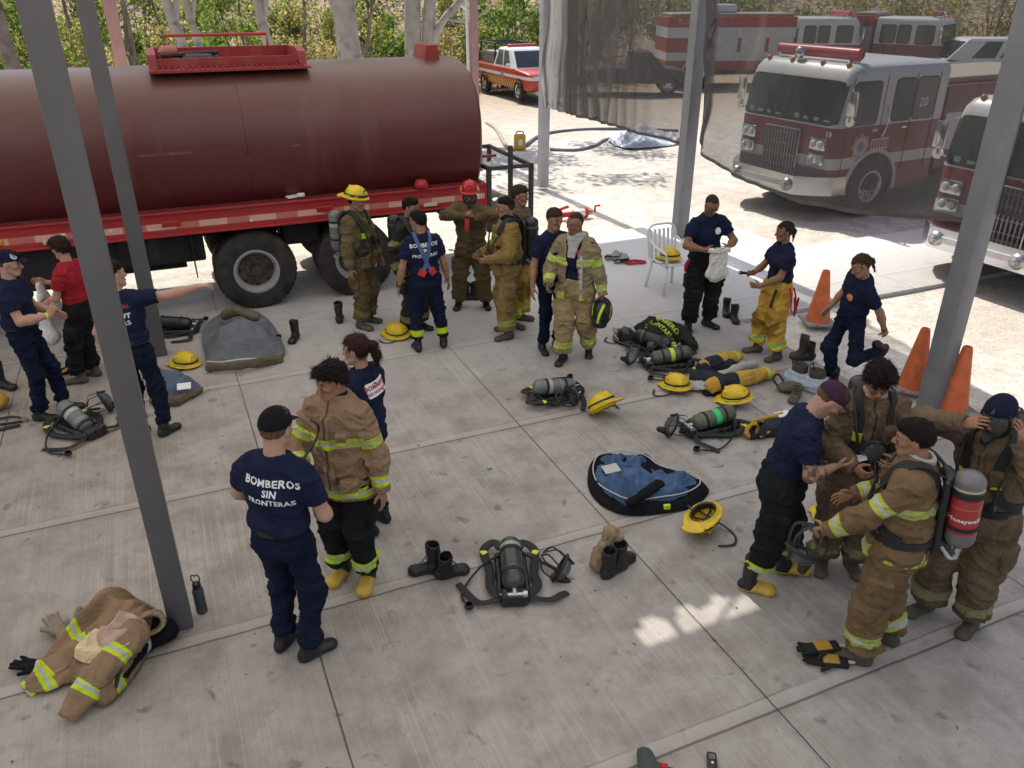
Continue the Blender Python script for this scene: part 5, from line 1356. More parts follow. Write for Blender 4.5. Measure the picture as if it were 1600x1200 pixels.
    for yy in (.55, W-.55):
        mb = MB(); mb.lathe([(.11, 0), (.12, .03), (.10, .06), (.06, .055), (.04, .12), (.001, .12)], (-.42, yy, .62), 18, rot=Matrix.Rotation(R(-90), 3, 'Y')); mb.build('siren_speaker', M['steel'], bp, smooth=True, autosmooth=40)
    for yy in (-.0, W):
        mb = MB(); sg = -1 if yy == 0 else 1; mb.tube([(.25, yy, 1.75), (.12, yy+sg*.16, 1.80), (.12, yy+sg*.16, 2.30), (.28, yy, 2.38)], .016, 6); mb.box((.13, yy+sg*.17, 2.1), (.06, .20, .42), bev=.02); mb.lathe([(.001, .0), (.09, .0), (.1, .03), (.05, .06)], (.13, yy+sg*.17, 1.8), 12, rot=Matrix.Rotation(R(90), 3, 'Y')); mb.build('mirror', M['chrome'], cab, smooth=True, autosmooth=40)
    # roof: light bar, lamps
    if light_bar:
        mb = MB(); mb.cyl((.62, .25, top+.15), (.62, W-.25, top+.15), .105, 18); lb = mb.build('light_bar', simple('light_bar_red', (.55, .06, .08), .3), cab, smooth=True, autosmooth=40)
        mb = MB()
        for yy in (.35, W-.35): mb.box((.62, yy, top+.04), (.22, .06, .1))
        mb.build('light_bar_foot', M['chrome'], lb)
        mb = MB(); mb.lathe([(.001, .06), (.09, .05), (.11, -.03), (.06, -.08), (.001, -.09)], (.38, W*.60, top+.12), 16, rot=Matrix.Rotation(R(-90), 3, 'Y')); mb.build('spot_lamp', M['chrome'], cab, smooth=True)
    for yy in (.25, .85, 1.6, 2.2):
        mb = MB(); mb.lathe([(.05, 0), (.05, .03), (.03, .06), (.001, .065)], (.36, yy, top-.03), 12); mb.build('roof_marker', simple('amber_lens', (.65, .25, .03), .25), cab, smooth=True)
    # wheels and arches
    und = simple('underbody_black', (.012, .011, .011), .8)
    for xw in ((1.15, L+body_len-1.4) if body_len > 2 else (1.15,)):
        for side in (0, 1):
            sg = -1 if side == 0 else 1; y = 0 if side == 0 else W
            wheel(root, xw, y-sg*.10, .53, .30, .06, sg, rimmat=M['steel'], dual=False, hub=(.1, .02, .02))
            host = root
            mb = MB(); mb.tube([(xw+.67*math.cos(R(a)), y+sg*.012, .53+.67*math.sin(R(a))) for a in range(-8, 189, 7)], .03, 6, flat=(.07, .06, (0, 1, 0))); mb.build('wheel_arch', P_WHITE, host)
            mb = MB(); o = [(xw+.64*math.cos(R(a)), y+sg*.008, .53+.64*math.sin(R(a))) for a in range(-5, 186, 10)]; mb.add(o, [tuple(range(len(o)))]); mb.build('wheel_well', und, host)
    MB().box(((L+body_len)/2, cy, .62), (L+body_len-.6, W-.5, .3)).build('chassis', und, root)
    if body_len > 0:
        bm_ = bodymat or P_RED
        mb = MB(); mb.box((L+.06+body_len/2, cy, (btop+.67)/2), (body_len-.1, W-.04, btop-.67), bev=.03); b = mb.build('rear_body', bm_, root)
        mb = MB()
        for side in (0, 1):
            y = .012 if side == 0 else W-.012
            for i in range(3): mb.box((L+.7+i*1.2, y, btop*.62), (1.05, .012, btop-1.55))
        mb.build('shutter', simple('shutter_grey', (.5, .5, .5), .4, .5), b)
        mb = MB(); mb.box((L+body_len/2, cy, btop+.06), (body_len-.3, W-.5, .12), bev=.04); mb.build('hose_bed_cover', simple('cover_pale_canvas', (.42, .36, .29), .8), b)
    return root, cab
def car(root, secs, house, paint_mat, roof_mat, wheels, win_side, glass=None, wr=.37, name='body'):
    """secs: (x, half width, z0, z1) along the body, house: (x0,x1 base; x0,x1 roof; zbase; zroof; half widths)"""
    mb = MB(); body_loft(mb, [(x, rrect(hw, z0, z1, .07 if hw > .3 else .04)) for x, hw, z0, z1 in secs]); b = mb.build(name, paint_mat, root, smooth=True, autosmooth=45)
    (bx0, bx1), (rx0, rx1), zb, zr, hb, hr = house
    mb = MB(); V = []
    for (x0, x1, hw, z) in ((bx0, bx1, hb, zb), (bx0+(rx0-bx0)*.9, bx1+(rx1-bx1)*.9, hb+(hr-hb)*.9, zb+(zr-zb)*.9), (rx0+.04, rx1-.06, hr-.05, zr-.01), (rx0+.2, rx1-.25, hr-.2, zr+.015)):
        V += [(x0, -hw, z), (x1, -hw, z), (x1, hw, z), (x0, hw, z)]
    F = [(i*4+k, i*4+(k+1) % 4, (i+1)*4+(k+1) % 4, (i+1)*4+k) for i in range(3) for k in range(4)]+[(12, 13, 14, 15)]
    mb.add(V, F); h = mb.build('cabin', roof_mat, root, smooth=True, autosmooth=30)
    def P(fx, fz, side):       # point on the cabin side
        x0 = bx0+(rx0-bx0)*fz; x1 = bx1+(rx1-bx1)*fz; hw = hb+(hr-hb)*fz+.008; return (x0+(x1-x0)*fx, side*hw, zb+(zr-zb)*fz)
    gl = glass or M['vehicle_glass']
    for side in (-1, 1):
        for f0, f1 in win_side: MB().add([P(f0, .08, side), P(f1, .08, side), P(f1-.02, .86, side), P(f0+.02, .86, side)], [(0, 1, 2, 3)]).build('side_window', gl, h)
    def E_(front, fy, fz):
        x = (bx1+(rx1-bx1)*fz+.01) if front else (bx0+(rx0-bx0)*fz-.01); hw = hb+(hr-hb)*fz; return (x, fy*hw, zb+(zr-zb)*fz)
    for fr in (True, False): MB().add([E_(fr, -.9, .06), E_(fr, .9, .06), E_(fr, .88, .86), E_(fr, -.88, .86)], [(0, 1, 2, 3)]).build('windscreen' if fr else 'rear_window', gl, h)
    for x in wheels:
        for side in (-1, 1):
            y = side*(hb-.06); mb = MB(); mb.lathe([(wr*.62, -.11), (wr*.9, -.12), (wr, -.08), (wr, .08), (wr*.9, .12), (wr*.62, .11)], (0, 0, 0), 24, rot=Matrix.Rotation(R(90), 3, 'X'), caps=False); w = mb.build('wheel', _MC['tyre'], root, smooth=True, autosmooth=40, loc=(x, y, wr))
            mb = MB(); q = Matrix.Rotation(R(90), 3, 'X'); mb.lathe([(wr*.63, -.10), (wr*.5, -.06), (.05, -.09), (.001, -.09)] if side > 0 else [(wr*.63, .10), (wr*.5, .06), (.05, .09), (.001, .09)], (0, 0, 0), 20, rot=q, caps=False); r_ = mb.build('rim', M['steel'], w, smooth=True, autosmooth=40)
            mb = MB()
            for i in range(6): a = 2*PI*i/6; mb.box((math.cos(a)*wr*.4, side*.078, math.sin(a)*wr*.4), (.07, .012, .05), rot=Matrix.Rotation(-a, 3, 'Y'))
            mb.build('rim_slot', M['black_plastic'], r_)
            o = [(x+wr*1.22*math.cos(R(a)), side*(hb+.012), wr+wr*1.22*math.sin(R(a))) for a in range(-10, 191, 12)]; MB().add(o, [tuple(range(len(o)))]).build('wheel_well', M['black_plastic'], root)
    return b, h
def pickup_paint():
    t = NT('pickup_livery'); sp = t.n('SeparateXYZ'); t.l(t.obj(), sp.inputs[0]); x, z = sp.outputs[0], sp.outputs[2]
    n = t.noise(2, 4); c = t.mix(n, (.42, .02, .02), (.52, .05, .03))
    c = t.mix(t.step(t.math('ABSOLUTE', t.math('SUBTRACT', z, .86)), .055, .004), c, (.75, .74, .72))
    d = t.math('FRACT', t.math('MULTIPLY', t.math('ADD', x, t.math('MULTIPLY', z, .7)), 5.5)); ch = t.mix(t.step(d, .5, .03), (.75, .38, .03), (.03, .025, .02))
    f = t.math('MULTIPLY', t.step(t.math('ABSOLUTE', t.math('SUBTRACT', z, .62)), .11, .004), t.step(t.math('ABSOLUTE', t.math('ADD', x, -.1)), 1.25, .01)); c = t.mix(f, c, ch)
    t.col(c); t.b.inputs['Coat Weight'].default_value = .4; return t.pr(.35)
def make_pickup():
    f, r = G(818, 159), G(760, 143); ang = math.atan2(f[1]-r[1], f[0]-r[0]); cx, cy = (f[0]+r[0])/2, (f[1]+r[1])/2
    root = empty('pickup_truck', (cx-math.sin(ang)*.75, cy+math.cos(ang)*.75, 0), ang, 'red and white fire pickup with orange chevrons, parked in the yard beyond the tanker', 'pickup truck')
    pm = pickup_paint()
    b, h = car(root, [(-2.75, .80, .55, 1.10), (-2.70, .86, .45, 1.14), (-.5, .90, .42, 1.14), (1.0, .90, .42, 1.14), (1.25, .89, .42, 1.13), (2.2, .86, .42, 1.05), (2.5, .78, .45, .95), (2.56, .70, .5, .85)],
               ((-.75, 1.3), (-.55, .55), 1.12, 1.80, .87, .70), pm, P_WHITE, (-1.65, 1.6), ((.06, .42), (.46, .80)))
    mb = MB(); mb.box((.0, 0, 1.86), (.28, 1.15, .10), bev=.03); mb.build('light_bar', simple('light_bar_red', (.55, .06, .08), .3), h)
    mb = MB(); fr = simple('roll_cage_black', (.02, .02, .022), .5)
    for y in (-.78, .78):
        mb.tube([(-.85, y, 1.1), (-.95, y*.88, 1.9), (-2.35, y*.88, 1.9), (-2.5, y, 1.1)], .035, 8); mb.tube([(-.9, y, 1.5), (-2.45, y, 1.5)], .025, 6)
    for x in (-.95, -1.6, -2.35): mb.tube([(x, -.69, 1.9), (x, .69, 1.9)], .03, 8)
    mb.tube([(-.95, -.69, 1.9), (-1.6, .69, 1.9)], .02, 6); mb.tube([(-1.6, -.69, 1.9), (-2.35, .69, 1.9)], .02, 6); mb.build('roll_cage', fr, root)
    mb = MB(); mb.box((-1.6, 0, 1.35), (1.4, 1.35, .45), bev=.03); mb.build('load_crate', simple('crate_grey', (.30, .31, .32), .7), root)
    for y in (-.55, .55): MB().box((2.46, y, .87), (.14, .3, .14), bev=.03).build('headlight', simple('lamp_lens_white', (.72, .72, .70), .12), root)
    MB().box((2.55, 0, .80), (.04, .7, .14), bev=.02).build('grille', M['chrome'], root)
    for s in (-1, 1):
        MB().box((.95, s*1.0, 1.22), (.1, .16, .14), bev=.03).build('mirror', P_WHITE, root)
        mb = MB(); o = [(.15+.13*math.cos(2*PI*i/16), s*.905, .86+.13*math.sin(2*PI*i/16)) for i in range(16)]; mb.add(o, [tuple(range(16))]); mb.build('door_emblem', simple('emblem_grey', (.3, .3, .34), .5), b)
    MB().box((0, 0, .5), (4.6, 1.5, .2)).build('underside', M['black_plastic'], root)
    return root
def make_wreck():
    c = G(990, 146); root = empty('wrecked_car', (c[0], c[1]+.4, 0), R(-4), 'dark dusty wrecked pickup without glass standing behind the shade net', 'wrecked car')
    dm = simple('burnt_dark_paint', (.035, .036, .04), .5, dirt=((.22, .19, .16), 2.5, .55))
    b, h = car(root, [(-2.2, .8, .5, .95), (-.6, .85, .42, 1.0), (.9, .85, .42, 1.02), (1.7, .82, .42, .95), (2.1, .75, .5, .8)], ((-.4, 1.2), (-.2, .55), .98, 1.62, .8, .64), dm, dm, (1.35,), ((.06, .45), (.5, .85)), glass=simple('empty_window_dark', (.06, .06, .06), .7))
    mb = MB(); mb.tube([(-2.1, -.7, .9), (-2.2, -.5, 1.2), (-1.2, -.6, 1.3), (-.4, -.6, 1.45)], .03, 6); mb.box((-2.5, -.3, .5), (.9, .8, .4), bev=.1, rz=.3); mb.build('crumpled_panel', dm, root)
    return root
def make_van():
    root = empty('passenger_van', (19.9, 36.5, 0), R(178), 'white van with dark side windows parked at the far right behind the engines', 'van')
    b, h = car(root, [(-2.6, .85, .4, 1.15), (-2.5, .92, .35, 1.22), (1.4, .92, .35, 1.22), (2.1, .88, .35, 1.1), (2.45, .8, .4, .9)], ((-2.5, 2.0), (-2.35, 1.15), 1.2, 2.0, .90, .74), P_WHITE, P_WHITE, (-1.55, 1.6), ((.03, .27), (.30, .54), (.58, .80)), wr=.36)
    MB().box((2.3, .6, .95), (.1, .28, .16), bev=.03).build('headlight', simple('lamp_lens_white', (.72, .72, .70), .12), root)
    MB().box((-2.55, -.8, 1.1), (.08, .16, .3), bev=.02).build('tail_light', simple('red_lens', (.4, .02, .02), .2), root)
    return root
def banded_paint(name, bands, red=(.40, .015, .02)):
    t = NT(name); sp = t.n('SeparateXYZ'); t.l(t.obj(), sp.inputs[0]); z = sp.outputs[2]; n = t.noise(1.5, 5); c = t.mix(n, tuple(x*.8 for x in red), tuple(x*1.2 for x in red))
    for a, b in bands: c = t.mix(t.math('MULTIPLY', t.step(z, b, .004), t.math('SUBTRACT', 1., t.step(z, a, .004))), c, (.72, .72, .71))
    t.col(c); return t.pr(.4)
def flat_text(txt, size, mat, parent, origin, ex, ey, off=0.0, name='lettering', bold=.03, spacing=1.0):
    me = text_mesh(txt, size, size*bold, spacing=spacing); o = v3(origin); ex, ey = v3(ex), v3(ey); V = [o+ex*v.co.x+ey*v.co.y+np.cross(ex, ey)*off for v in me.vertices]
    F = [tuple(p.vertices) for p in me.polygons]; bpy.data.meshes.remove(me); return mesh_obj(name, V, F, mat, parent, smooth=False)
def emblem(parent, o, ex, ey, r):
    """round fire badge: gold ring of lobes, white field, grey helmet-like core"""
    o, ex, ey = v3(o), v3(ex), v3(ey); nz = np.cross(ex, ey); root_ = None
    for nm, rr, cc, k, dz in (('badge_ring', 1.0, (.60, .36, .08), 8, 0), ('badge_field', .74, (.62, .60, .58), 0, .004), ('badge_core', .42, (.28, .27, .33), 5, .008)):
        V = [o+nz*dz]+[o+nz*dz+(ex*math.cos(a)+ey*math.sin(a))*r*rr*(1+(.10*math.cos(k*a) if k else 0)) for a in [2*PI*i/48 for i in range(48)]]
        q = mesh_obj(nm, V, [(0, 1+i, 1+(i+1) % 48) for i in range(48)], simple('badge_'+nm, cc, .5), root_ or parent, smooth=False); root_ = root_ or q
    return root_
def make_engines():
    # engine 19 behind the main net
    e, cab = fire_engine('nineteen', 'white over red fire engine numbered 19 with a gold round door badge, behind the net', (5.80, 15.02), 28, bodymat=paint('engine_maroon_paint', (.17, .012, .02)), btop=2.25)
    flat_text('19', .15, M['white_print'], cab, (-.012+.04, .30-.16, 1.54), (0, -1, 0), (0, 0, 1), .02)
    flat_text('20', .24, M['white_print'], cab, (2.24, -.020, 2.0), (1, 0, 0), (0, 0, 1), .0)
    emblem(cab, (.72, -.012, 1.30), (1, 0, 0), (0, 0, 1), .22)
    # pinkish dust on the lower body
    # right-hand engine, nearer, mostly behind the post
    e2, cab2 = fire_engine('right', 'red and white fire engine cut by the right edge, nearest of the engines', (7.54, 10.42), 27, body_len=3.4, light_bar=None, bodymat=P_RED)
    e2.scale = (.95, .95, .93)
    mb = MB(); mb.box((.62, 1.15, 2.85), (.38, 1.5, .22), bev=.09); mb.build('light_bar', simple('light_bar_pale', (.62, .42, .42), .3), cab2, smooth=True, autosmooth=60)
    mb = MB(); mb.box((.03, 1.05, 1.98), (.02, .03, .7)); mb.build('windscreen_post', P_WHITE, cab2)
    mb = MB(); mb.box((-.01, .36, .90), (.05, .5, .20)); mb.build('front_panel', simple('signal_red', (.55, .05, .04), .5), cab2)
    # engine lettered on its side, far behind
    body = banded_paint('lettered_engine_paint', ((1.05, 1.38), (1.95, 2.35)))
    e3, cab3 = fire_engine('lettered', 'long red fire engine with two white bands and gold lettering, behind the dark wreck', (14.9, 40.0), 183, detailed=False, body_len=5.6, bodymat=body, light_bar='red', wind=((.5, 1.2, 1.75, 2.4), (1.5, 2.0, 1.75, 2.4), (2.1, 2.6, 1.75, 2.4)))
    rb = [c for c in e3.children if c.name.startswith('rear_body')][0]
    flat_text('RUSHVILLE', .27, simple('gold_print', (.55, .38, .08), .5), rb, (7.35, 2.45, 2.58), (-1, 0, 0), (0, 0, 1), .0, spacing=1.1)
    mb = MB(); mb.box((6.0, 1.2, 3.05), (1.2, 1.2, .35), bev=.08); mb.build('roof_box', P_WHITE, rb)
    e4, cab4 = fire_engine('third', 'red and white fire engine with dark blue windscreen seen above the cab of engine 19', (19.6, 38.6), 142, detailed=False, body_len=1.2, light_bar='red', wind=((.45, 1.15, 1.7, 2.42), (1.4, 1.9, 1.72, 2.42), (2.0, 2.6, 1.72, 2.42)))
    return e, e2, e3, e4
# ---------------------------------------------------------------- setting
SUN_DIR = Vector((-.31, .66, 1.0)).normalized()
def concrete():
    t = NT('broomed_concrete'); o = t.obj(); m = t.mapping(rot=(0, 0, -AL), vec=o)     # x -> p, y -> q
    sp = t.n('SeparateXYZ'); t.l(m, sp.inputs[0]); p, q = sp.outputs[0], sp.outputs[1]
    n1 = t.noise(.55, 5, .6, o); n2 = t.noise(2.6, 6, .65, o); n3 = t.noise(14, 5, .7, o)
    c = t.mix(t.ramp(n1, [(.3, 0.), (.7, 1.)]), (.35, .322, .292), (.45, .424, .394))
    c = t.mix(t.ramp(n2, [(.44, 0.), (.64, .8)]), c, (.25, .222, .195))
    c = t.mix(t.ramp(n3, [(.35, .35), (.6, 0.)]), c, (.27, .245, .22))
    spots = t.ramp(t.noise(5.5, 3, .5, o, .4), [(.64, 0.), (.73, .7)]); c = t.mix(spots, c, (.105, .095, .085))
    oil = t.ramp(t.noise(.75, 5, .7, o, .6), [(.60, 0.), (.76, .4)]); c = t.mix(oil, c, (.20, .175, .15))
    pale = t.ramp(t.noise(1.7, 4, .6, o), [(.60, 0.), (.78, .5)]); c = t.mix(pale, c, (.52, .495, .46))
    # broom lines run along q: fine streaks across p
    br = t.noise(1.0, 3, .8, t.mapping(scale=(80, .45, 1), vec=m)); br2 = t.noise(1.0, 3, .7, t.mapping(scale=(13, .22, 1), vec=m))
    bl = t.math('ADD', t.math('MULTIPLY', br, .6), t.math('MULTIPLY', br2, .4))
    vis = t.ramp(t.noise(.8, 3, .6, o), [(.3, .25), (.65, 1.)])
    c = t.mix(t.math('MULTIPLY', t.ramp(bl, [(.36, .5), (.50, 0.)]), vis), c, (.23, .207, .185))
    c = t.mix(t.math('MULTIPLY', t.ramp(bl, [(.54, 0.), (.70, .5)]), vis), c, (.56, .53, .495))
    ln_ = t.noise(1.0, 2, .5, t.mapping(scale=(30, .16, 1), vec=m)); g1 = t.step(t.math('ABSOLUTE', t.math('SUBTRACT', ln_, .5)), .012, .009); g2 = t.step(t.math('ABSOLUTE', t.math('SUBTRACT', ln_, .535)), .012, .009)
    vis2 = t.ramp(t.noise(.7, 4, .6, t.mapping(rot=(0, 0, 2), vec=o)), [(.44, .03), (.68, .45)]); c = t.mix(t.math('MULTIPLY', g1, vis2), c, (.16, .142, .125)); c = t.mix(t.math('MULTIPLY', g2, vis2), c, (.58, .55, .51))
    c = t.mix(t.ramp(t.noise(48, 2, .5, o), [(.68, 0.), (.74, .75)]), c, (.10, .088, .078))
    # joints
    wob = t.math('MULTIPLY', t.math('SUBTRACT', t.noise(3, 3, .5, o), .5), .02)
    def near(v, L):
        r_ = None
        for x in L:
            d = t.math('ABSOLUTE', t.math('SUBTRACT', v, x)); r_ = d if r_ is None else t.math('MINIMUM', r_, d)
        return t.math('ADD', r_, t.math('MULTIPLY', t.math('SUBTRACT', t.noise(30, 3, .6, o), .5), .006))
    QJ = [-1.3, .65, 2.62, 4.62, 6.50, 8.60, 10.23, 12.0]; PJ = [-6.4, -4.1, -1.85, .43, 2.92, 5.35, 9.9, 12.4]
    qa = t.math('ADD', q, wob); e1 = near(qa, QJ); e2 = near(qa, [x+.105 for x in QJ]); e3 = near(t.math('ADD', p, t.math('MULTIPLY', wob, .4)), PJ)
    tro = near(qa, [x+.052 for x in QJ]); c = t.mix(t.math('MULTIPLY', t.step(tro, .050, .006), .55), c, (.47, .44, .405))
    dirtm = t.ramp(t.noise(1.1, 4, .6, o), [(.35, 0.), (.6, 1.)])
    c = t.mix(t.math('MULTIPLY', t.step(e2, .006, .006), t.math('MULTIPLY', dirtm, .65)), c, (.12, .105, .09))
    halo = t.math('MULTIPLY', t.step(e1, .05, .05), t.math('MULTIPLY', dirtm, .35)); c = t.mix(halo, c, (.19, .165, .14))
    c = t.mix(t.math('MULTIPLY', t.step(e1, .008, .005), .85), c, (.085, .074, .064)); c = t.mix(t.math('MULTIPLY', t.step(e3, .0055, .003), .9), c, (.05, .045, .042))
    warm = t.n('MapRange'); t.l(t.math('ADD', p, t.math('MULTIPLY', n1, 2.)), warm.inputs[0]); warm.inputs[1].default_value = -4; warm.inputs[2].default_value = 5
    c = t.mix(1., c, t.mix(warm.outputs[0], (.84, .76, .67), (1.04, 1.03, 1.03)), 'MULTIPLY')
    far = t.n('MapRange'); t.l(t.math('ADD', q, t.math('MULTIPLY', n2, .8)), far.inputs[0]); far.inputs[1].default_value = 7.6; far.inputs[2].default_value = 10.5; far.inputs[4].default_value = .75; pf = t.n('MapRange'); t.l(p, pf.inputs[0]); pf.inputs[1].default_value = -1.5; pf.inputs[2].default_value = 4.5; c = t.mix(t.math('MULTIPLY', far.outputs[0], pf.outputs[0]), c, (.80, .79, .77))  # brighter light over the far right slab, put into its colour
    t.col(c)
    h = t.math('ADD', t.math('MULTIPLY', bl, .5), t.math('MULTIPLY', n3, .25)); h = t.math('SUBTRACT', h, t.math('MULTIPLY', t.step(e3, .006, .003), 1.2)); h = t.math('SUBTRACT', h, t.math('MULTIPLY', t.step(e1, .009, .005), 1.0))
    t.bump(h, .45, .006); t.l(t.ramp(n2, [(.3, .5), (.7, .75)]), t.b.inputs['Roughness']); t.b.inputs['Specular IOR Level'].default_value = .42; return t.m
def dirt():
    t = NT('pale_dirt'); o = t.obj(); n1 = t.noise(.35, 6, .62, o); n2 = t.noise(3, 6, .7, o); n3 = t.noise(22, 4, .7, o)
    c = t.mix(t.ramp(n1, [(.35, 0.), (.65, 1.)]), (.66, .58, .49), (.86, .81, .73)); c = t.mix(t.ramp(n2, [(.42, 0.), (.62, .7)]), c, (.52, .455, .38)); c = t.mix(t.ramp(n3, [(.50, 0.), (.70, .7)]), c, (.40, .35, .29)); c = t.mix(t.ramp(n3, [(.30, .5), (.42, 0.)]), c, (.86, .83, .78))
    c = t.mix(t.ramp(t.noise(60, 3, .6, o), [(.62, 0.), (.74, .3)]), c, (.28, .24, .19))
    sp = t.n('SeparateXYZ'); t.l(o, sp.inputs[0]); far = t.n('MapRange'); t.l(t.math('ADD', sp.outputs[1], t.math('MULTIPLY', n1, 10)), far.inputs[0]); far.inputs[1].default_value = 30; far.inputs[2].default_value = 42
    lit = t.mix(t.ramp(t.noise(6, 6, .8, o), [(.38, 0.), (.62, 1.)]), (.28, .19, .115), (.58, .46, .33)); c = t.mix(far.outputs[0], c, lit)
    t.col(c); t.bump(t.math('ADD', n3, t.math('MULTIPLY', n2, .8)), .9, .03); return t.pr(.95, 0, .2)
def grid_sheet(name, x0, x1, y0, y1, nx, ny, hf, mat, kind):
    xs, ys = np.linspace(x0, x1, nx), np.linspace(y0, y1, ny); X, Y = np.meshgrid(xs, ys, indexing='ij'); V = np.stack([X.ravel(), Y.ravel(), hf(X.ravel(), Y.ravel())], 1)
    i, j = np.meshgrid(np.arange(nx-1), np.arange(ny-1), indexing='ij'); a = (i*ny+j).ravel(); F = np.stack([a, a+ny, a+ny+1, a+1], 1)
    return tag(mesh_obj(name, V, F, mat, None), kind=kind)
def ground():
    dm = dirt()
    def hf(x, y): 
        n = fbm(np.stack([x, y, x*0], 1), .6, 3, 4)*.02
        return -.065+n*np.clip((np.hypot(x, y-6)-2)/6, .35, 1)+np.clip(y-44, 0, 60)**1.25*.09
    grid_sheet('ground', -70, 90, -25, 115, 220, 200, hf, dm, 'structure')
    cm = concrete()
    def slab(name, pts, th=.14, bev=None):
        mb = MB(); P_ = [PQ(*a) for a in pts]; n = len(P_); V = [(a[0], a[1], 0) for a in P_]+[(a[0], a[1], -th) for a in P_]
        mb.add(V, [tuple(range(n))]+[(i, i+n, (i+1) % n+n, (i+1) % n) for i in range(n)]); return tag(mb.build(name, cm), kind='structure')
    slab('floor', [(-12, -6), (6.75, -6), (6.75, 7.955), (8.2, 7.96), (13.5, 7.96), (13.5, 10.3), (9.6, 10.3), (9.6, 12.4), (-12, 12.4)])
def box_post(label, x, y, w=.20, d=.20, mat=None, h=5.6, rz=AL, base=True, name='steel_post', group='steel posts holding the canopy roof', z=0):
    root = empty(name, (x, y, z), rz, label, 'post', group)
    MB().box((0, 0, h/2), (w, d, h), bev=.008).build('shaft', mat, root, smooth=True, autosmooth=40)
    if base: MB().box((0, 0, .008), (w+.0, d+.0, .02), bev=.004).build('base_plate', mat, root)
    return root
def posts():
    gm = simple('post_blue_grey_paint', (.118, .112, .114), .45, var=.1, scale=3, dirt=((.09, .085, .085), 4., .6)); lm = simple('post_light_grey_paint', (.34, .34, .36), .5, scale=3, dirt=((.24, .22, .2), 4., .6)); pm = simple('post_pink_paint', (.45, .26, .24), .6, scale=3, dirt=((.25, .16, .14), 4., .6)); bm_ = simple('post_brown_paint', (.17, .12, .085), .6)
    box_post('near left grey post beside the coat heap and the water bottle', -2.30, 4.30, .150, .12, gm)
    box_post('second grey post at left, behind the pointing man', -4.24, 8.88, .170, .13, gm)
    box_post('slim pale grey post behind the open coat man, holding the left end of the net', .68, 17.9, .19, .19, lm, name='net_post')
    box_post('grey post behind the white chair where the two nets meet', 2.95, 13.95, .22, .20, simple('post_mid_grey_paint', (.21, .21, .225), .5, scale=3, dirt=((.15, .14, .13), 4., .6)), name='net_post')
    box_post('right grey post between two cones, in front of the nearest fire engine', 4.40, 7.52, .19, .2, simple('post_mid_grey_paint', (.21, .21, .225), .5), name='net_post')
    box_post('brown post cut by the right edge of the picture', 5.12, 6.9, .12, .12, bm_, z=-.06)
    x, y = -7.6, 15.2; box_post('pinkish post standing behind the tanker at left', -7.3, 16.2, .22, .2, pm)
    box_post('pinkish post with a white pipe behind the rear end of the tanker', -.95, 22.0, .17, .17, pm)
    mb = MB(); mb.tube([(-1.10, 21.95, 0), (-1.11, 21.95, 2.6), (-1.14, 21.95, 5.5)], .045, 8); tag(mb.build('pipe', M['white_paint'], smooth=True), 'white pipe strapped to the pinkish post behind the tanker', 'pipe')
def roof():
    z = 5.6; t = NT('translucent_roof_sheet'); t.col((.72, .71, .68)); tl = t.n('BsdfTranslucent'); tl.inputs[0].default_value = (.94, .92, .88, 1); mx = t.n('MixShader'); mx.inputs[0].default_value = .60  # unseen roof, its sheet made translucent to add fill light below
    t.l(t.b.outputs[0], mx.inputs[1]); t.l(tl.outputs[0], mx.inputs[2]); t.l(mx.outputs[0], t.out.inputs[0]); m = t.m
    # hole added to the unseen sheeting for the floor's sun patch, in roof coordinates
    cx, cy = 1.32-1.736, 4.40+3.696; ca, sa = CA, SA
    def W(p, q): return (*PQ(p, q), z)
    hp, hq = cx*ca+cy*sa, -cx*sa+cy*ca
    p0, p1, q0, q1 = -13, 7.9, -3.5, 15.9; hp0, hp1, hq0, hq1 = hp-.50, hp+.54, hq-.11, hq+.12
    mb = MB()
    for a, b, c, d in ((p0, hp0, q0, q1), (hp1, p1, q0, q1), (hp0, hp1, q0, hq0), (hp0, hp1, hq1, q1)): mb.quad(W(a, c), W(b, c), W(b, d), W(a, d))
    root = empty('canopy_roof', (0, 0, 0), 0, 'unseen pale roof over the slab, made translucent for fill light, carried by grey posts', 'roof')
    mb.build('roof_sheet', m, root)
    mb = MB()
    for q in (-.5, 4.81, 9.75, 15.6): a, b = W(p0, q), W(p1, q); mb.tube([(a[0], a[1], z-.15), (b[0], b[1], z-.15)], .1, 4)
    mb.build('roof_beam', simple('post_mid_grey_paint', (.21, .21, .225), .5), root)
    mb = MB(); a, b = PQ(hp0+.28, hq0-.02), PQ(hp0+.30, hq1+.02); mb.tube([(a[0], a[1], z), (b[0], b[1], z)], .03, 4); a, b = PQ(hp0+.55, hq0-.02), PQ(hp1-.02, hq1+.02); mb.tube([(a[0], a[1], z), (b[0], b[1], z)], .02, 4)  # bars added across the gap to break up the sun patch
    for u in (0, .28, .55, .8): 
        a = PQ(hp0+u*1.07, hq1+.0); mb.box((a[0], a[1], z), (.16, .12, .02), rz=random.uniform(0, 1))
    mb.build('sun_gap_bar', m, root)
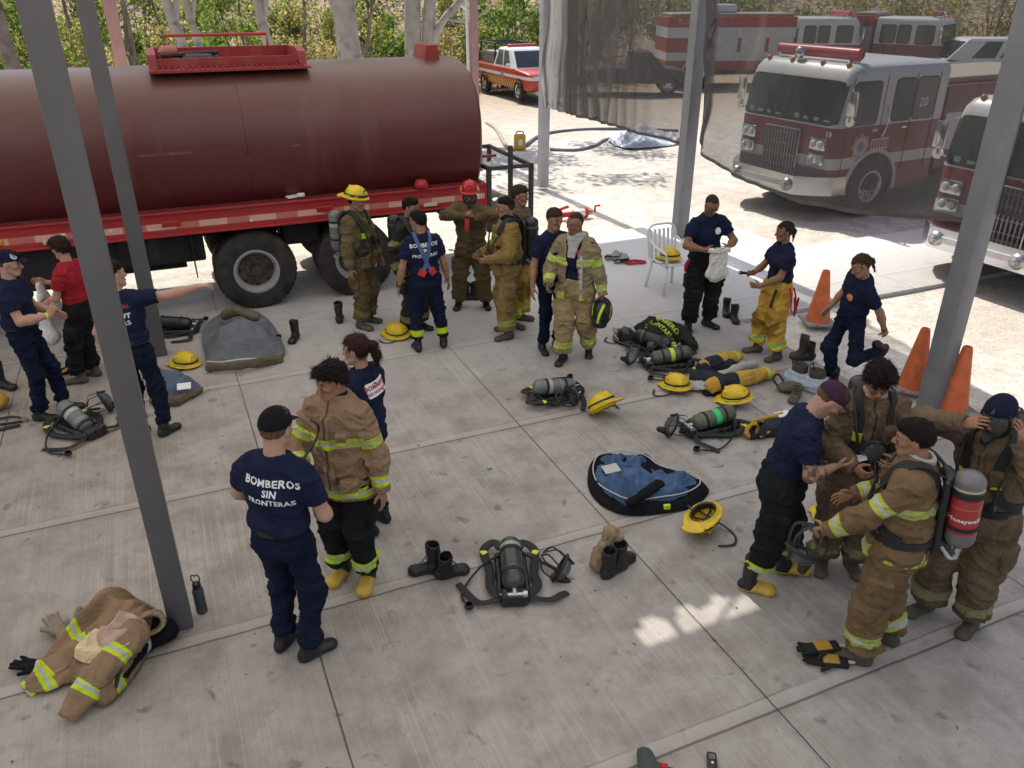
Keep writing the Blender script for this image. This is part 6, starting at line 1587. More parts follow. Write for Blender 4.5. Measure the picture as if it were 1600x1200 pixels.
def netmat(name, dens, c, wr=1.0):
    t = NT(name); o = t.obj(); tr = t.n('BsdfTransparent'); df = t.n('BsdfDiffuse'); tl = t.n('BsdfTranslucent'); ad = t.n('MixShader'); mx = t.n('MixShader')
    n = t.noise(1.2, 4, .6, o); f = t.attr('fold', 2)
    cc = t.mix(t.ramp(n, [(.3, 0.), (.7, 1.)]), tuple(x*.85 for x in c), tuple(x*1.15 for x in c)); cc = t.mix(t.attr('pale', 2), cc, (.66, .64, .61)); t.l(cc, df.inputs[0]); t.l(cc, tl.inputs[0]); ad.inputs[0].default_value = .45; t.l(df.outputs[0], ad.inputs[1]); t.l(tl.outputs[0], ad.inputs[2])
    # creases show as thin denser lines
    cr = t.n('TexNoise'); cr.inputs['Scale'].default_value = 1.0; cr.inputs['Detail'].default_value = 1.5; t.l(t.mapping(scale=(2.2, 2.2, .9), rot=(0, .55, .3), vec=o), cr.inputs['Vector'])
    d1 = t.math('ABSOLUTE', t.math('SUBTRACT', cr.outputs[0], .5)); line = t.math('MULTIPLY', t.step(d1, .006, .005), t.ramp(t.noise(.9, 2, .5, o), [(.50, 0.), (.60, .7*wr)]))
    cr2 = t.n('TexNoise'); cr2.inputs['Scale'].default_value = 1.0; cr2.inputs['Detail'].default_value = 1.0; t.l(t.mapping(scale=(1.6, 1.6, .7), rot=(0, -.7, 1.3), vec=o), cr2.inputs['Vector'])
    d2 = t.math('ABSOLUTE', t.math('SUBTRACT', cr2.outputs[0], .52)); line = t.math('MAXIMUM', line, t.math('MULTIPLY', t.step(d2, .004, .004), t.ramp(t.noise(.7, 2, .5, t.mapping(rot=(1, 0, 0), vec=o)), [(.5, 0.), (.6, .6*wr)])))
    den = t.math('ADD', t.math('ADD', dens, t.math('MULTIPLY', t.math('SUBTRACT', n, .5), .18)), f); den = t.math('MAXIMUM', den, t.math('MULTIPLY', line, .95), clamp=True)
    t.l(den, mx.inputs[0]); t.l(tr.outputs[0], mx.inputs[1]); t.l(ad.outputs[0], mx.inputs[2]); t.l(mx.outputs[0], t.out.inputs[0])
    dk = t.mix(line, cc, (.015, .015, .015)); t.l(dk, df.inputs[0]); t.l(dk, tl.inputs[0]); return t.m
def net(label, A, B, bot, top, mat, folds=None, nx=110, nz=60, bulge=.10, seed=0, hem=.03):
    """hanging net from A to B (world xy); bot: list of (t, z) lower edge"""
    A, B = v3(A), v3(B); d = B-A; L = np.linalg.norm(d); d = d/L; nv = np.array([-d[1], d[0]])
    t = np.linspace(0, 1, nx); zb = np.interp(t, [a for a, b in bot], [b for a, b in bot]); k = np.ones(5)/5; zb = np.convolve(np.pad(zb, 2, 'edge'), k, 'valid')
    T, Sv = np.meshgrid(t, np.linspace(0, 1, nz), indexing='ij'); Z = zb[:, None]+(top-zb[:, None])*Sv
    P = np.stack([T.ravel()*L, Z.ravel()*.6, np.zeros(T.size)], 1)
    off = fbm(P, .9, 3, seed)*bulge+fbm(P*np.array([3, .6, 1]), .8, 2, seed+3)*bulge*.4; fo = np.zeros(T.size); f_ = np.clip((.012-Sv.ravel())/.012, 0, 1)*0
    if folds:
        t0, t1, amp, n_, dn = folds; w = np.clip(1-np.abs((T.ravel()-(t0+t1)/2)/((t1-t0)/2)), 0, 1)**.5; ph = T.ravel()*n_*2*PI/(t1-t0)+4.0*fbm(P*np.array([1.2, .35, 1]), 1.3, 3, seed+9)
        off = off+amp*w*np.sin(ph); fo = w*dn*(.75+.25*np.sin(ph))
    X = A[0]+d[0]*T.ravel()*L+nv[0]*off; Y = A[1]+d[1]*T.ravel()*L+nv[1]*off
    pale = np.clip(1-T.ravel()/.2, 0, 1)**.5*np.clip(.55+.6*np.sin(ph*2.2), 0, 1) if folds and folds[4] < .6 and folds[1] > .5 else np.zeros(T.size)  # sunlight caught by the bunched left folds, put into the net colour
    fo = fo+np.clip((hem-(Z-zb[:, None]).ravel())/hem, 0, 1)*.7
    V = np.stack([X, Y, Z.ravel()], 1); i, j = np.meshgrid(np.arange(nx-1), np.arange(nz-1), indexing='ij'); a = (i*nz+j).ravel(); F = np.stack([a, a+nz, a+nz+1, a+1], 1)
    return tag(mesh_obj('shade_net', V, F, mat, None, attrs={'fold': fo, 'pale': pale}), label, 'shade net', 'grey shade nets hung between the posts')
def nets():
    n1 = netmat('shade_net_grey', .66, (.115, .11, .105)); n2 = netmat('shade_net_clear', .66, (.12, .115, .108)); n3 = netmat('shade_net_dark', .74, (.09, .085, .08))
    net('left shade net with bunched folds painted sunlit, hanging in front of the dark wreck', (.62, 17.75), (2.86, 13.95), [(0, 1.70), (.3, 1.66), (.6, 1.62), (1, 1.58)], 5.4, n1, folds=(-.35, .82, .05, 17, .42), seed=3)
    net('large see-through shade net hanging in front of fire engine 19', (3.02, 13.72), (4.38, 7.62), [(0, 1.70), (.03, 1.52), (.25, 1.37), (.5, 1.38), (.75, 1.62), (.9, 1.82), (1, 1.95)], 5.4, n2, seed=8, bulge=.13, folds=(-.05, .05, .05, 3, .55))
    net('dark shade net right of the right post', (4.50, 7.46), (8.2, 6.9), [(0, 2.10), (.1, 1.98), (.5, 1.9), (1, 2.2)], 5.4, n3, seed=5, nx=60)
# ---- vegetation
def leafmat(name, a, b, tr=.45):
    t = NT(name); g = t.n('NewGeometry'); rnd = g.outputs['Random Per Island']; c = t.ramp(rnd, [(0., a), (.55, b), (1., tuple(min(1, x*1.5) for x in b))]); t.col(c); t.pr(.55, 0, .3)
    tl = t.n('BsdfTranslucent'); mx = t.n('MixShader'); mx.inputs[0].default_value = tr; c2 = t.mix(1., c, (1.5, 1.7, .7), 'MULTIPLY'); t.l(c2, tl.inputs[0]); t.l(t.b.outputs[0], mx.inputs[1]); t.l(tl.outputs[0], mx.inputs[2]); t.l(mx.outputs[0], t.out.inputs[0]); return t.m
def leaves(clumps, n, size, rng, flat=.5):
    """clumps: list of (centre, radius); returns V,F of pointed leaves"""
    V = []; F = []; w = np.array([c[1]**2 for c in clumps]); w = w/w.sum(); ids = rng.choice(len(clumps), n, p=w)
    for i in ids:
        c, r = clumps[i]; d = rng.normal(size=3); d /= np.linalg.norm(d); p = v3(c)+d*r*rng.uniform(.55, 1.05)*np.array([1, 1, .8]); s = size*rng.uniform(.6, 1.4)
        a = rng.normal(size=3); a[2] -= flat; a /= np.linalg.norm(a); b = np.cross(a, rng.normal(size=3)); b /= np.linalg.norm(b); o = len(V)
        V += [p, p+a*s*.5+b*s*.28, p+a*s, p+a*s*.5-b*s*.28]; F.append((o, o+1, o+2, o+3))
    return V, F
def bush_mesh(seed, h, w, n, size, mat, twig):
    rng = np.random.default_rng(seed); cl = []; mb = MB()
    for i in range(14):
        a = rng.uniform(0, 2*PI); r = w*rng.uniform(0, .8); z = h*rng.uniform(.15, .95); c = (math.cos(a)*r*(1.1-z/h*.4), math.sin(a)*r*(1.1-z/h*.4), z); cl.append((c, rng.uniform(.18, .42)*w))
        mb.tube(catmull([(rng.normal()*.1, rng.normal()*.1, 0), (c[0]*.4+rng.normal()*.1, c[1]*.4, z*.5), c], 3), [.022, .02, .02, .016, .014, .012, .01][:7], 4)
    for i in range(30): 
        c = cl[rng.integers(len(cl))][0]; d = rng.normal(size=3)*w*.5; mb.tube([c, (c[0]+d[0], c[1]+d[1], max(c[2]+d[2], .05))], .008, 3)
    V, F = leaves(cl, n, size, rng); return V, F, mb
def make_bush(kind, seed, loc, rz, sc, label, h=3.2, w=1.6, n=1300, size=.17):
    mats = {'green': M['leaf_green'], 'olive': M['leaf_olive'], 'dry': M['leaf_dry']}
    root = empty('bush', loc, rz, label, 'bush', label+' at the edge of the wood'); V, F, mb = bush_mesh(seed, h, w, n, size, mats[kind], None)
    mesh_obj('foliage', V, F, mats[kind], root, smooth=False); mb.build('stem', M['twig'], root, fixn=False); root.scale = (sc, sc, sc); return root
def trunk_tree(label, x, y, base_r, path, branches=(), crown=None, mat=None, seed=0, z=-.08, name='tree'):
    """path: list of (dx,dy,z,r)"""
    root = empty(name, (x, y, z), 0, label, 'tree'); mb = MB()
    def limb(P_, n=16, k=7):
        C = catmull([p[:3] for p in P_], k); rr = np.interp(np.linspace(0, 1, len(C)), np.linspace(0, 1, len(P_)), [p[3] for p in P_]); m = MB(); m.tube(C, [float(r) for r in rr], n); V = np.array(m.V)
        n_ = fbm(V*np.array([1, 1, .45]), 4, 3, seed)*.10+fbm(V*np.array([1, 1, .3]), 14, 2, seed+3)*.04
        cc = np.repeat(np.array([tuple(c) for c in C]), n, 0); V = cc+(V-cc)*(1+n_)[:, None]; mb.add(V.tolist(), m.F)
    limb([(0, 0, 0, base_r*1.35)]+list(path)); tr = mb.build('trunk', mat, root, smooth=True, autosmooth=80)
    for b in branches: mb = MB(); limb(b, 10, 5); mb.build('branch', mat, root, smooth=True, autosmooth=80)
    if crown:
        rng = np.random.default_rng(seed); V, F = leaves(crown[0], crown[1], crown[2], rng); mesh_obj('crown', V, F, M['leaf_green'], root, smooth=False)
    return root
def vegetation():
    M['leaf_green'] = leafmat('leaf_green', (.065, .11, .03), (.17, .22, .07)); M['leaf_olive'] = leafmat('leaf_olive', (.16, .155, .07), (.33, .30, .14)); M['leaf_dry'] = leafmat('leaf_dry', (.22, .155, .09), (.40, .31, .19)); M['twig'] = simple('twig_brown', (.16, .11, .075), .9)
    bark = simple('bark_pale', (.46, .41, .35), .9, var=.2, scale=3, bump=.6, bscale=12, dirt=((.22, .19, .16), 2.5, .55)); bk2 = simple('bark_grey_brown', (.27, .22, .18), .9, var=.25, scale=3, bump=.6, bscale=12, dirt=((.12, .1, .08), 2.5, .5))
    rnd = random.Random(11)
    C1 = [((rnd.uniform(-2.8, 2.8), rnd.uniform(-2.8, 2.8), rnd.uniform(5.6, 9)), rnd.uniform(.5, 1.1)) for i in range(16)]
    def X(u, y): return (u-800)/F_PX*(y*_c+(CAM_H-1.5)*_s)
    trunk_tree('thick pale tree trunk rising behind the middle of the tanker', X(550, 24), 24, .36, [(.02, 0, 1.4, .33), (-.03, .05, 3, .32), (-.1, .1, 5, .3), (-.3, .2, 8, .2)], [[(-.02, .05, 3.0, .2), (-.5, .1, 4.2, .16), (-1.3, .3, 5.6, .1), (-1.8, .4, 7.5, .05)]], (C1, 2600, .2), bark, 1)
    trunk_tree('pale twin trunked tree with a leaning limb behind the rear of the tanker', X(650, 25), 25, .27, [(-.05, 0, 1.5, .25), (-.02, 0, 3.2, .23), (.08, .1, 5, .2), (.1, .2, 8, .12)], [[(.12, .1, 0, .24), (.30, .1, 1.5, .2), (.42, .1, 3, .19), (.62, .1, 5, .16), (.8, .2, 8, .1)], [(.38, .1, 2.3, .14), (.8, .1, 3.1, .11), (1.5, .2, 3.8, .09), (2.4, .3, 4.8, .05)], [(.9, .1, 3.2, .05), (1.6, .1, 3.15, .035), (2.4, .1, 3.6, .02)]], ([((c[0]+.8, c[1], c[2]), r) for c, r in C1], 2600, .2), bark, 2)
    for i, (u, y, r, lean, l) in enumerate(((313, 27, .17, -.30, 'slim pale leaning trunk, left one of the pair behind the tank platform'), (331, 28, .13, -.22, 'slim pale leaning trunk, right one of the pair behind the tank platform'), (440, 26, .15, -.20, 'slanting pale trunk behind the right end of the tank platform'))):
        trunk_tree(l, X(u, y), y, r, [(lean*.8, 0, 1.6, r), (lean*2, 0, 3.2, r*.92), (lean*3.4, .1, 5.2, r*.8), (lean*5, .2, 8, r*.5)], [[(lean*1.8, 0, 2.9, r*.6), (lean*1.8+.25, .1, 4.2, r*.5), (lean*1.2+.3, .1, 6, r*.3)]], ([((c[0]*.6+lean*5, c[1]*.6, c[2]+.5), r_*.8) for c, r_ in C1[:8]], 1100, .2), bark, 5+i)
    trunk_tree('short grey tree trunk at the top left edge beside the posts', X(22, 27), 27, .26, [(0, 0, 1.2, .24), (-.05, 0, 2.6, .22), (-.1, 0, 5, .18)], [], ([((c[0]*.5, c[1]*.5, 3.0+c[2]*.25), r_*.9) for c, r_ in C1[:9]], 1500, .2), bk2, 9)
    for i, (u, y, r) in enumerate(((218, 31, .07), (205, 36, .09), (480, 34, .06), (575, 33, .07), (385, 38, .06), (255, 40, .07), (700, 40, .07), (120, 35, .08))):
        trunk_tree('thin brown sapling trunk among the bushes, %s' % ('left of the tank platform', 'just left of the thin trunk by the platform', 'between the platform and the thick pale trunk', 'right beside the thick pale trunk', 'behind the tank platform rail', 'behind the left end of the tank platform', 'between the twin trunk and the pinkish post', 'between the two left posts')[i], X(u, y), y, r, [(rnd.uniform(-.15, .15), 0, 1.6, r), (rnd.uniform(-.3, .3), 0, 3.4, r*.8), (rnd.uniform(-.5, .5), 0, 5.5, r*.5)], [[(0, 0, 1.4, r*.5), (rnd.uniform(-.8, .8), 0, 2.6, r*.4), (rnd.uniform(-1.2, 1.2), 0, 3.6, r*.2)]], None, bk2, 20+i, name='sapling')
    L = {'green': 'dense green bush with small bright leaves', 'olive': 'loose olive green bush with bare twigs', 'dry': 'dry brown bush of dead leaves and twigs'}
    protos = [make_bush(k, 30+i, (0, 0, 0), 0, 1, L[k], h, w, n, s) for i, (k, h, w, n, s) in enumerate((('green', 3.4, 1.7, 1700, .17), ('green', 2.2, 1.5, 1300, .15), ('olive', 3.6, 1.7, 1200, .15), ('olive', 2.4, 1.4, 900, .14), ('dry', 2.2, 1.5, 900, .14), ('dry', 3.2, 1.4, 700, .13)))]
    spots = []
    y = 30.0
    for row, (yy, n_, x0, x1) in enumerate(((30, 11, -22, -3.6), (33.5, 14, -24, -2), (37.5, 16, -27, 1), (42, 18, -30, 5), (47, 18, -32, 10))):
        for i in range(n_): spots.append((x0+(x1-x0)*(i+.5+rnd.uniform(-.4, .4))/n_, yy+rnd.uniform(-1.3, 1.3), rnd.uniform(.75, 1.25)*(.62 if row == 0 else .9 if row < 3 else 1.2)))
    for i in range(16): spots.append((8+i*1.9+rnd.uniform(-.5, .5), 46+rnd.uniform(-2, 3), rnd.uniform(1.1, 1.7)))
    for i in range(5): spots.append((-1.0+i*1.1, 40+rnd.uniform(-1, 2), rnd.uniform(.9, 1.2)))
    used = set()
    for x, yy, sc in spots:
        k = rnd.choices(range(6), (4, 3, 3, 2, 2.5, 2))[0]
        o = protos[k] if k not in used else copy_tree(protos[k]); used.add(k)
        zg = -.08+max(yy-44, 0)**1.25*.09
        o.location = (x, yy, zg); o.rotation_euler = (0, 0, rnd.uniform(0, 6.28)); o.scale = (sc*rnd.uniform(.9, 1.2), sc, sc*rnd.uniform(.85, 1.15))
    # leaf litter under the trees
    rng = np.random.default_rng(3); n = 9000; V = []; F = []
    xs = rng.uniform(-30, 1.5, n); ys = rng.uniform(23, 44, n)
    for x, y in zip(xs, ys):
        if x > -2 and y < 37: continue
        a = rng.uniform(0, 6.28); s = rng.uniform(.06, .16); t_ = rng.uniform(.02, .10); o = len(V); V += [(x, y, -.05), (x+math.cos(a)*s, y+math.sin(a)*s, -.05+t_), (x+math.cos(a+.7)*s*1.2, y+math.sin(a+.7)*s*1.2, -.05+t_*.5), (x+math.cos(a+1.3)*s*.7, y+math.sin(a+1.3)*s*.7, -.04)]; F.append((o, o+1, o+2, o+3))
    tag(mesh_obj('leaf_litter', V, F, M['leaf_dry'], None, smooth=False), kind='stuff')
    # backdrop wood on the hillside: one mass
    rng = np.random.default_rng(8); cl = [((rng.uniform(-45, 55), rng.uniform(54, 66), rng.uniform(1.5, 9)), rng.uniform(1.2, 2.6)) for i in range(150)]; V, F = leaves(cl, 15000, .42, rng); tag(mesh_obj('far_wood', V, F, M['leaf_olive'], None, smooth=False), kind='stuff')
    # old fence posts by the pickup
    for i, (u, v) in enumerate(((798, 78), (806, 74))):
        x = X(u, 40); mb = MB(); mb.tube([(x, 40+i, -.1), (x+.02, 40+i, 1.5)], .07, 8); tag(mb.build('fence_post', bk2, smooth=True), 'weathered wooden fence post behind the fire pickup', 'fence post', 'wooden fence posts behind the pickup')
# ---------------------------------------------------------------- everything lying, standing or held on and around the slab
SKY_STRENGTH, SUN_STRENGTH = .15, 5.0
def held(name, label, cat, root, S, pos, rot=(0, 0, 0)):
    p = loc2world(root, pos); e = empty(name, p, 0, label, cat); e.rotation_euler = (rot[0], rot[1], rot[2]+root.rotation_euler.z); return e
def bag_mesh(parent, w, h, d, mat, name='bag_body', seed=0, amp=.012, top=.6):
    V, Q = sdf_mesh([(econe((0, 0, -h*.15), (0, 0, -h*.8), (w*.32*top/.6, d*.35), (w*.46, d*.5), (1, 0, 0)), 0), (ell((0, 0, -h*.75), (w*.5, d*.55, h*.25)), .04)], .008); V = wrinkle(V, Q, amp, None, seed, 11, an=(1.6, 1.6, .5)); return mesh_obj(name, V, Q, mat, parent)
def coat_heap():
    a = At(150, 1030); root = empty('turnout_coat', a.loc(), 0, 'tan turnout coat with lime stripes dropped in a heap against the near left post', 'turnout coat'); root.scale = (.94, .94, .94)
    p = a.p; tm = M['tan_coat']
    # the body is a flattened, creased sheet; the near sleeve lies on top of it
    out = [p(*q) for q in ((30, 1086), (62, 1042), (105, 1008), (140, 982), (192, 952), (245, 948), (262, 985), (238, 1030), (210, 1070), (172, 1112), (140, 1106), (112, 1075), (70, 1090))]
    A_, B_ = p(250, 965)[:2], p(60, 1075)[:2]; D = B_-A_; LD = np.hypot(*D); D = D/LD
    def tt(x, y): return (x-A_[0])*D[0]+(y-A_[1])*D[1]
    def hf(x, y, d): t = tt(x, y); return .03+np.clip(d/.07, 0, 1)**.7*(.05+.19*np.exp(-((t-.22)/.30)**2)+.05*np.exp(-((t-.62)/.2)**2))
    sheet('coat_body', [tuple(q[:2]) for q in catmull(out, 4, True)], hf, tm, root, .013, .012, 4, None, .075, None, 7, lambda x, y: np.minimum(np.abs(tt(x, y)-.50), np.abs(tt(x, y)-.80)), D)
    s1 = [(econe(p(215, 985, .26), p(152, 1058, .17), (.10, .06), (.092, .055), (1, .3, 0)), .0), (econe(p(152, 1058, .16), p(100, 1132, .035), (.092, .055), (.072, .030), (1, .3, 0), flat=True), .03)]
    cloth_mass('sleeve', s1, tm, root, .009, .030, 6, 8, bands=[(p(215, 985, .26), p(152, 1058, .17), .08, [.17]), (p(152, 1058, .16), p(100, 1132, .035), .07, [.09])])
    s2 = [(econe(p(120, 1015, .12), p(70, 1050, .08), (.09, .045), (.085, .04), (1, .5, 0)), 0), (econe(p(70, 1050, .08), p(30, 1084, .03), (.085, .04), (.07, .022), (1, .5, 0), flat=True), .03)]
    cloth_mass('sleeve', s2, tm, root, .009, .026, 6, 18, bands=[(p(70, 1050, .08), p(30, 1084, .03), .07, [.02, .17])])
    # lining turned out, collar
    for nm, o_, mt, h0, sd in (('lining', ((205, 950), (236, 962), (222, 985), (190, 1000), (160, 1008), (146, 990), (172, 966)), M['pink_cloth'], .27, 5), ('lining_flap', ((168, 976), (182, 1000), (158, 1018), (128, 1022), (108, 1008), (136, 988)), M['cream_cloth'], .24, 9)):
        L_ = [tuple(p(u, v, h0+.03)[:2]) for u, v in o_]; sheet(nm, [tuple(q[:2]) for q in catmull([(a_, b_, 0) for a_, b_ in L_], 4, True)], lambda x, y, d: h0+.05*np.clip(d/.05, 0, 1)-.05*(d < .012), mt, root, .011, .01, sd, None, .045, None, 11)
    V, Q = sdf_mesh([(rtor(p(240, 970, .22), Rz(.6) @ Rx(R(62)), .085, .07, .014, .04), 0)], .009); mesh_obj('collar', wrinkle(V, Q, .01, None, 4, 12), Q, M['khaki_cloth'], root)
    cloth_mass('dark_front_panel', [(econe(p(225, 1010, .10), p(172, 1085, .05), (.045, .05), (.05, .03), (1, .6, 0)), 0)], M['black_cloth'], root, .009, .014, 11, 12)
    mb = MB(); mb.tube(catmull([p(205, 985, .3), p(196, 1020, .24), p(190, 1045, .17), p(182, 1078, .09)], 6), .01, 8, flat=(.03, .008, (0, -.3, 1))); mb.build('clasp_strap', M['strap'], root)
    for u, v, z in ((200, 1005, .28), (190, 1040, .19)): MB().box(tuple(p(u, v, z)), (.045, .03, .014), rz=1.0, bev=.004).build('clasp', M['steel'], root)
    r2 = empty('turnout_boots', (*G(250, 1005), 0), 0, 'black bundle of boots tucked under the coat heap at the foot of the post', 'boots')
    V, Q = sdf_mesh([(ell((.02, .02, .08), (.11, .09, .08)), 0), (rcone((-.08, -.10, .05), (.02, .05, .09), .06, .07), .04), (rcone((-.2, .17, .09), (-.05, .1, .12), .06), .05)], .009, clips=[lambda X, Y, Z: .002-Z]); mesh_obj('bundle', wrinkle(V, Q, .014, None, 6, 12), Q, M['black_cloth'], r2)
    V, Q = sdf_mesh([(econe((-.06, -.16, .05), (.0, .02, .10), (.035, .05), (.03, .04), (1, 0, 0)), 0)], .009); mesh_obj('pale_liner', wrinkle(V, Q, .006, None, 6, 12), Q, simple('pale_blue_cloth', (.42, .5, .52), .9), r2)
    g1 = empty('work_gloves', (*G(100, 990), 0), 0, 'pair of grey-tan work gloves lying behind the coat heap', 'gloves')
    gm = simple('glove_tan_grey', (.22, .18, .125), .9, bump=.3, dirt=((.05, .045, .04), 14., .52)); glove(g1, -.03, .0, 45, gm, 1, .03); glove(g1, .10, .02, 10, gm, 2, .05, right=False)
    g2 = empty('glove', (*G(58, 1048), 0), 0, 'dark glove poking out at the left side of the coat heap', 'glove'); glove(g2, 0, 0, 80, M['black_cloth'], 4, .02)
def small_things():
    x, y = G(316, 955); r = empty('water_bottle', (x, y, 0), 0, 'dark grey water bottle with a black loop lid standing beside the near left post', 'bottle')
    MB().lathe([(.0, .0), (.036, 0), (.038, .006), (.038, .19), (.034, .205), (.026, .215), (.026, .22)], n=28).build('bottle_body', simple('bottle_slate_paint', (.055, .06, .075), .5), r, smooth=True, autosmooth=40)
    l = MB().lathe([(.028, .216), (.029, .22), (.029, .25), (.025, .256), (.0, .256)], n=24).build('lid', M['black_plastic'], r, smooth=True, autosmooth=40)
    MB().tube(catmull([(-.012, 0, .25), (-.03, 0, .29), (-.018, 0, .325), (0, 0, .315), (.018, 0, .325), (.03, 0, .29), (.012, 0, .25)], 5), .0045, 8).build('carry_loop', M['black_plastic'], l, smooth=True)
    # pair of black boots left of the central breathing set
    boot_thing('black boot standing upright, left one of the pair by the central breathing set', 676, 893, 100, 'boot_black', .15, None, 1, 'black boots on the slab')
    boot_thing('black laced boot lying half over, right one of the pair by the central breathing set', 697, 900, -68, 'boot_black', .12, (12, 0), 2, 'black boots on the slab')
    scba('breathing set with a dark carbon cylinder lying in the open in the middle foreground', 800, 905, 4, TANK_GREY, 3, (.33, -.02, 250, -25), elev=7)
    # boots with a tan hood stuffed in
    b = boot_thing('black boot with a tan cloth over its top, right of the central breathing set', 952, 898, -48, 'boot_black', .13, None, 4, 'black boots on the slab'); boot_thing('black laced boot, rear one of the pair with the tan cloth', 968, 888, -40, 'boot_black', .13, None, 5, 'black boots on the slab')
    a = At(945, 890); rt = empty('tan_hood', (a.c[0], a.c[1], 0), 0, 'tan cloth hood draped over the front boot of a pair', 'hood')
    V, Q = sdf_mesh([(rcone((-.04, .03, .10), (.03, .05, .30), .07, .05), 0), (rcone((.03, .05, .30), (.10, .06, .27), .045, .035), .03), (rcone((-.06, .0, .06), (-.02, .02, .2), .05, .05), .03)], .008); mesh_obj('hood_cloth', wrinkle(V, Q, .02, None, 4, 10, an=(1.5, 1.5, .6)), Q, M['khaki_cloth'], rt)
    # blue lined coat, open on the floor
    a = At(1010, 770); out = [a.p(*q) for q in ((918, 745), (925, 722), (945, 712), (985, 718), (1012, 716), (1050, 738), (1080, 745), (1108, 768), (1085, 792), (1045, 803), (985, 808), (945, 795), (922, 772))]
    rt = empty('lined_coat', a.loc(), 0, 'black turnout coat spread open on the slab showing its blue quilted lining', 'turnout coat')
    P2 = [tuple(q[:2]) for q in catmull(out, 4, True)]
    sheet('coat_shell', P2, lambda x, y, d: .012+.06*np.clip(d/.05, 0, 1)*np.exp(-(d/.13)**2)+.0*x, M['black_cloth'], rt, .016, .012, 3, None, .028)
    lin = [a.p(*q) for q in ((926, 742), (938, 722), (965, 718), (1005, 722), (1030, 742), (1075, 750), (1092, 770), (1050, 788), (1000, 794), (958, 786), (932, 765))]
    P3 = [tuple(q[:2]) for q in catmull(lin, 4, True)]
    sheet('blue_lining', P3, lambda x, y, d: .050+.055*np.exp(-((x+.28)**2+(y-.02)**2)/.03)+.06*np.exp(-((x+.02)**2+(y-.12)**2)/.02)+.03*np.exp(-((x-.25)**2+(y+.02)**2)/.03)-.03*(d < .02), M['denim_liner'], rt, .014, .01, 5, None, .075, scale=7)
    mb = MB(); mb.tube([(q[0], q[1], .092+.01*math.sin(i*.9)) for i, q in enumerate(P3+[P3[0]])], .006, 6); mb.build('piping', simple('piping_pale', (.5, .5, .48), .7), rt, smooth=True)
    V, Q = sdf_mesh([(econe(a.p(985, 785, .14), a.p(1030, 755, .15), (.035, .03), (.05, .025), (0, 1, 0)), 0)], .008); mesh_obj('inner_sleeve', wrinkle(V, Q, .012, None, 8, 12), Q, M['black_cloth'], rt)
    q = a.p(955, 730, .16); MB().box((q[0], q[1], .145), (.15, .10, .006), rz=.4, rot=Rmat(.4, .25)).build('care_label', simple('label_pale', (.5, .5, .44), .8), rt)
    q = a.p(1041, 800); MB().box((q[0], q[1], .05), (.06, .03, .05), rz=.2, bev=.006).build('reflective_tab', M['lime'], rt)
    helmet('yellow fire helmet lying upside down beside the blue-lined coat', 1098, 815, -35, flip=True, tilt=(10, -14), seed=2)
    helmet('yellow fire helmet standing on the slab between the phone user and the group at right', 1306, 806, 200, tilt=(0, 0), seed=3)
    # gloves by the right hand group
    g1 = empty('fire_gloves', (*G(1285, 1028), 0), 0, 'pair of black gloves with yellow backs lying in front of the right hand group', 'gloves')
    gm = simple('glove_black_fabric', (.012, .012, .013), .9, bump=.3); gy = simple('glove_yellow_leather', (.42, .24, .03), .7, bump=.3)
    for i, (dx, dy, yw, z) in enumerate(((.02, -.05, 82, 0), (-.01, .03, 96, .035))):
        g = glove(g1, dx, dy, yw, gm, i, z); V, Q = sdf_mesh([(rbox((0, -.01, .045), (.04, .055, .012), None, .01), 0)], .006); V = V @ Rz(R(yw)).T; V[:, 2] += z-.001; mesh_obj('leather_back', V, Q, gy, g)
        MB().box((0, 0, .03+z), (.085, .012, .02), bev=.003).build('cuff_trim', M['white_cloth'], g, loc=tuple(Rz(R(yw)) @ v3((0, -.125, 0))))
    # breathing sets around the middle
    scba('breathing set with a grey cylinder and a yellow helmet beside its harness', 866, 622, 112, TANK_SILVER, 7, (-.26, -.05, 200, 20), elev=9)
    helmet('yellow fire helmet tipped on its side at the harness of the grey cylinder', 942, 640, 75, tilt=(-35, 25), seed=6)
    scba('breathing set with an olive cylinder and a bright green band, beside the yellow bag', 1112, 672, -68, TANK_OLIVE, 9, (-.02, -.42, 160, 20), elev=6)
    a = At(1190, 680); rt = empty('gear_bag', a.loc(), 0, 'yellow and dark gear bag lying open beside the green banded cylinder', 'gear bag')
    V, Q = sdf_mesh([(rcone((-.10, -.05, .07), (.12, .02, .08), .08, .09), 0), (rcone((.12, .02, .08), (.30, .14, .07), .08, .06), .05)], .009, subs=[(rcone((-.16, -.10, .10), (-.02, -.02, .10), .05), .01)], clips=[lambda X, Y, Z: .002-Z]); V = wrinkle(V, Q, .016, None, 2, 10)
    mesh_obj('bag_body', V, Q, cloth('gear_bag_dark', (.035, .04, .05)), rt); V2, Q2 = sdf_mesh([(rtor((-.12, -.06, .09), Rz(.5) @ Rx(R(80)), .075, .065, .018), 0), (rcone((-.1, .02, .14), (.22, .16, .15), .022), .02), (rcone((-.04, -.1, .05), (.2, .0, .15), .02), .02)], .008); mesh_obj('yellow_trim', wrinkle(V2, Q2, .008, None, 2, 14), Q2, M['yellow_pants_plain'], rt)
    MB().box((.24, .16, .155), (.16, .10, .01), rz=.4, bev=.003).build('white_card', M['white_print'], rt)
    scba('breathing set with an olive cylinder and a lime band, front of the dark coat', 1046, 572, -78, TANK_OLIVE_LIME, 11, (-.10, -.40, 190, 30), elev=6)
    helmet('yellow fire helmet with a lime flash lying in front of the lime banded cylinder', 1058, 600, 215, tilt=(8, 0), seed=8)
    helmet('yellow fire helmet lying nearest in front of the yellow trousers heap', 1150, 622, 235, tilt=(14, 6), seed=9)
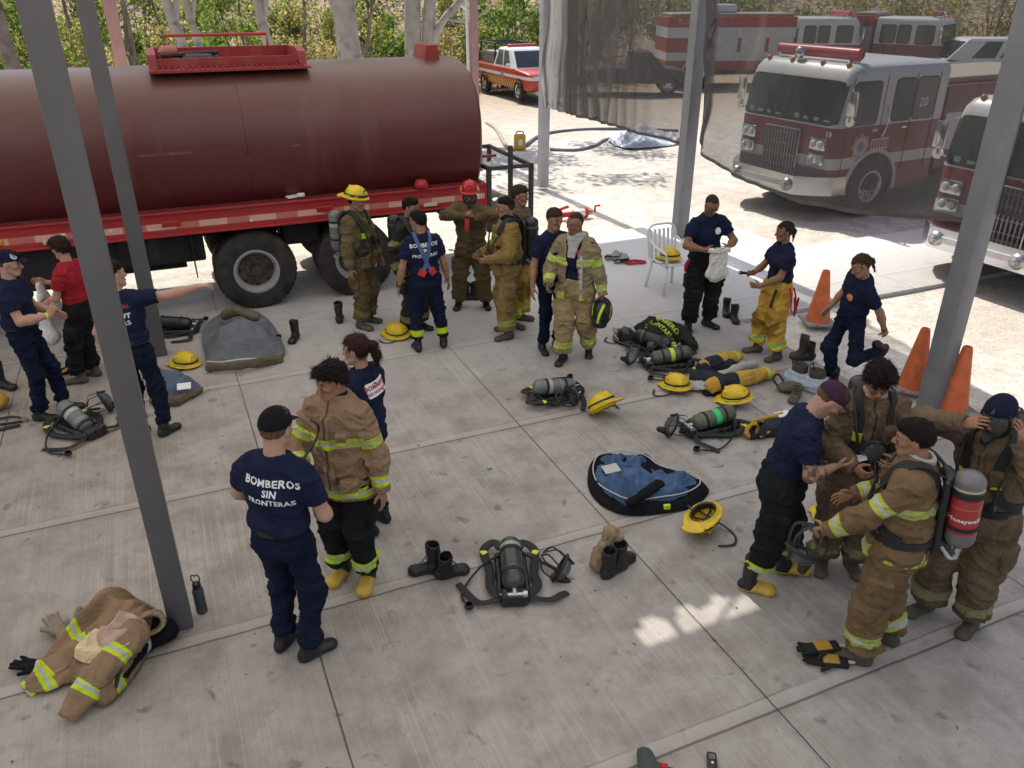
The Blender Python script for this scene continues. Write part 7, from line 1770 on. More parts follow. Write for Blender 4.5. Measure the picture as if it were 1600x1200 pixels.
    # black mask/goggles on yellow helmet, grey bag
    a = At(1095, 610); rt = empty('mask_bag', a.loc(), 0, 'pale grey cloth mask bag and a black pad lying between two yellow helmets', 'mask bag')
    cloth_mass('bag_cloth', [(econe((-.12, .04, .05), (.10, -.02, .05), (.08, .05), (.09, .05), (0, 1, 0)), 0), (rcone((.05, .05, .05), (.22, .02, .04), .04, .02), .04)], M['white_cloth_grey'], rt, .008, .022, 10, 3)
    cloth_mass('black_pad', [(econe((.02, -.10, .025), (.20, -.08, .025), (.07, .025), (.07, .025), (0, 1, 0)), 0)], M['black_cloth'], rt, .009, .008, 10, 4)
    # yellow trousers heap
    a = At(1140, 585); rt = empty('turnout_trousers', a.loc(), 0, 'yellow turnout trousers with dark knees and lime cuffs lying in a heap', 'turnout trousers'); yp = M['yellow_pants']; p = a.p
    cloth_mass('waist', [(rcone(p(1090, 590, .08), p(1120, 595, .09), .10, .10), 0), (rcone(p(1100, 575, .08), p(1140, 570, .06), .08, .07), .05)], M['black_cloth_blue'], rt, .009, .02, 9, 3)
    for i, (P_, b) in enumerate((((p(1100, 572, .10), p(1130, 562, .10), p(1152, 556, .06)), .06), ((p(1112, 602, .10), p(1165, 590, .10), p(1205, 582, .06)), .10))):
        cloth_mass('trouser_leg', [(rcone(P_[0], P_[1], .085, .085), 0), (econe(P_[1], P_[2], (.085, .075), (.075, .06), (0, 1, 0), flat=True), .02)], yp, rt, .009, .018, 9, 5+i, bands=[(P_[1], P_[2], .08, [np.linalg.norm(P_[2]-P_[1])-.09])])
        cloth_mass('knee_patch', [(rcone(P_[0]*.8+P_[1]*.2+v3((0, -.01, .012)), P_[0]*.4+P_[1]*.6+v3((0, -.01, .012)), .085, .085), 0)], M['black_cloth_blue'], rt, .009, .016, 9, 5+i)
    cloth_mass('pale_liner', [(rcone(p(1120, 588, .12), p(1160, 572, .10), .04, .05), 0), (rcone(p(1160, 572, .10), p(1180, 568, .06), .05, .045), .03)], M['white_cloth_grey'], rt, .009, .014, 10, 6)
    # dark lettered coat over a pack, black helmet with visor
    a = At(1035, 535); rt = empty('lettered_coat', a.loc(), 0, 'black coat lettered BOMBERO VOLUNTARIO thrown over a breathing set', 'turnout coat'); p = a.p
    co = cloth_mass('coat_body', [(ell(p(1040, 520, .17), (.24, .17, .15)), 0), (rcone(p(1010, 525, .10), p(985, 532, .07), .09, .07), .06), (rcone(p(1065, 525, .12), p(1080, 540, .07), .11, .09), .06), (rcone(p(1020, 505, .14), p(1000, 515, .1), .09, .07), .05)], M['dark_coat'], rt, .009, .028, 7, 4)
    up = v3((.25, .55, .8)); n_ = nrm(v3((-.1, -.62, .78)))
    ex = nrm(v3((.55, -.75, -.2)))
    b_ = bvh_of(co); decal_text(b_, [('BOMBERO', .085, .05), ('VOLUNTARIO', .072, -.05)], p(1035, 512, .24), n_, nrm(np.cross(n_, ex)), M['lime_print'], co, .004)
    MB().box(tuple(p(1052, 538, .14)), (.06, .03, .05), rz=.3, bev=.006).build('reflective_tab', M['lime_print'], rt)
    V, Q = sdf_mesh([(ell(p(1018, 540, .10), (.06, .05, .055)), 0)], .009); mesh_obj('grey_pouch', V, Q, simple('pouch_grey', (.11, .1, .085), .8), rt)
    helmet('black fire helmet with a clear visor lying left of the lettered coat', 978, 524, 190, 'helmet_black', tilt=(0, 0), seed=11, goggles=False, strap=True)
    x, y = G(968, 520); vz = empty('helmet_visor', (x, y, 0), R(190), 'clear curved visor resting against the black helmet', 'visor'); V = [(.15*math.cos(a), .19*math.sin(a), z) for z in (.05, .13) for a in [R(30+120*i/12) for i in range(13)]]; MB().add(V, [(i, i+1, i+14, i+13) for i in range(12)]).build('visor', M['visor'], vz, smooth=True)
    scba('breathing set with black harness half under the lettered coat', 1020, 548, 60, TANK_BLACK, 13, (-.28, -.18, 250, 30), straps=True, elev=5, tabs=False, gauge=False)
    # boots with rolled jeans
    for i, (u, v, l) in enumerate(((1246, 598, 'brown pull-on boot with pale denim rolled down around it, left one of the pair'), (1273, 608, 'brown pull-on boot with pale denim rolled down around it, right one of the pair'))):
        x, y = G(u, v); rt = empty('boot_in_rolled_trouser', (x, y, 0), R(40), l, 'boot')
        MB().lathe([(.05, .02), (.075, .05), (.075, .22), (.07, .235), (.06, .23), (.058, .10), (.001, .09)], n=24, sy=1.2).build('shaft', simple('boot_dark_brown', (.06, .045, .035), .7, bump=.3), rt, smooth=True)
        for sx in (1, -1): MB().tube(catmull([(sx*.03, .075, .2), (sx*.035, .085, .27), (0, .085, .285), (-sx*.0, .085, .28)], 4), .006, 6).build('pull_strap', M['strap'], rt)
        V, Q = sdf_mesh([(rtor((0, 0, .05), np.eye(3), .10, .115, .045, .02), 0), (rtor((0, 0, .11), np.eye(3), .085, .10, .03, .02), .03)], .008, clips=[lambda X, Y, Z: .001-Z]); mesh_obj('rolled_denim', wrinkle(V, Q, .014, None, 6+i, 11, an=(.6, .6, 2)), Q, simple('pale_denim', (.36, .41, .46), .9, bump=.3), rt)
    x, y = G(1228, 612); rt = empty('olive_bag', (x, y, 0), 0, 'olive bag with a black loop handle beside the boots in rolled denim', 'bag'); cloth_mass('bag_body', [(ell((.03, 0, .06), (.14, .09, .06)), 0)], simple('olive_canvas', (.11, .10, .075), .9, bump=.3), rt, .009, .012, 10, 3); MB().tube(catmull([(-.1, 0, .07), (-.15, .04, .14), (-.10, .05, .19), (-.04, .02, .12)], 5), .012, 8).build('handle', M['strap'], rt, smooth=True)
    x, y = G(1243, 622); rt = empty('shoe', (x, y, 0), 0, 'tan shoe lying just in front of the olive bag', 'shoe'); loose_boot(rt, 'shoe_body', 0, 0, 150, M['boot_brown'], .03)
    boot_thing('tall brown boot with an open tongue, left of the balancing person', 1252, 556, 120, 'boot_brown', .16, (0, 0), 6, 'dusty boots on the slab edge'); boot_thing('dark boot standing just in front of the tall brown boot', 1262, 562, 100, 'boot_black', .12, None, 7, 'dusty boots on the slab edge')
    boot_thing('black ankle boot, front one of the pair behind the white bag holder', 1146, 500, 180, 'boot_black', .11, None, 8, 'black boots behind the bag holder'); boot_thing('black ankle boot, rear one of the pair behind the white bag holder', 1134, 490, 170, 'boot_black', .11, None, 9, 'black boots behind the bag holder')
    # chair with helmet
    x, y = G(1043, 452); rt = empty('plastic_chair', (x, y, 0), R(205), 'white plastic garden chair beside the grey post', 'chair'); wp = M['white_plastic']
    MB().box((0, 0, .42), (.42, .42, .025), bev=.01).build('seat', wp, rt, smooth=True, autosmooth=40)
    for sx in (1, -1):
        for sy in (1, -1): MB().tube([(sx*.18, sy*.18, .42), (sx*.23, sy*.23, .0)], [.026, .018], 8).build('leg', wp, rt, smooth=True)
        MB().tube(catmull([(sx*.22, -.2, .72), (sx*.24, -.05, .66), (sx*.24, .18, .63), (sx*.22, .22, .56), (sx*.2, .2, .42)], 5), .02, 8, flat=(.05, .022, (0, 0, 1))).build('armrest', wp, rt, smooth=True)
    mb = MB()
    for i in range(6): x_ = -.17+i*.068; mb.tube([(x_, -.20, .42), (x_*1.1, -.27, .84)], .012, 6, flat=(.04, .014, (0, 1, 0)))
    mb.tube(catmull([(-.22, -.2, .44), (-.22, -.27, .84), (0, -.30, .90), (.22, -.27, .84), (.22, -.2, .44)], 6), .016, 8); mb.build('backrest', wp, rt, smooth=True, autosmooth=50)
    helmet('yellow fire helmet resting on the white plastic chair', 0, 0, -140, loc=(x, y, .434), tilt=(6, 0), seed=12)
    # shoes with a red strap at the lit slab edge
    for i, (u, v, yw, l) in enumerate(((962, 408, 80, 'dusty tan shoe at the sunlit edge of the shade, left one'), (976, 412, 100, 'dusty tan shoe at the sunlit edge of the shade, right one'))):
        x, y = G(u, v); tag(loose_boot(None, 'shoe', x, y, yw, M['boot_grey'], .03, (60, 0), 3+i), l, 'shoe', 'shoes left at the edge of the shade')
    x, y = G(990, 412); rt = empty('red_strap', (x, y, 0), .3, 'coiled red strap beside the dusty shoes', 'strap'); MB().tube(catmull([(-.15, 0, .02), (0, .04, .04), (.14, 0, .03), (.18, -.05, .02), (.02, -.06, .03), (-.12, -.04, .02)], 6), .02, 8).build('webbing', M['red_print'], rt, smooth=True)
    # cones
    cone_thing('orange traffic cone with a dark patch, left of the balancing person', 1277, 503, .71); cone_thing('orange traffic cone leaning a little, left of the right grey post', 1424, 606, .71); cone_thing('faded orange traffic cone half behind the right grey post', 1486, 640, .72)
    # red and white hydrant fittings in the sun, yellow box, hoses, tarp
    x, y = G(893, 338); rt = empty('hydrant_fitting', (x, y, -.05), .3, 'red and white hydrant coupling lying in the sun behind the moustached person', 'hydrant fitting'); rt.scale = (.7, .7, .7)
    for m_, sh in (('red_print', ((-.35, 0, .12), (.05, 0, .14), .07)), ('white_paint', ((.05, 0, .14), (.38, .02, .14), .11)), ('red_print', ((.38, .02, .14), (.46, .02, .14), .14)), ('brass', ((.46, .02, .14), (.6, .03, .13), .07))): MB().cyl(sh[0], sh[1], sh[2], 16).build('pipe_section', M[m_], rt, smooth=True, autosmooth=40)
    MB().tube([(.7, .03, .13), (.7, .03, .3), (.85, .05, .3)], .03, 8).build('lever', M['red_print'], rt); MB().tube([(-.5, .1, .05), (-.3, 0, .3), (-.1, 0, .35)], .04, 8).build('red_arm', M['red_print'], rt)
    x, y = G(812, 230); rt = empty('yellow_box', (x, y, -.06), .2, 'yellow fuel can standing on the sunlit yard beyond the tanker', 'fuel can'); MB().box((0, 0, .2), (.30, .2, .40), bev=.03).build('can_body', simple('can_yellow', (.62, .36, .03), .5), rt); MB().box((0, -.102, .2), (.12, .006, .16)).build('can_label', M['white_print'], rt); MB().tube(catmull([(-.1, 0, .4), (-.08, 0, .47), (.08, 0, .47), (.1, 0, .4)], 4), .015, 6).build('can_handle', M['strap'], rt)
    hm = simple('hose_grey_blue', (.16, .17, .19), .7)
    for i, (P_, l) in enumerate(((((760, 190), (775, 200), (790, 225), (802, 232)), 'short canvas hose lying left of the yellow fuel can'), (((820, 226), (850, 208), (910, 201), (980, 200), (1060, 203)), 'long thin hose lying across the sunlit yard, far line'), (((860, 232), (900, 233), (930, 226), (950, 216), (1000, 215)), 'thick hose bent in a loop towards the tarpaulin, near line'))):
        C = [(*G(u, v), -.03) for u, v in P_]; tag(MB().tube(catmull(C, 8), .05, 8).build('fire_hose', hm if i else simple('hose_canvas', (.42, .36, .28), .8), smooth=True), l, 'hose', 'hoses on the sunlit yard')
    a = At(1010, 222); rt = empty('tarpaulin', (a.c[0], a.c[1], -.06), 0, 'crumpled silver-blue tarpaulin lying in the yard under the left net', 'tarpaulin'); out = [a.p(*q) for q in ((950, 218), (975, 206), (1000, 198), (1030, 205), (1058, 214), (1060, 224), (1010, 230), (975, 230))]
    sheet('tarp_sheet', [tuple(q[:2]) for q in catmull(out, 4, True)], lambda x, y, d: .04+.22*np.clip(d/.5, 0, 1), simple('tarp_silver_blue', (.50, .54, .60), .45, var=.25, scale=2.), rt, .06, .01, 3, None, .12, scale=2.5)
    # grey coat like a tent over a breathing set
    a = At(375, 560); rt = empty('draped_coat', a.loc(), 0, 'brown coat with its grey lining up, draped like a tent by the tanker wheel', 'turnout coat'); p = a.p
    out = [p(*q) for q in ((318, 520), (322, 562), (330, 577), (395, 572), (440, 560), (445, 548), (425, 510), (395, 490), (350, 494))]
    def hf(x, y, d): return .05+.34*np.clip(d/.20, 0, 1)**.8*np.exp(-((x-.0)**2/.22+(y-.18)**2/.10))
    sheet('grey_lining', [tuple(q[:2]) for q in catmull(out, 4, True)], hf, M['grey_liner'], rt, .018, .012, 6, None, .03, scale=5)
    ed = catmull([p(322, 565, .06), p(345, 566, .12), p(375, 562, .14), p(410, 560, .11), p(440, 556, .05)], 6); MB().tube(ed, .012, 6).build('reflective_piping', M['silver_tape'], rt, smooth=True)
    cloth_mass('brown_collar', [(rcone(p(352, 492, .2), p(372, 486, .36), .06, .05), .0), (rcone(p(372, 486, .36), p(400, 496, .3), .05, .05), .03)], M['khaki_cloth_dark'], rt, .009, .016, 8, 17)
    cloth_mass('brown_hem', [(econe(p(325, 575, .06), p(375, 572, .09), (.05, .03), (.055, .03), (0, .2, 1)), 0), (econe(p(375, 572, .09), p(440, 560, .05), (.055, .03), (.05, .03), (0, .2, 1)), .02)], M['khaki_cloth_dark'], rt, .009, .016, 8, 7)
    scba('breathing set almost hidden under the tent-like grey coat', 384, 553, 100, TANK_BLACK, 15, None, elev=0)
    helmet('yellow fire helmet left of the tent-like grey coat', 290, 562, 250, seed=14); boot_thing('single black boot standing right of the tent-like grey coat', 462, 530, 175, 'boot_black', .15, None, 10)
    scba('breathing set with a dark cylinder and mask behind the second left post', 272, 520, 100, TANK_BLACK, 17, (.0, .42, 240, 10), elev=8)
    a = At(262, 610); rt = empty('folded_coat', a.loc(), 0, 'folded brown coat with a blue-grey lining and white label beside the pointing person', 'turnout coat'); p = a.p
    out = [p(*q) for q in ((232, 585), (255, 580), (290, 592), (314, 606), (300, 618), (262, 628), (238, 622))]; P2 = [tuple(q[:2]) for q in catmull(out, 4, True)]
    sheet('lining', P2, lambda x, y, d: .02+.11*np.clip(d/.10, 0, 1), M['denim_grey'], rt, .016, .012, 8, None, .035); cloth_mass('brown_edge', [(rcone(p(240, 625, .05), p(275, 627, .05), .045), 0), (rcone(p(275, 627, .05), p(312, 609, .04), .045, .04), .02)], M['khaki_cloth_dark'], rt, .009, .014, 10, 5)
    q = p(288, 606, .13); MB().box((q[0], q[1], .15), (.14, .10, .006), rot=Rmat(.3, .3)).build('care_label', M['white_print'], rt)
    scba('breathing set with its silver cylinder standing up from the harness, left foreground beside the post', 125, 672, 60, TANK_SILVER, 19, (.34, .10, 240, 20), elev=28, L=.42)
    # straps and a gauge cut by the left edge
    x, y = G(8, 668); rt = empty('strap_bundle', (x, y, 0), 0, 'loose straps and a round gauge cut by the left edge', 'straps'); MB().tube(catmull([(-.2, .12, .02), (0, .17, .03), (.13, .12, .02), (.0, .05, .02), (-.2, .02, .02)], 6), .012, 8).build('hose', M['black_rubber'], rt, smooth=True); MB().tube(catmull([(-.1, -.12, .015), (.02, -.05, .02), (.14, .03, .015)], 5), .02, 8, flat=(.05, .01, (0, 0, 1))).build('strap', M['strap'], rt); MB().lathe([(.001, 0), (.035, 0), (.036, .025), (.001, .028)], (.13, .13, .01), 16).build('gauge', M['steel'], rt, smooth=True, autosmooth=40)
    boot_thing('single black rubber boot cut by the left edge, behind the capped person', 6, 606, 250, 'boot_black', .20, None, 12)
    x, y = G(0, 640); rt = empty('yellow_bag', (x-.1, y, 0), 0, 'mustard cloth bag just at the left edge', 'bag'); cloth_mass('bag_body', [(ell((0, 0, .1), (.2, .15, .11)), 0)], M['yellow_pants_plain'], rt, .012, .02, 8, 3)
    boot_thing('single tall black boot standing behind the yellow helmeted person', 531, 503, 10, 'boot_black', .17, None, 14)
    helmet('yellow fire helmet with dark side marks and a loose strap, lying between the two groups', 621, 518, 240, tilt=(0, 12), seed=16)
    boot_thing('black boot, left one of the pair behind the red helmeted person', 730, 468, -90, 'boot_black', .14, None, 15, 'boots behind the red helmet'); boot_thing('black boot, right one of the pair behind the red helmeted person', 742, 467, -80, 'boot_black', .14, None, 16, 'boots behind the red helmet')
    # kit bag by the red shirt
    x, y = G(128, 585); rt = empty('kit_bag', (x-.05, y+.1, 0), 0, 'black kit bag with an orange strap at the feet of the red shirt wearer', 'bag'); cloth_mass('bag_body', [(ell((0, 0, .10), (.16, .13, .12)), 0), (rcone((-.18, -.1, .03), (-.06, -.05, .05), .035), .03)], M['black_cloth'], rt, .009, .02, 9, 4); MB().tube(catmull([(-.2, -.14, .02), (-.05, -.14, .10), (.08, -.12, .17), (.14, -.05, .2)], 5), .01, 8, flat=(.03, .006, (0, -1, .3))).build('strap', simple('strap_orange', (.5, .28, .03), .7), rt)
    # lettered coat behind the phone user
    a = At(1300, 735); rt = empty('lettered_jacket', a.loc(), 0, 'dark jacket lettered R.GAR with a lime band lying behind the phone user', 'turnout coat'); co = cloth_mass('jacket_body', [(ell((0, 0, .10), (.17, .15, .11)), 0), (rcone((.05, .06, .1), (-.18, .16, .06), .08, .06), .05)], M['dark_coat'], rt, .009, .018, 8, 4)
    b_ = bvh_of(co); n_ = nrm(v3((.1, -.75, .65))); decal_text(b_, [('R.GAR', .085, .0)], (-.0, -.05, .15), n_, nrm(v3((-.28, .6, .8))), M['lime_print'], co, .004); cloth_mass('lime_band', [(econe((-.10, -.145, .04), (.10, -.14, .04), (.012, .04), (.012, .04), (0, 1, .3)), 0)], M['lime'], rt, .009, .006, 9, 2)
    # bottom edge: green sack with a red valve, hand radio
    x, y = G(1012, 1205); rt = empty('green_bag', (x, y, 0), .2, 'dark green bag with a red valve peeking in at the bottom edge', 'bag'); cloth_mass('bag_body', [(rcone((0, -.05, .04), (.0, .06, .05), .06, .045), 0), (rcone((0, .06, .05), (-.01, .12, .03), .035, .012), .02)], simple('bag_dark_green', (.06, .075, .065), .9, bump=.3), rt, .007, .01, 12, 3); MB().cyl((.06, 0, .03), (.11, -.02, .03), .02, 10).build('red_valve', M['red_print'], rt, smooth=True); MB().tube(catmull([(.1, -.02, .03), (.16, -.05, .03), (.2, -.1, .02)], 4), .006, 6).build('cord', M['strap'], rt)
    x, y = G(1112, 1196); rt = empty('hand_radio', (x, y, 0), -.15, 'black hand radio lying at the bottom edge', 'radio'); MB().box((0, 0, .02), (.055, .13, .035), bev=.008).build('radio_body', M['black_plastic'], rt, smooth=True, autosmooth=40); MB().box((0, .03, .039), (.035, .035, .003)).build('screen', simple('radio_screen', (.10, .10, .11), .2), rt); MB().lathe([(.001, .003), (.006, .002), (.008, 0)], (.0, -.01, .038), 10).build('button', M['white_print'], rt)
def debris():
    rng = np.random.default_rng(5); V = []; F = []
    for i in range(150):
        x, y = PQ(rng.uniform(-4, 6.6), rng.uniform(1.5, 9)); a = rng.uniform(0, 6.28); L = rng.uniform(.006, .022); w = rng.uniform(.003, .008); c, s_ = math.cos(a), math.sin(a); o = len(V); z = .0045
        V += [(x+c*L, y+s_*L, z), (x-s_*w, y+c*w, z+.004), (x-c*L, y-s_*L, z), (x+s_*w, y-c*w, z+.003)]; F.append((o, o+1, o+2, o+3))
    tag(mesh_obj('debris', V, F, simple('debris_brown', (.09, .07, .05), .9, var=.5, scale=1.), None, smooth=False), kind='stuff')
    x, y = G(765, 733); tag(MB().box((0, 0, .006), (.05, .02, .006), rz=.3).build('wrapper', simple('wrapper_teal', (.05, .30, .27), .4), loc=(x, y, 0)), 'tiny teal wrapper lying alone on the concrete in the middle', 'wrapper')
def held_things():
    # white bag hanging from the red shirt wearer's hand
    p = RED_S['wrL']+RED_S['fdL']*.08; e = held('cloth_bag', 'white cloth bag hanging from the hand of the red shirt wearer', 'bag', RED_ROOT, RED_S, p, (0, 0, R(90))); bag_mesh(e, .22, .40, .12, M['white_cloth'], seed=3)
    for sx in (1, -1): MB().tube([(sx*.015, 0, .02), (sx*.03, 0, -.10)], .006, 6).build('handle', M['white_cloth'], e)
    p = RED_S['wrR']+RED_S['fdR']*.06; e = held('folded_cloth', 'pale folded cloth held in front of the red shirt wearer', 'cloth', RED_ROOT, RED_S, p); bag_mesh(e, .16, .24, .08, M['white_cloth'], 'cloth', seed=6)
    # white bag in both hands
    p = (BAG_S['wrL']+BAG_S['wrR'])/2+v3((0, .09, .03)); e = held('mask_pouch', 'white drawstring mask bag held open in both hands', 'bag', BAG_ROOT, BAG_S, p); bag_mesh(e, .25, .42, .075, M['white_cloth'], seed=8, top=.85, amp=.018)
    V, Q = sdf_mesh([(rtor((0, 0, -.02), np.eye(3), .105, .03, .010, .018), 0)], .007); mesh_obj('bag_rim', wrinkle(V, Q, .006, None, 2, 16), Q, M['white_cloth'], e)
    # helmet in hand of the walking person
    p = OC_S['wrL']+OC_S['fdL']*.09; w = loc2world(OC_ROOT, p); e = empty('fire_helmet', (w[0], w[1], w[2]-.10), R(-20), 'black fire helmet with lime goggles carried low in the hand of the open coat wearer', 'helmet')
    Mx = Rx(R(70)) @ Ry(R(20)); fire_helmet_parts(M['helmet_black'], e, .0065, Mx, (0, 0, 0), .85); mb = MB(); mb.tube(catmull([(.06, -.13, .12), (.02, -.17, .0), (.0, -.16, -.10)], 5), .012, 8, flat=(.03, .012, (0, -1, 0))); mb.build('goggle_band', M['lime'], e)
    # torch
    p = WY_S['wrR']+WY_S['fdR']*.08; e = held('torch', 'black torch held in the hand of the yellow trousers wearer', 'torch', WY_ROOT, WY_S, p, (R(-78), 0, R(15))); MB().lathe([(.001, -.09), (.016, -.09), (.016, .07), (.022, .09), (.022, .12), (.001, .12)], n=14).build('torch_body', M['black_plastic'], e, smooth=True, autosmooth=40); MB().lathe([(.001, .1215), (.018, .1215)], n=14).build('lens', M['white_print'], e)
    # phone
    p = (PH_S['wrR']+PH_S['wrL'])/2+v3((0, .13, .035)); e = held('phone', 'white phone held in both hands of the burgundy cap wearer', 'phone', PH_ROOT, PH_S, p, (R(25), 0, 0)); MB().box((0, 0, 0), (.08, .16, .010), bev=.004).build('phone_case', M['white_print'], e, smooth=True, autosmooth=40); MB().box((0, 0, .0058), (.072, .148, .002)).build('screen', simple('phone_screen', (.55, .60, .68), .15), e)
    # mask held out
    p = TM_S['wrL']+TM_S['fdL']*.10+v3((-.02, .02, -.10)); e = held('face_mask', 'breathing mask with a long clear visor hanging from the outstretched hand of the tank wearer', 'face mask', TM_ROOT, TM_S, p, (R(-60), R(0), R(60))); mask_face(e, np.eye(3), (0, 0, 0), 1.05)
    # air line things at the belt of the tank wearer are parts of the pack; keys etc left out
def Rmat(rz, tilt): return Matrix.Rotation(rz, 3, 'Z') @ Matrix.Rotation(tilt, 3, 'X')
def exec_gear():
    M['yellow_pants_plain'] = cloth('yellow_canvas', (.50, .30, .05), dirt=((.25, .16, .06), 5., .58)); M['white_cloth_grey'] = cloth('pale_grey_cloth', (.42, .42, .41), var=.15); M['black_cloth_blue'] = cloth('blue_black_cloth', (.03, .034, .045), var=.25); M['khaki_cloth_dark'] = cloth('dark_khaki_cloth', (.14, .11, .075)); M['denim_grey'] = cloth('blue_grey_lining', (.11, .14, .19), var=.2)
    coat_heap(); small_things(); debris(); held_things()
# ---------------------------------------------------------------- camera and light
cam = bpy.data.cameras.new('camera'); cam_o = bpy.data.objects.new('camera', cam); COL.objects.link(cam_o); SC.camera = cam_o
cam.sensor_width = 36; cam.lens = F_PX/1600*36; cam.clip_start = .05; cam.clip_end = 500
cam_o.location = (0, 0, CAM_H); cam_o.rotation_euler = (PI/2-PITCH, 0, 0)
world = bpy.data.worlds.new('World'); SC.world = world; world.use_nodes = True
wt = world.node_tree; bg = wt.nodes['Background']; sky = wt.nodes.new('ShaderNodeTexSky'); sky.sky_type = 'NISHITA'; sky.sun_disc = False
el = math.asin(SUN_DIR.z); sky.sun_elevation = el; sky.sun_rotation = math.atan2(SUN_DIR.x, SUN_DIR.y); sky.air_density = 1.0; sky.dust_density = 2.2; sky.ozone_density = 1.0
wt.links.new(sky.outputs[0], bg.inputs[0]); bg.inputs[1].default_value = SKY_STRENGTH
sun = bpy.data.lights.new('sun', 'SUN'); sun.energy = SUN_STRENGTH; sun.angle = R(.5); sun.color = (1, .955, .88); sun_o = bpy.data.objects.new('sun', sun); COL.objects.link(sun_o); sun_o.location = (-6, 13, 20)
sun_o.rotation_euler = (-SUN_DIR).to_track_quat('-Z', 'Y').to_euler()
SC.view_settings.view_transform = 'Standard'; SC.view_settings.look = 'None'; SC.view_settings.exposure = 0; SC.view_settings.gamma = 1
SC.render.engine = 'CYCLES'; cy_ = SC.cycles; cy_.use_denoising = True; cy_.max_bounces = 8; cy_.diffuse_bounces = 4; cy_.transparent_max_bounces = 24; cy_.glossy_bounces = 3; cy_.transmission_bounces = 4; cy_.sample_clamp_indirect = 6; cy_.caustics_reflective = False; cy_.caustics_refractive = False
try: cy_.denoiser = 'OPENIMAGEDENOISE'
except Exception: pass
# ---------------------------------------------------------------- setting
ground(); posts(); roof(); nets(); vegetation()
tanker(); make_pickup(); make_wreck(); make_van(); make_engines()
# ---------------------------------------------------------------- people
M['navy_pants'] = cloth('navy_turnout_cloth', (.010, .014, .034), stripe=(LIME, LIME), dirt=((.03, .03, .04), 3., .6), attr=True)
M['mustard_coat'] = cloth('mustard_coat_cloth', (.25, .17, .055), stripe=((.4, .38, .07), (.3, .28, .2)), dirt=((.12, .085, .045), 3., .56), attr=True)
M['khaki_coat'] = cloth('khaki_coat_cloth', (.26, .205, .12), stripe=(LIME, SILV), dirt=((.14, .11, .07), 3., .6), attr=True)
M['cap_burgundy'] = cloth('cap_burgundy_cloth', (.055, .022, .04)); M['cap_navy'] = cloth('cap_navy_cloth', (.012, .013, .035)); M['cap_black'] = cloth('cap_black_cloth', (.009, .009, .010))
M['watch'] = M['black_plastic']
NT_, NB = ('tee', 'navy_tee'), ('trousers', 'navy_trousers')
def Oo(**k):
    d = dict(skin='tan', hair='short', top=NT_, bottom=NB, bootmat=M['boot_black'], feet='shoe', res=.007, cres=.010); d.update(k); return d
def back_text(root, S, lines, dy=0.0, arc=0.0, mat='white_print', x=0.0, tee_name='t_shirt'):
    t = [c for c in root.children if c.name.startswith(tee_name)][0]; s = S['s']; T = S['T']; c = S['chest']+T @ v3((x, -.1, .0+dy))*s
    return decal_text(bvh_of(t), [(a, b*s, d*s) for a, b, d in lines], c, -T[:, 1], T[:, 2], M[mat], t, .004, arc)
def chest_badge(root, S, mat, x=-.085, z=.03, r=.045, hx=None, back=False, name='badge'):
    t = [c for c in root.children if c.name.startswith('t_shirt')][0]; s = S['s']; T = S['T']; sg = -1 if back else 1
    return decal_disc(bvh_of(t), S['chest']+T @ v3((x, sg*.1, z))*s, sg*T[:, 1], r*s, M[mat], t, name, hx=hx)
def worn_helmet(root, S, mat, num=None, z=.055):
    s = S['s']; o = fire_helmet_parts(M[mat], root, .0065, S['HR'], S['head']+S['HR'] @ v3((0, -.012, z))*s, .94*s, num, name='helmet'); return o
def worn_mask(root, S):
    s = S['s']; m = empty('face_mask', (0, 0, 0)); m.parent = root; mask_face(m, S['HR'], S['head']+S['HR'] @ v3((0, .012, -.022))*s, .92*s)
def goggles(root, S, hel):
    s = S['s']; HR = S['HR']; C = S['head']+HR @ v3((0, -.012, .045))*s; mb = MB(); mb.tube([C+HR @ v3((.124*math.cos(a), .155*math.sin(a), .045))*s*.94 for a in [i*2*PI/24 for i in range(25)]], .01, 6, flat=(.008, .03, tuple(HR[:, 2]))); mb.build('goggle_band', M['strap'], hel)

# 1 cap man at the left edge
r, S, t = person('person in navy uniform and cap with a blue badge, in profile at the left edge', (74, 650), 8, 1.76,
    {'hR': (.16, .36, 1.16), 'eR': (.5, -.6, -.6), 'fR': (-.2, .5, .9), 'cR': 60, 'hL': (-.2, .26, 1.05), 'head': (-4, 6, 0), 'lR': (.09, -.02, 5), 'lL': (-.10, .16, -10), 'lean': (2, 0, 0)}, Oo(skin='light', hair='fade', belly=.03, belt='strap', arm=1.1))
c_ = baseball_cap(S, M['cap_navy'], r)
M['blue_gem'] = simple('badge_blue_gem', (.10, .32, .6), .3); M['silver_badge'] = simple('badge_silver', (.6, .6, .6), .35)
for mm, rr, of in (('silver_badge', .03, .003), ('blue_gem', .016, .006)): decal_disc(bvh_of(c_), S['head']+S['HR'] @ v3((.052, .07, .085))*S['s'], S['HR'] @ v3((.65, .75, .2)), rr, M[mm], c_, 'cap_badge', off=of)
watch(S, 'R', r, M['lime'], 'wristband', .90); back_text(r, S, [('FIRE', .06, .02)], mat='white_print', x=.0)
# 2 red shirt
r, S, t = person('person in a red t-shirt and black trousers, holding a white cloth bag', (150, 592), 178, 1.63,
    {'hL': (-.14, .30, 1.02), 'eL': (-.6, -.8, -.3), 'fL': (0, .5, -.8), 'cL': 70, 'hR': (.05, .34, 1.22), 'head': (20, 8, 0), 'lR': (.09, .05, 5), 'lL': (-.12, .12, -12)}, Oo(skin='light', hair='thick', haircol=(.03, .016, .01), top=('tee', 'red_tee'), bottom=('plain', 'black_pants', .025), bootmat=M['boot_brown'], feet='boot', tee_hem=-.04))
watch(S, 'L', r, M['watch']); RED_ROOT, RED_S = r, S
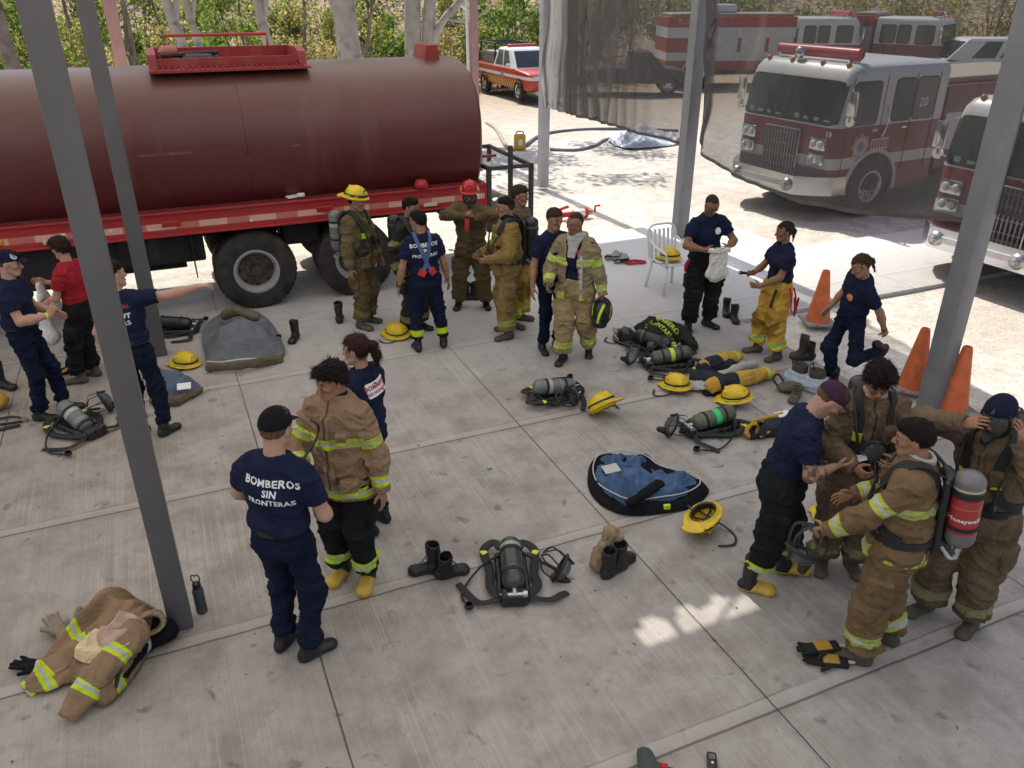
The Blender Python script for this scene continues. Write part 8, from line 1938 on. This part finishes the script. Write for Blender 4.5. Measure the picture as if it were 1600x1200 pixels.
# 3 pointing
r, S, t = person('person in a navy shirt behind the near left post, pointing right with a straight arm', (238, 682), 84, 1.78,
    {'hR': (.66, .20, 1.50), 'eR': (.1, -.6, -1), 'fR': (.98, .15, .12), 'pR': (0, 0, -1), 'cR': 50, 'hL': (-.30, .06, .86), 'head': (30, 0, -6), 'shrug': (.03, 0), 'lR': (.12, .05, 20), 'lL': (-.10, -.03, -8), 'lean': (0, -5, 0)}, Oo(skin='light', hair='short', belt='strap'))
watch(S, 'L', r, M['watch'])
t_ = [c for c in r.children if c.name.startswith('t_shirt')][0]; s = S['s']
decal_text(bvh_of(t_), [('FIREFIGHTERS', .042*s, .07*s)], S['chest']+S['T'] @ v3((0, -.1, .03))*s, -S['T'][:, 1], S['T'][:, 2], M['red_print'], t_); back_text(r, S, [('WITHOUT', .058, .02), ('BORDERS', .058, -.045)])
# 5 navy back
r, S, t = person('person in navy uniform and black cap seen from behind, nearest the near left post', (462, 1018), 76, 1.82,
    {'hR': (.17, .22, 1.00), 'eR': (.8, -.7, -.2), 'fR': (-.5, .8, .1), 'hL': (-.16, .26, 1.02), 'eL': (-.8, -.7, -.2), 'fL': (.5, .8, .1), 'head': (3, 10, 0), 'lR': (.12, -.02, 35), 'lL': (-.09, .03, 10), 'lean': (1, 4, 0), 'px': .03}, Oo(skin='light', hair='fade', haircol=(.09, .055, .03), belt='strap', res=.0055, cres=.0075, belly=.015, arm=1.12, bw=1.05))
baseball_cap(S, M['cap_black'], r, .0045, visor=1); back_text(r, S, [('BOMBEROS', .060, .056), ('SIN', .053, -.003), ('FRONTERAS', .046, -.058)], dy=.035, arc=.2, x=.03)
# 6 young
r, S, t = person('young person in a tan turnout coat with bright lime stripes and yellow-toed boots', (557, 902), -108, 1.78,
    {'hR': (.13, .33, 1.13), 'eR': (.9, -.6, -.5), 'fR': (-.4, .7, -.1), 'cR': 75, 'hL': (-.31, .05, .84), 'head': (26, 6, 0), 'lR': (.11, .0, 6), 'lL': (-.11, .02, -14)}, Oo(skin='tan', hair='thick', top=('coat', 'tan_coat', True, .13), bottom=('turnout', 'black_pants', .028, None, .09), feet='rubber', res=.0055, cres=.0075))
V, Q = sdf_mesh([(rtor(S['neck']+S['T'] @ v3((0, .012, .035)), S['T'] @ Rx(R(10)), .060, .062, .012, .03), 0)], .007); mesh_obj('neck_hood', V, Q, M['black_cloth'], r)
mb = MB(); w_ = S['wrR']+S['fdR']*.07; mb.tube(catmull([w_+v3((0, .02, -.05)), w_+v3((0, .03, .05)), S['chest']+v3((.07, .2, .0)), S['chest']+v3((.05, .19, .1)), S['chest']+v3((.12, .16, .12))], 6), .009, 8); mb.build('coat_strap', M['black_rubber'], r, smooth=True)
# 7 woman
r, S, t = person('person with a long dark ponytail and navy t-shirt, one hand to the mouth', (568, 738), 158, 1.71,
    {'hL': (-.06, .21, 1.42), 'eL': (-.4, .35, -1), 'fL': (.15, .05, 1), 'pL': (.3, -1, 0), 'cL': 25, 'hR': (.10, .26, 1.12), 'fR': (-1, .2, .0), 'head': (-12, 5, 0)}, Oo(skin='light', hair='pony', haircol=(.04, .015, .012), female=True, arm=.9, tee_hem=-.02, brow=(.06, .03, .02)), head=(554, 522))
watch(S, 'L', r, M['watch']); t_ = [c for c in r.children if c.name.startswith('t_shirt')][0]
M['red_panel'] = simple('red_panel_print', (.55, .06, .06), .7); decal_disc(bvh_of(t_), S['chest']+S['T'] @ v3((.0, -.1, .07)), -S['T'][:, 1], .1, M['white_print'], t_, 'back_panel', hx=(.115, .055)); decal_text(bvh_of(t_), [('BOMBEROS', .048, .018), ('SIN FRONTERAS', .03, -.026)], S['chest']+S['T'] @ v3((0, -.1, .07)), -S['T'][:, 1], S['T'][:, 2], M['red_panel'], t_, .007)
# 8 yellow helmet
r, S, t = person('person in a yellow fire helmet and olive turnout gear, standing by the tanker wheel', (570, 508), -22, 1.75,
    {'hR': (.30, .05, .84), 'hL': (-.28, .12, .88), 'head': (-8, 8, 0), 'lR': (.12, .03, 8), 'lL': (-.12, .0, -8)}, Oo(hair='short', top=('coat', 'olive_coat', True, .12), bottom=('turnout', 'olive_coat', .035), bootmat=M['boot_brown'], feet='boot', beard=.2))
air_pack(S, t, r, TANK_SILVER); hh = worn_helmet(r, S, 'helmet_yellow', '45'); goggles(r, S, hh)
# 9 dark coat behind
r, S, t = person('person in a dark turnout coat, bareheaded and looking right, standing behind the braces wearer', (640, 472), -42, 1.72,
    {'hR': (.3, .1, .9), 'hL': (-.2, .26, 1.05), 'head': (-18, 5, 0)}, Oo(hair='short', top=('coat', 'dark_coat', True, .12), bottom=('turnout', 'dark_coat', .035), feet='boot'), head=(641, 308))
air_pack(S, t, r, TANK_BLACK)
# 10 suspenders
r, S, t = person('person in navy trousers with blue crossed braces over a navy shirt, seen from behind', (670, 546), 108, 1.70,
    {'hR': (.30, .06, .85), 'hL': (-.32, .04, .86), 'head': (-42, 2, 0), 'lR': (.20, .02, 15), 'lL': (-.14, .0, -5), 'lean': (4, -3, 0)}, Oo(hair='short', bottom=('turnout', 'navy_pants', .014, None, .07)))
back_text(r, S, [('BOMBEROS', .062, .055), ('SIN', .055, -.005), ('FRONTERAS', .052, -.065)], dy=.04)
b_ = torso_bvh(S); cen = lambda p: S['chest']+S['T'] @ v3((0, 0, max(min(((v3(p)-S['chest']) @ S['T'])[2], .05), -.3)))
def TP(x, y, z): return S['chest']+S['T'] @ (v3((x, y, z))*S['s'])
for sx in (1, -1):
    st_ = strap_on(b_, [TP(sx*.09, .16, .0), TP(sx*.10, .0, .26), TP(sx*.075, -.16, .10), TP(0, -.2, -.10), TP(-sx*.07, -.17, -.22), TP(-sx*.09, -.17, -.26)], .042, .005, M['blue_webbing'], r, cen, 'brace_strap', off=.016)
    strap_on(b_, [TP(-sx*.05, -.18, -.19), TP(-sx*.085, -.17, -.235), TP(-sx*.105, -.17, -.27)], .085, .008, M['red_print'], st_, cen, 'red_tab', off=.022)
watch(S, 'L', r, M['watch']); watch(S, 'R', r, M['red_print'], 'wristband')
# 11 red helmet
r, S, t = person('person in a red fire helmet and breathing mask, elbows out, facing the camera', (738, 480), -88, 1.68,
    {'hR': (.07, .24, 1.40), 'eR': (1, .1, .05), 'fR': (-.6, .4, .5), 'cR': 60, 'hL': (-.07, .24, 1.38), 'eL': (-1, .1, .05), 'fL': (.6, .4, .5), 'cL': 60, 'head': (0, 8, 0), 'shrug': (.03, .03), 'lR': (.2, 0, 12), 'lL': (-.2, 0, -12)}, Oo(hair='short', top=('coat', 'olive_coat', False, .14), bottom=('plain', 'olive_coat', .038), feet='boot'))
hh = worn_helmet(r, S, 'helmet_red'); worn_mask(r, S)
mb = MB(); p = S['wrR']+v3((-.03, .07, -.02)); mb.tube(catmull([p, p+v3((0, .02, -.09)), p+v3((.01, .01, -.17))], 5), .02, 8, flat=(.06, .03, (0, 1, 0))); mb.build('red_pull_strap', M['red_print'], r)
# 12 mustard with tank
r, S, t = person('person in mustard turnout gear with a black collar and black air cylinder, looking left', (794, 522), 196, 1.75,
    {'hL': (-.12, .28, 1.04), 'eL': (-.8, -.8, -.3), 'fL': (.4, .8, -.1), 'hR': (.16, .3, 1.05), 'head': (4, 2, 0), 'lR': (.12, -.03, 10), 'lL': (-.16, .05, -8)}, Oo(hair='fade', top=('coat', 'mustard_coat', False, .10), bottom=('turnout', 'mustard_pants', .04), bootmat=M['boot_brown'], feet='boot', beard=.15))
air_pack(S, t, r, TANK_BLACK)
V, Q = sdf_mesh([(rtor(S['neck']+S['T'] @ v3((0, -.015, .025)), S['T'] @ Rx(R(14)), .086, .09, .02, .028), 0)], .008); mesh_obj('collar', wrinkle(V, Q, .008, None, 3, 14), Q, M['black_cloth'], r)
# 13 tall behind
r, S, t = person('tall person in a dusty brown coat and yellow trousers, by the tanker rack', (834, 478), -25, 1.80,
    {'head': (-5, 4, 0), 'hR': (.3, .1, .9), 'lR': (.16, .02, 10)}, Oo(skin='tan', hair='short', haircol=(.045, .03, .02), top=('coat', 'brown_coat', True, .08), bottom=('turnout', 'yellow_pants', .035, (.38, .40, .46)), bootmat=M['boot_brown'], feet='boot', mustache=.6), head=(812, 289))
# 14 mustache
r, S, t = person('person with a moustache in navy shirt and trousers, close beside the open coat wearer', (852, 538), -62, 1.74,
    {'hR': (.29, .06, .85), 'head': (-6, 6, 0), 'hL': (-.25, .15, .9)}, Oo(skin='tan', hair='short', haircol=(.05, .03, .02), mustache=.9), head=(867, 325))
# 15 open coat
r, S, t = person('person walking in an open khaki turnout coat, grey hood round the neck', (895, 562), -112, 1.78,
    {'hL': (-.33, .03, .86), 'fL': (0, .15, -1), 'cL': 75, 'hR': (.24, .24, .98), 'eR': (.6, -.9, -.2), 'cR': 60, 'head': (22, 6, 0), 'lR': (.09, .10, 4), 'lL': (-.13, -.20, -20, .035, -28), 'lean': (3, 0, 0)}, Oo(hair='buzz', skin='brown', top=('open', 'khaki_coat', 'navy_tee'), bottom=('turnout', 'khaki_pants', .035, None, .05), beard=.3))
OC_ROOT, OC_S = r, S
V, Q = sdf_mesh([(rtor(S['neck']+S['T'] @ v3((0, .0, .012)), S['T'] @ Rx(R(14)), .083, .085, .022, .02), 0), (econe(S['neck']+S['T'] @ v3((0, .09, .0)), S['chest']+S['T'] @ v3((0.01, .155, .02)), (.07, .018), (.045, .012), S['T'][:, 0]), .04), (econe(S['neck']+S['T'] @ v3((0, -.09, .02)), S['chest']+S['T'] @ v3((0, -.16, .08)), (.10, .02), (.07, .012), S['T'][:, 0]), .05)], .008)
mesh_obj('neck_hood', wrinkle(V, Q, .010, None, 5, 13), Q, M['grey_hood'], r)
mb = MB(); mb.tube([S['chest']+S['T'] @ v3((-.105, .155, z)) for z in (.05, -.1, -.25, -.4)], .01, 6, flat=(.03, .006, (0, 1, 0)))
for z in (.0, -.13, -.26): mb.box(tuple(S['chest']+S['T'] @ v3((-.105, .165, z))), (.05, .012, .028), bev=.004)
mb.build('coat_clasps', M['silver_tape'], r); chest_badge(r, S, 'red_print', x=-.06, z=.07, r=.025)
# 16 bag man
r, S, t = person('person with a shaved head in a navy t-shirt, looking down at a white bag', (1090, 512), -82, 1.77,
    {'hR': (.13, .31, 1.13), 'eR': (1, -.3, -.7), 'fR': (-.5, .7, .1), 'cR': 55, 'hL': (-.14, .31, 1.15), 'eL': (-1, -.3, -.7), 'fL': (.5, .7, .1), 'cL': 55, 'head': (-4, 30, 0), 'lR': (.15, .05, 15), 'lL': (-.14, -.03, -35), 'lean': (3, 4, 0)}, Oo(hair='buzz', skin='brown', bottom=('plain', 'black_pants', .035, (1.5, 1.4, 1.2)), feet='boot', arm=1.12, bw=1.06, belly=.02, beard=.3))
chest_badge(r, S, 'white_print', r=.04); BAG_ROOT, BAG_S = r, S
for sx in (1, -1):
    q = S['pel']+S['T0'] @ v3((sx*.20, .03, .02)); mb = MB(); mb.tube(catmull([q, q+v3((sx*.05, .0, -.08)), q+v3((sx*.03, -.03, -.17)), q+v3((0, -.06, -.05))], 6), .02, 8, flat=(.045, .012, (0, 1, 0))); mb.build('hanging_brace', M['red_print'], r)
# 17 woman in yellow trousers
r, S, t = person('person with tied hair in a navy t-shirt and yellow trousers, holding a torch', (1200, 555), 188, 1.63,
    {'hL': (-.10, .30, .99), 'eL': (-.6, -.8, -.4), 'fL': (.3, .9, .1), 'cL': 55, 'hR': (.08, .32, 1.10), 'eR': (.8, -.5, -.4), 'fR': (-.2, .9, .1), 'cR': 75, 'head': (4, 4, 0), 'lR': (.12, .12, 5), 'lL': (-.16, -.03, -18)}, Oo(hair='tied', skin='brown', haircol=(.03, .018, .012), female=True, bottom=('turnout', 'yellow_pants', .038, (.42, .42, .46)), bootmat=M['boot_brown'], feet='boot', tee_hem=-.04))
WY_ROOT, WY_S = r, S
for dx in (0, .05):
    q = S['pel']+S['T0'] @ v3((-.205, -.08+dx, .06)); mb = MB(); mb.tube(catmull([q, q+v3((-.04, -.02, -.10)), q+v3((-.05, -.03, -.24)), q+v3((-.02, -.05-dx, -.32)), q+v3((0, -.08, -.12))], 6), .02, 8, flat=(.04, .008, (0, 1, 0))); mb.build('hanging_brace', M['red_print'], r)
mb = MB(); q = S['pel']+S['T0'] @ v3((-.18, .11, .04)); mb.tube(catmull([q, q+v3((0, .03, -.12)), q+v3((.02, .04, -.22))], 5), .02, 8, flat=(.05, .008, (0, 1, 0))); mb.build('fly_strap', M['strap'], r)
# 18 bending person
r, S, t = person('person in navy shirt and trousers balancing on one leg, reaching back to a raised boot', (1306, 604), 198, 1.66,
    {'hL': (-.30, -.36, .62), 'eL': (-.6, -.9, .5), 'fL': (.2, -.6, -.7), 'cL': 60, 'hR': (.22, .12, .92), 'head': (8, 22, 16), 'lean': (8, -24, -8), 'drop': .05, 'lR': (.03, .04, 8), 'lL': (-.15, -.40, -10, .40, -55), 'kL': (-.3, 1, -.3), 'py': -.03}, Oo(hair='tied', skin='tan', haircol=(.06, .035, .02), female=True, feet='boot'))
M['gold_badge'] = simple('badge_gold', (.55, .28, .05), .5); chest_badge(r, S, 'gold_badge', x=-.08, z=.0, r=.042); watch(S, 'L', r, M['watch'])
# 19 phone
r, S, t = person('person in a burgundy cap and navy shirt with a tattooed arm, bent over a phone', (1204, 908), -12, 1.72,
    {'hR': (.06, .27, 1.10), 'eR': (.8, -.6, -.5), 'fR': (-.25, .9, .15), 'cR': 35, 'pR': (-.6, 0, .8), 'hL': (-.07, .27, 1.10), 'eL': (-.8, -.5, -.5), 'fL': (.25, .9, .2), 'pL': (.6, 0, .8), 'cL': 35, 'head': (0, 34, 0), 'lean': (17, 0, 0), 'lR': (.13, -.16, 5), 'lL': (-.13, .12, -5), 'py': -.05}, Oo(hair='fade', skin='light', haircol=(.08, .045, .025), beard=.25, bottom=('turnout', 'black_pants', .035, (1.3, 1.25, 1.2), .13), feet='rubber', res=.0055, cres=.008, tattoo='R', arm=1.08))
baseball_cap(S, M['cap_burgundy'], r, .0045); chest_badge(r, S, 'red_print', x=.09, z=.05, r=.035); PH_ROOT, PH_S = r, S
V, Q = sdf_mesh([(rcone(S['head']+S['HR'] @ v3((sx*.02, .165, .02)), S['head']+S['HR'] @ v3((sx*.05, .15, .025)), .013), .0) for sx in (1, -1)]+[(rcone(S['head']+S['HR'] @ v3((-.05, .15, .026)), S['head']+S['HR'] @ v3((.05, .15, .026)), .006), .0)], .006); mesh_obj('sunglasses', V, Q, M['black_plastic'], r)
# 20 curly
r, S, t = person('person with thick curly hair in a brown turnout coat, a black mask on the chest', (1368, 812), -98, 1.74,
    {'hR': (.12, .3, 1.08), 'eR': (.9, -.5, -.5), 'cR': 60, 'hL': (-.12, .32, 1.16), 'eL': (-.9, -.5, -.5), 'cL': 60, 'head': (6, 22, 0)}, Oo(hair='messy', skin='tan', top=('coat', 'brown_coat', False, .12), bottom=('turnout', 'brown_coat', .038), bootmat=M['boot_brown'], feet='boot', res=.0055, cres=.008), head=(1380, 574))
air_pack(S, t, r, TANK_BLACK)
V, Q = sdf_mesh([(rtor(S['neck']+S['T'] @ v3((0, .018, .045)), S['T'] @ Rx(R(16)), .064, .068, .016, .018), 0)], .007); mesh_obj('neck_hood', wrinkle(V, Q, .007, None, 3, 16), Q, simple('hood_pinkish', (.45, .33, .27), .9), r)
m_ = empty('face_mask', tuple(S['chest']+S['T'] @ v3((0, .19, -.10)))); m_.parent = r; m_.rotation_euler = (R(-25), 0, 0); mask_face(m_, np.eye(3), (0, 0, 0), .95, straps=False)
# 21 tank man
r, S, t = person('person in brown turnout gear with a red labelled air cylinder, seen from behind', (1362, 1016), 148, 1.74,
    {'hL': (-.26, .40, 1.00), 'eL': (-.8, -.3, -.8), 'fL': (-.1, .8, -.5), 'cL': 65, 'hR': (.16, .34, 1.05), 'eR': (.8, -.6, -.4), 'head': (-6, 4, 0), 'lR': (.13, -.06, 10), 'lL': (-.16, .06, -10), 'lean': (4, 0, 0)}, Oo(hair='short', skin='tan', top=('coat', 'brown_coat_bright', True, .08), bottom=('turnout', 'brown_coat_bright', .042), bootmat=M['boot_brown'], feet='boot', res=.0055, cres=.008, belly=.01))
pk = air_pack(S, t, r, TANK_RED); TM_ROOT, TM_S = r, S
V, Q = sdf_mesh([(rtor(S['neck']+S['T'] @ v3((0, -.012, .045)), S['T'] @ Rx(R(12)), .068, .072, .014, .016), 0)], .007); mesh_obj('neck_hood', wrinkle(V, Q, .007, None, 3, 16), Q, M['grey_hood'], r)
tk = [c for c in pk.children if c.name.startswith('cylinder')][0]; bv = bvh_of(tk); cpos = np.mean([tuple(v.co) for v in tk.data.vertices], 0); T = S['T']
wd = Rz(-R(148-90)) @ nrm(v3((-.42, -.9, 0))); decal_text(bv, [('Honeywell', .036, 0)], cpos+v3((0, 0, -.02)), wd, T @ v3((0, 0, 1)), M['white_print'], tk, .002)
# 22 mask man
r, S, t = person('person in a navy knit cap and face mask, both hands raised to the head', (1480, 966), -142, 1.78,
    {'hR': (.14, .28, 1.58), 'eR': (1, .5, .05), 'fR': (-.7, .2, .5), 'pR': (-.7, -.3, 0), 'cR': 25, 'hL': (-.165, .20, 1.55), 'eL': (-.8, .3, -1), 'fL': (.25, .1, 1), 'pL': (1, .0, 0), 'cL': 20, 'head': (0, 10, 0), 'shrug': (.03, .03), 'lR': (.14, .05, 15), 'lL': (-.14, -.03, -5), 'lean': (7, 3, 0)}, Oo(hair='buzz', skin='tan', top=('coat', 'brown_coat', False, .14), bottom=('turnout', 'brown_coat', .045), bootmat=M['boot_brown'], feet='boot', res=.0055, cres=.008))
air_pack(S, t, r, TANK_BLACK); baseball_cap(S, M['cap_navy'], r, .0045, visor=0, knit=True); worn_mask(r, S)
exec_gear()
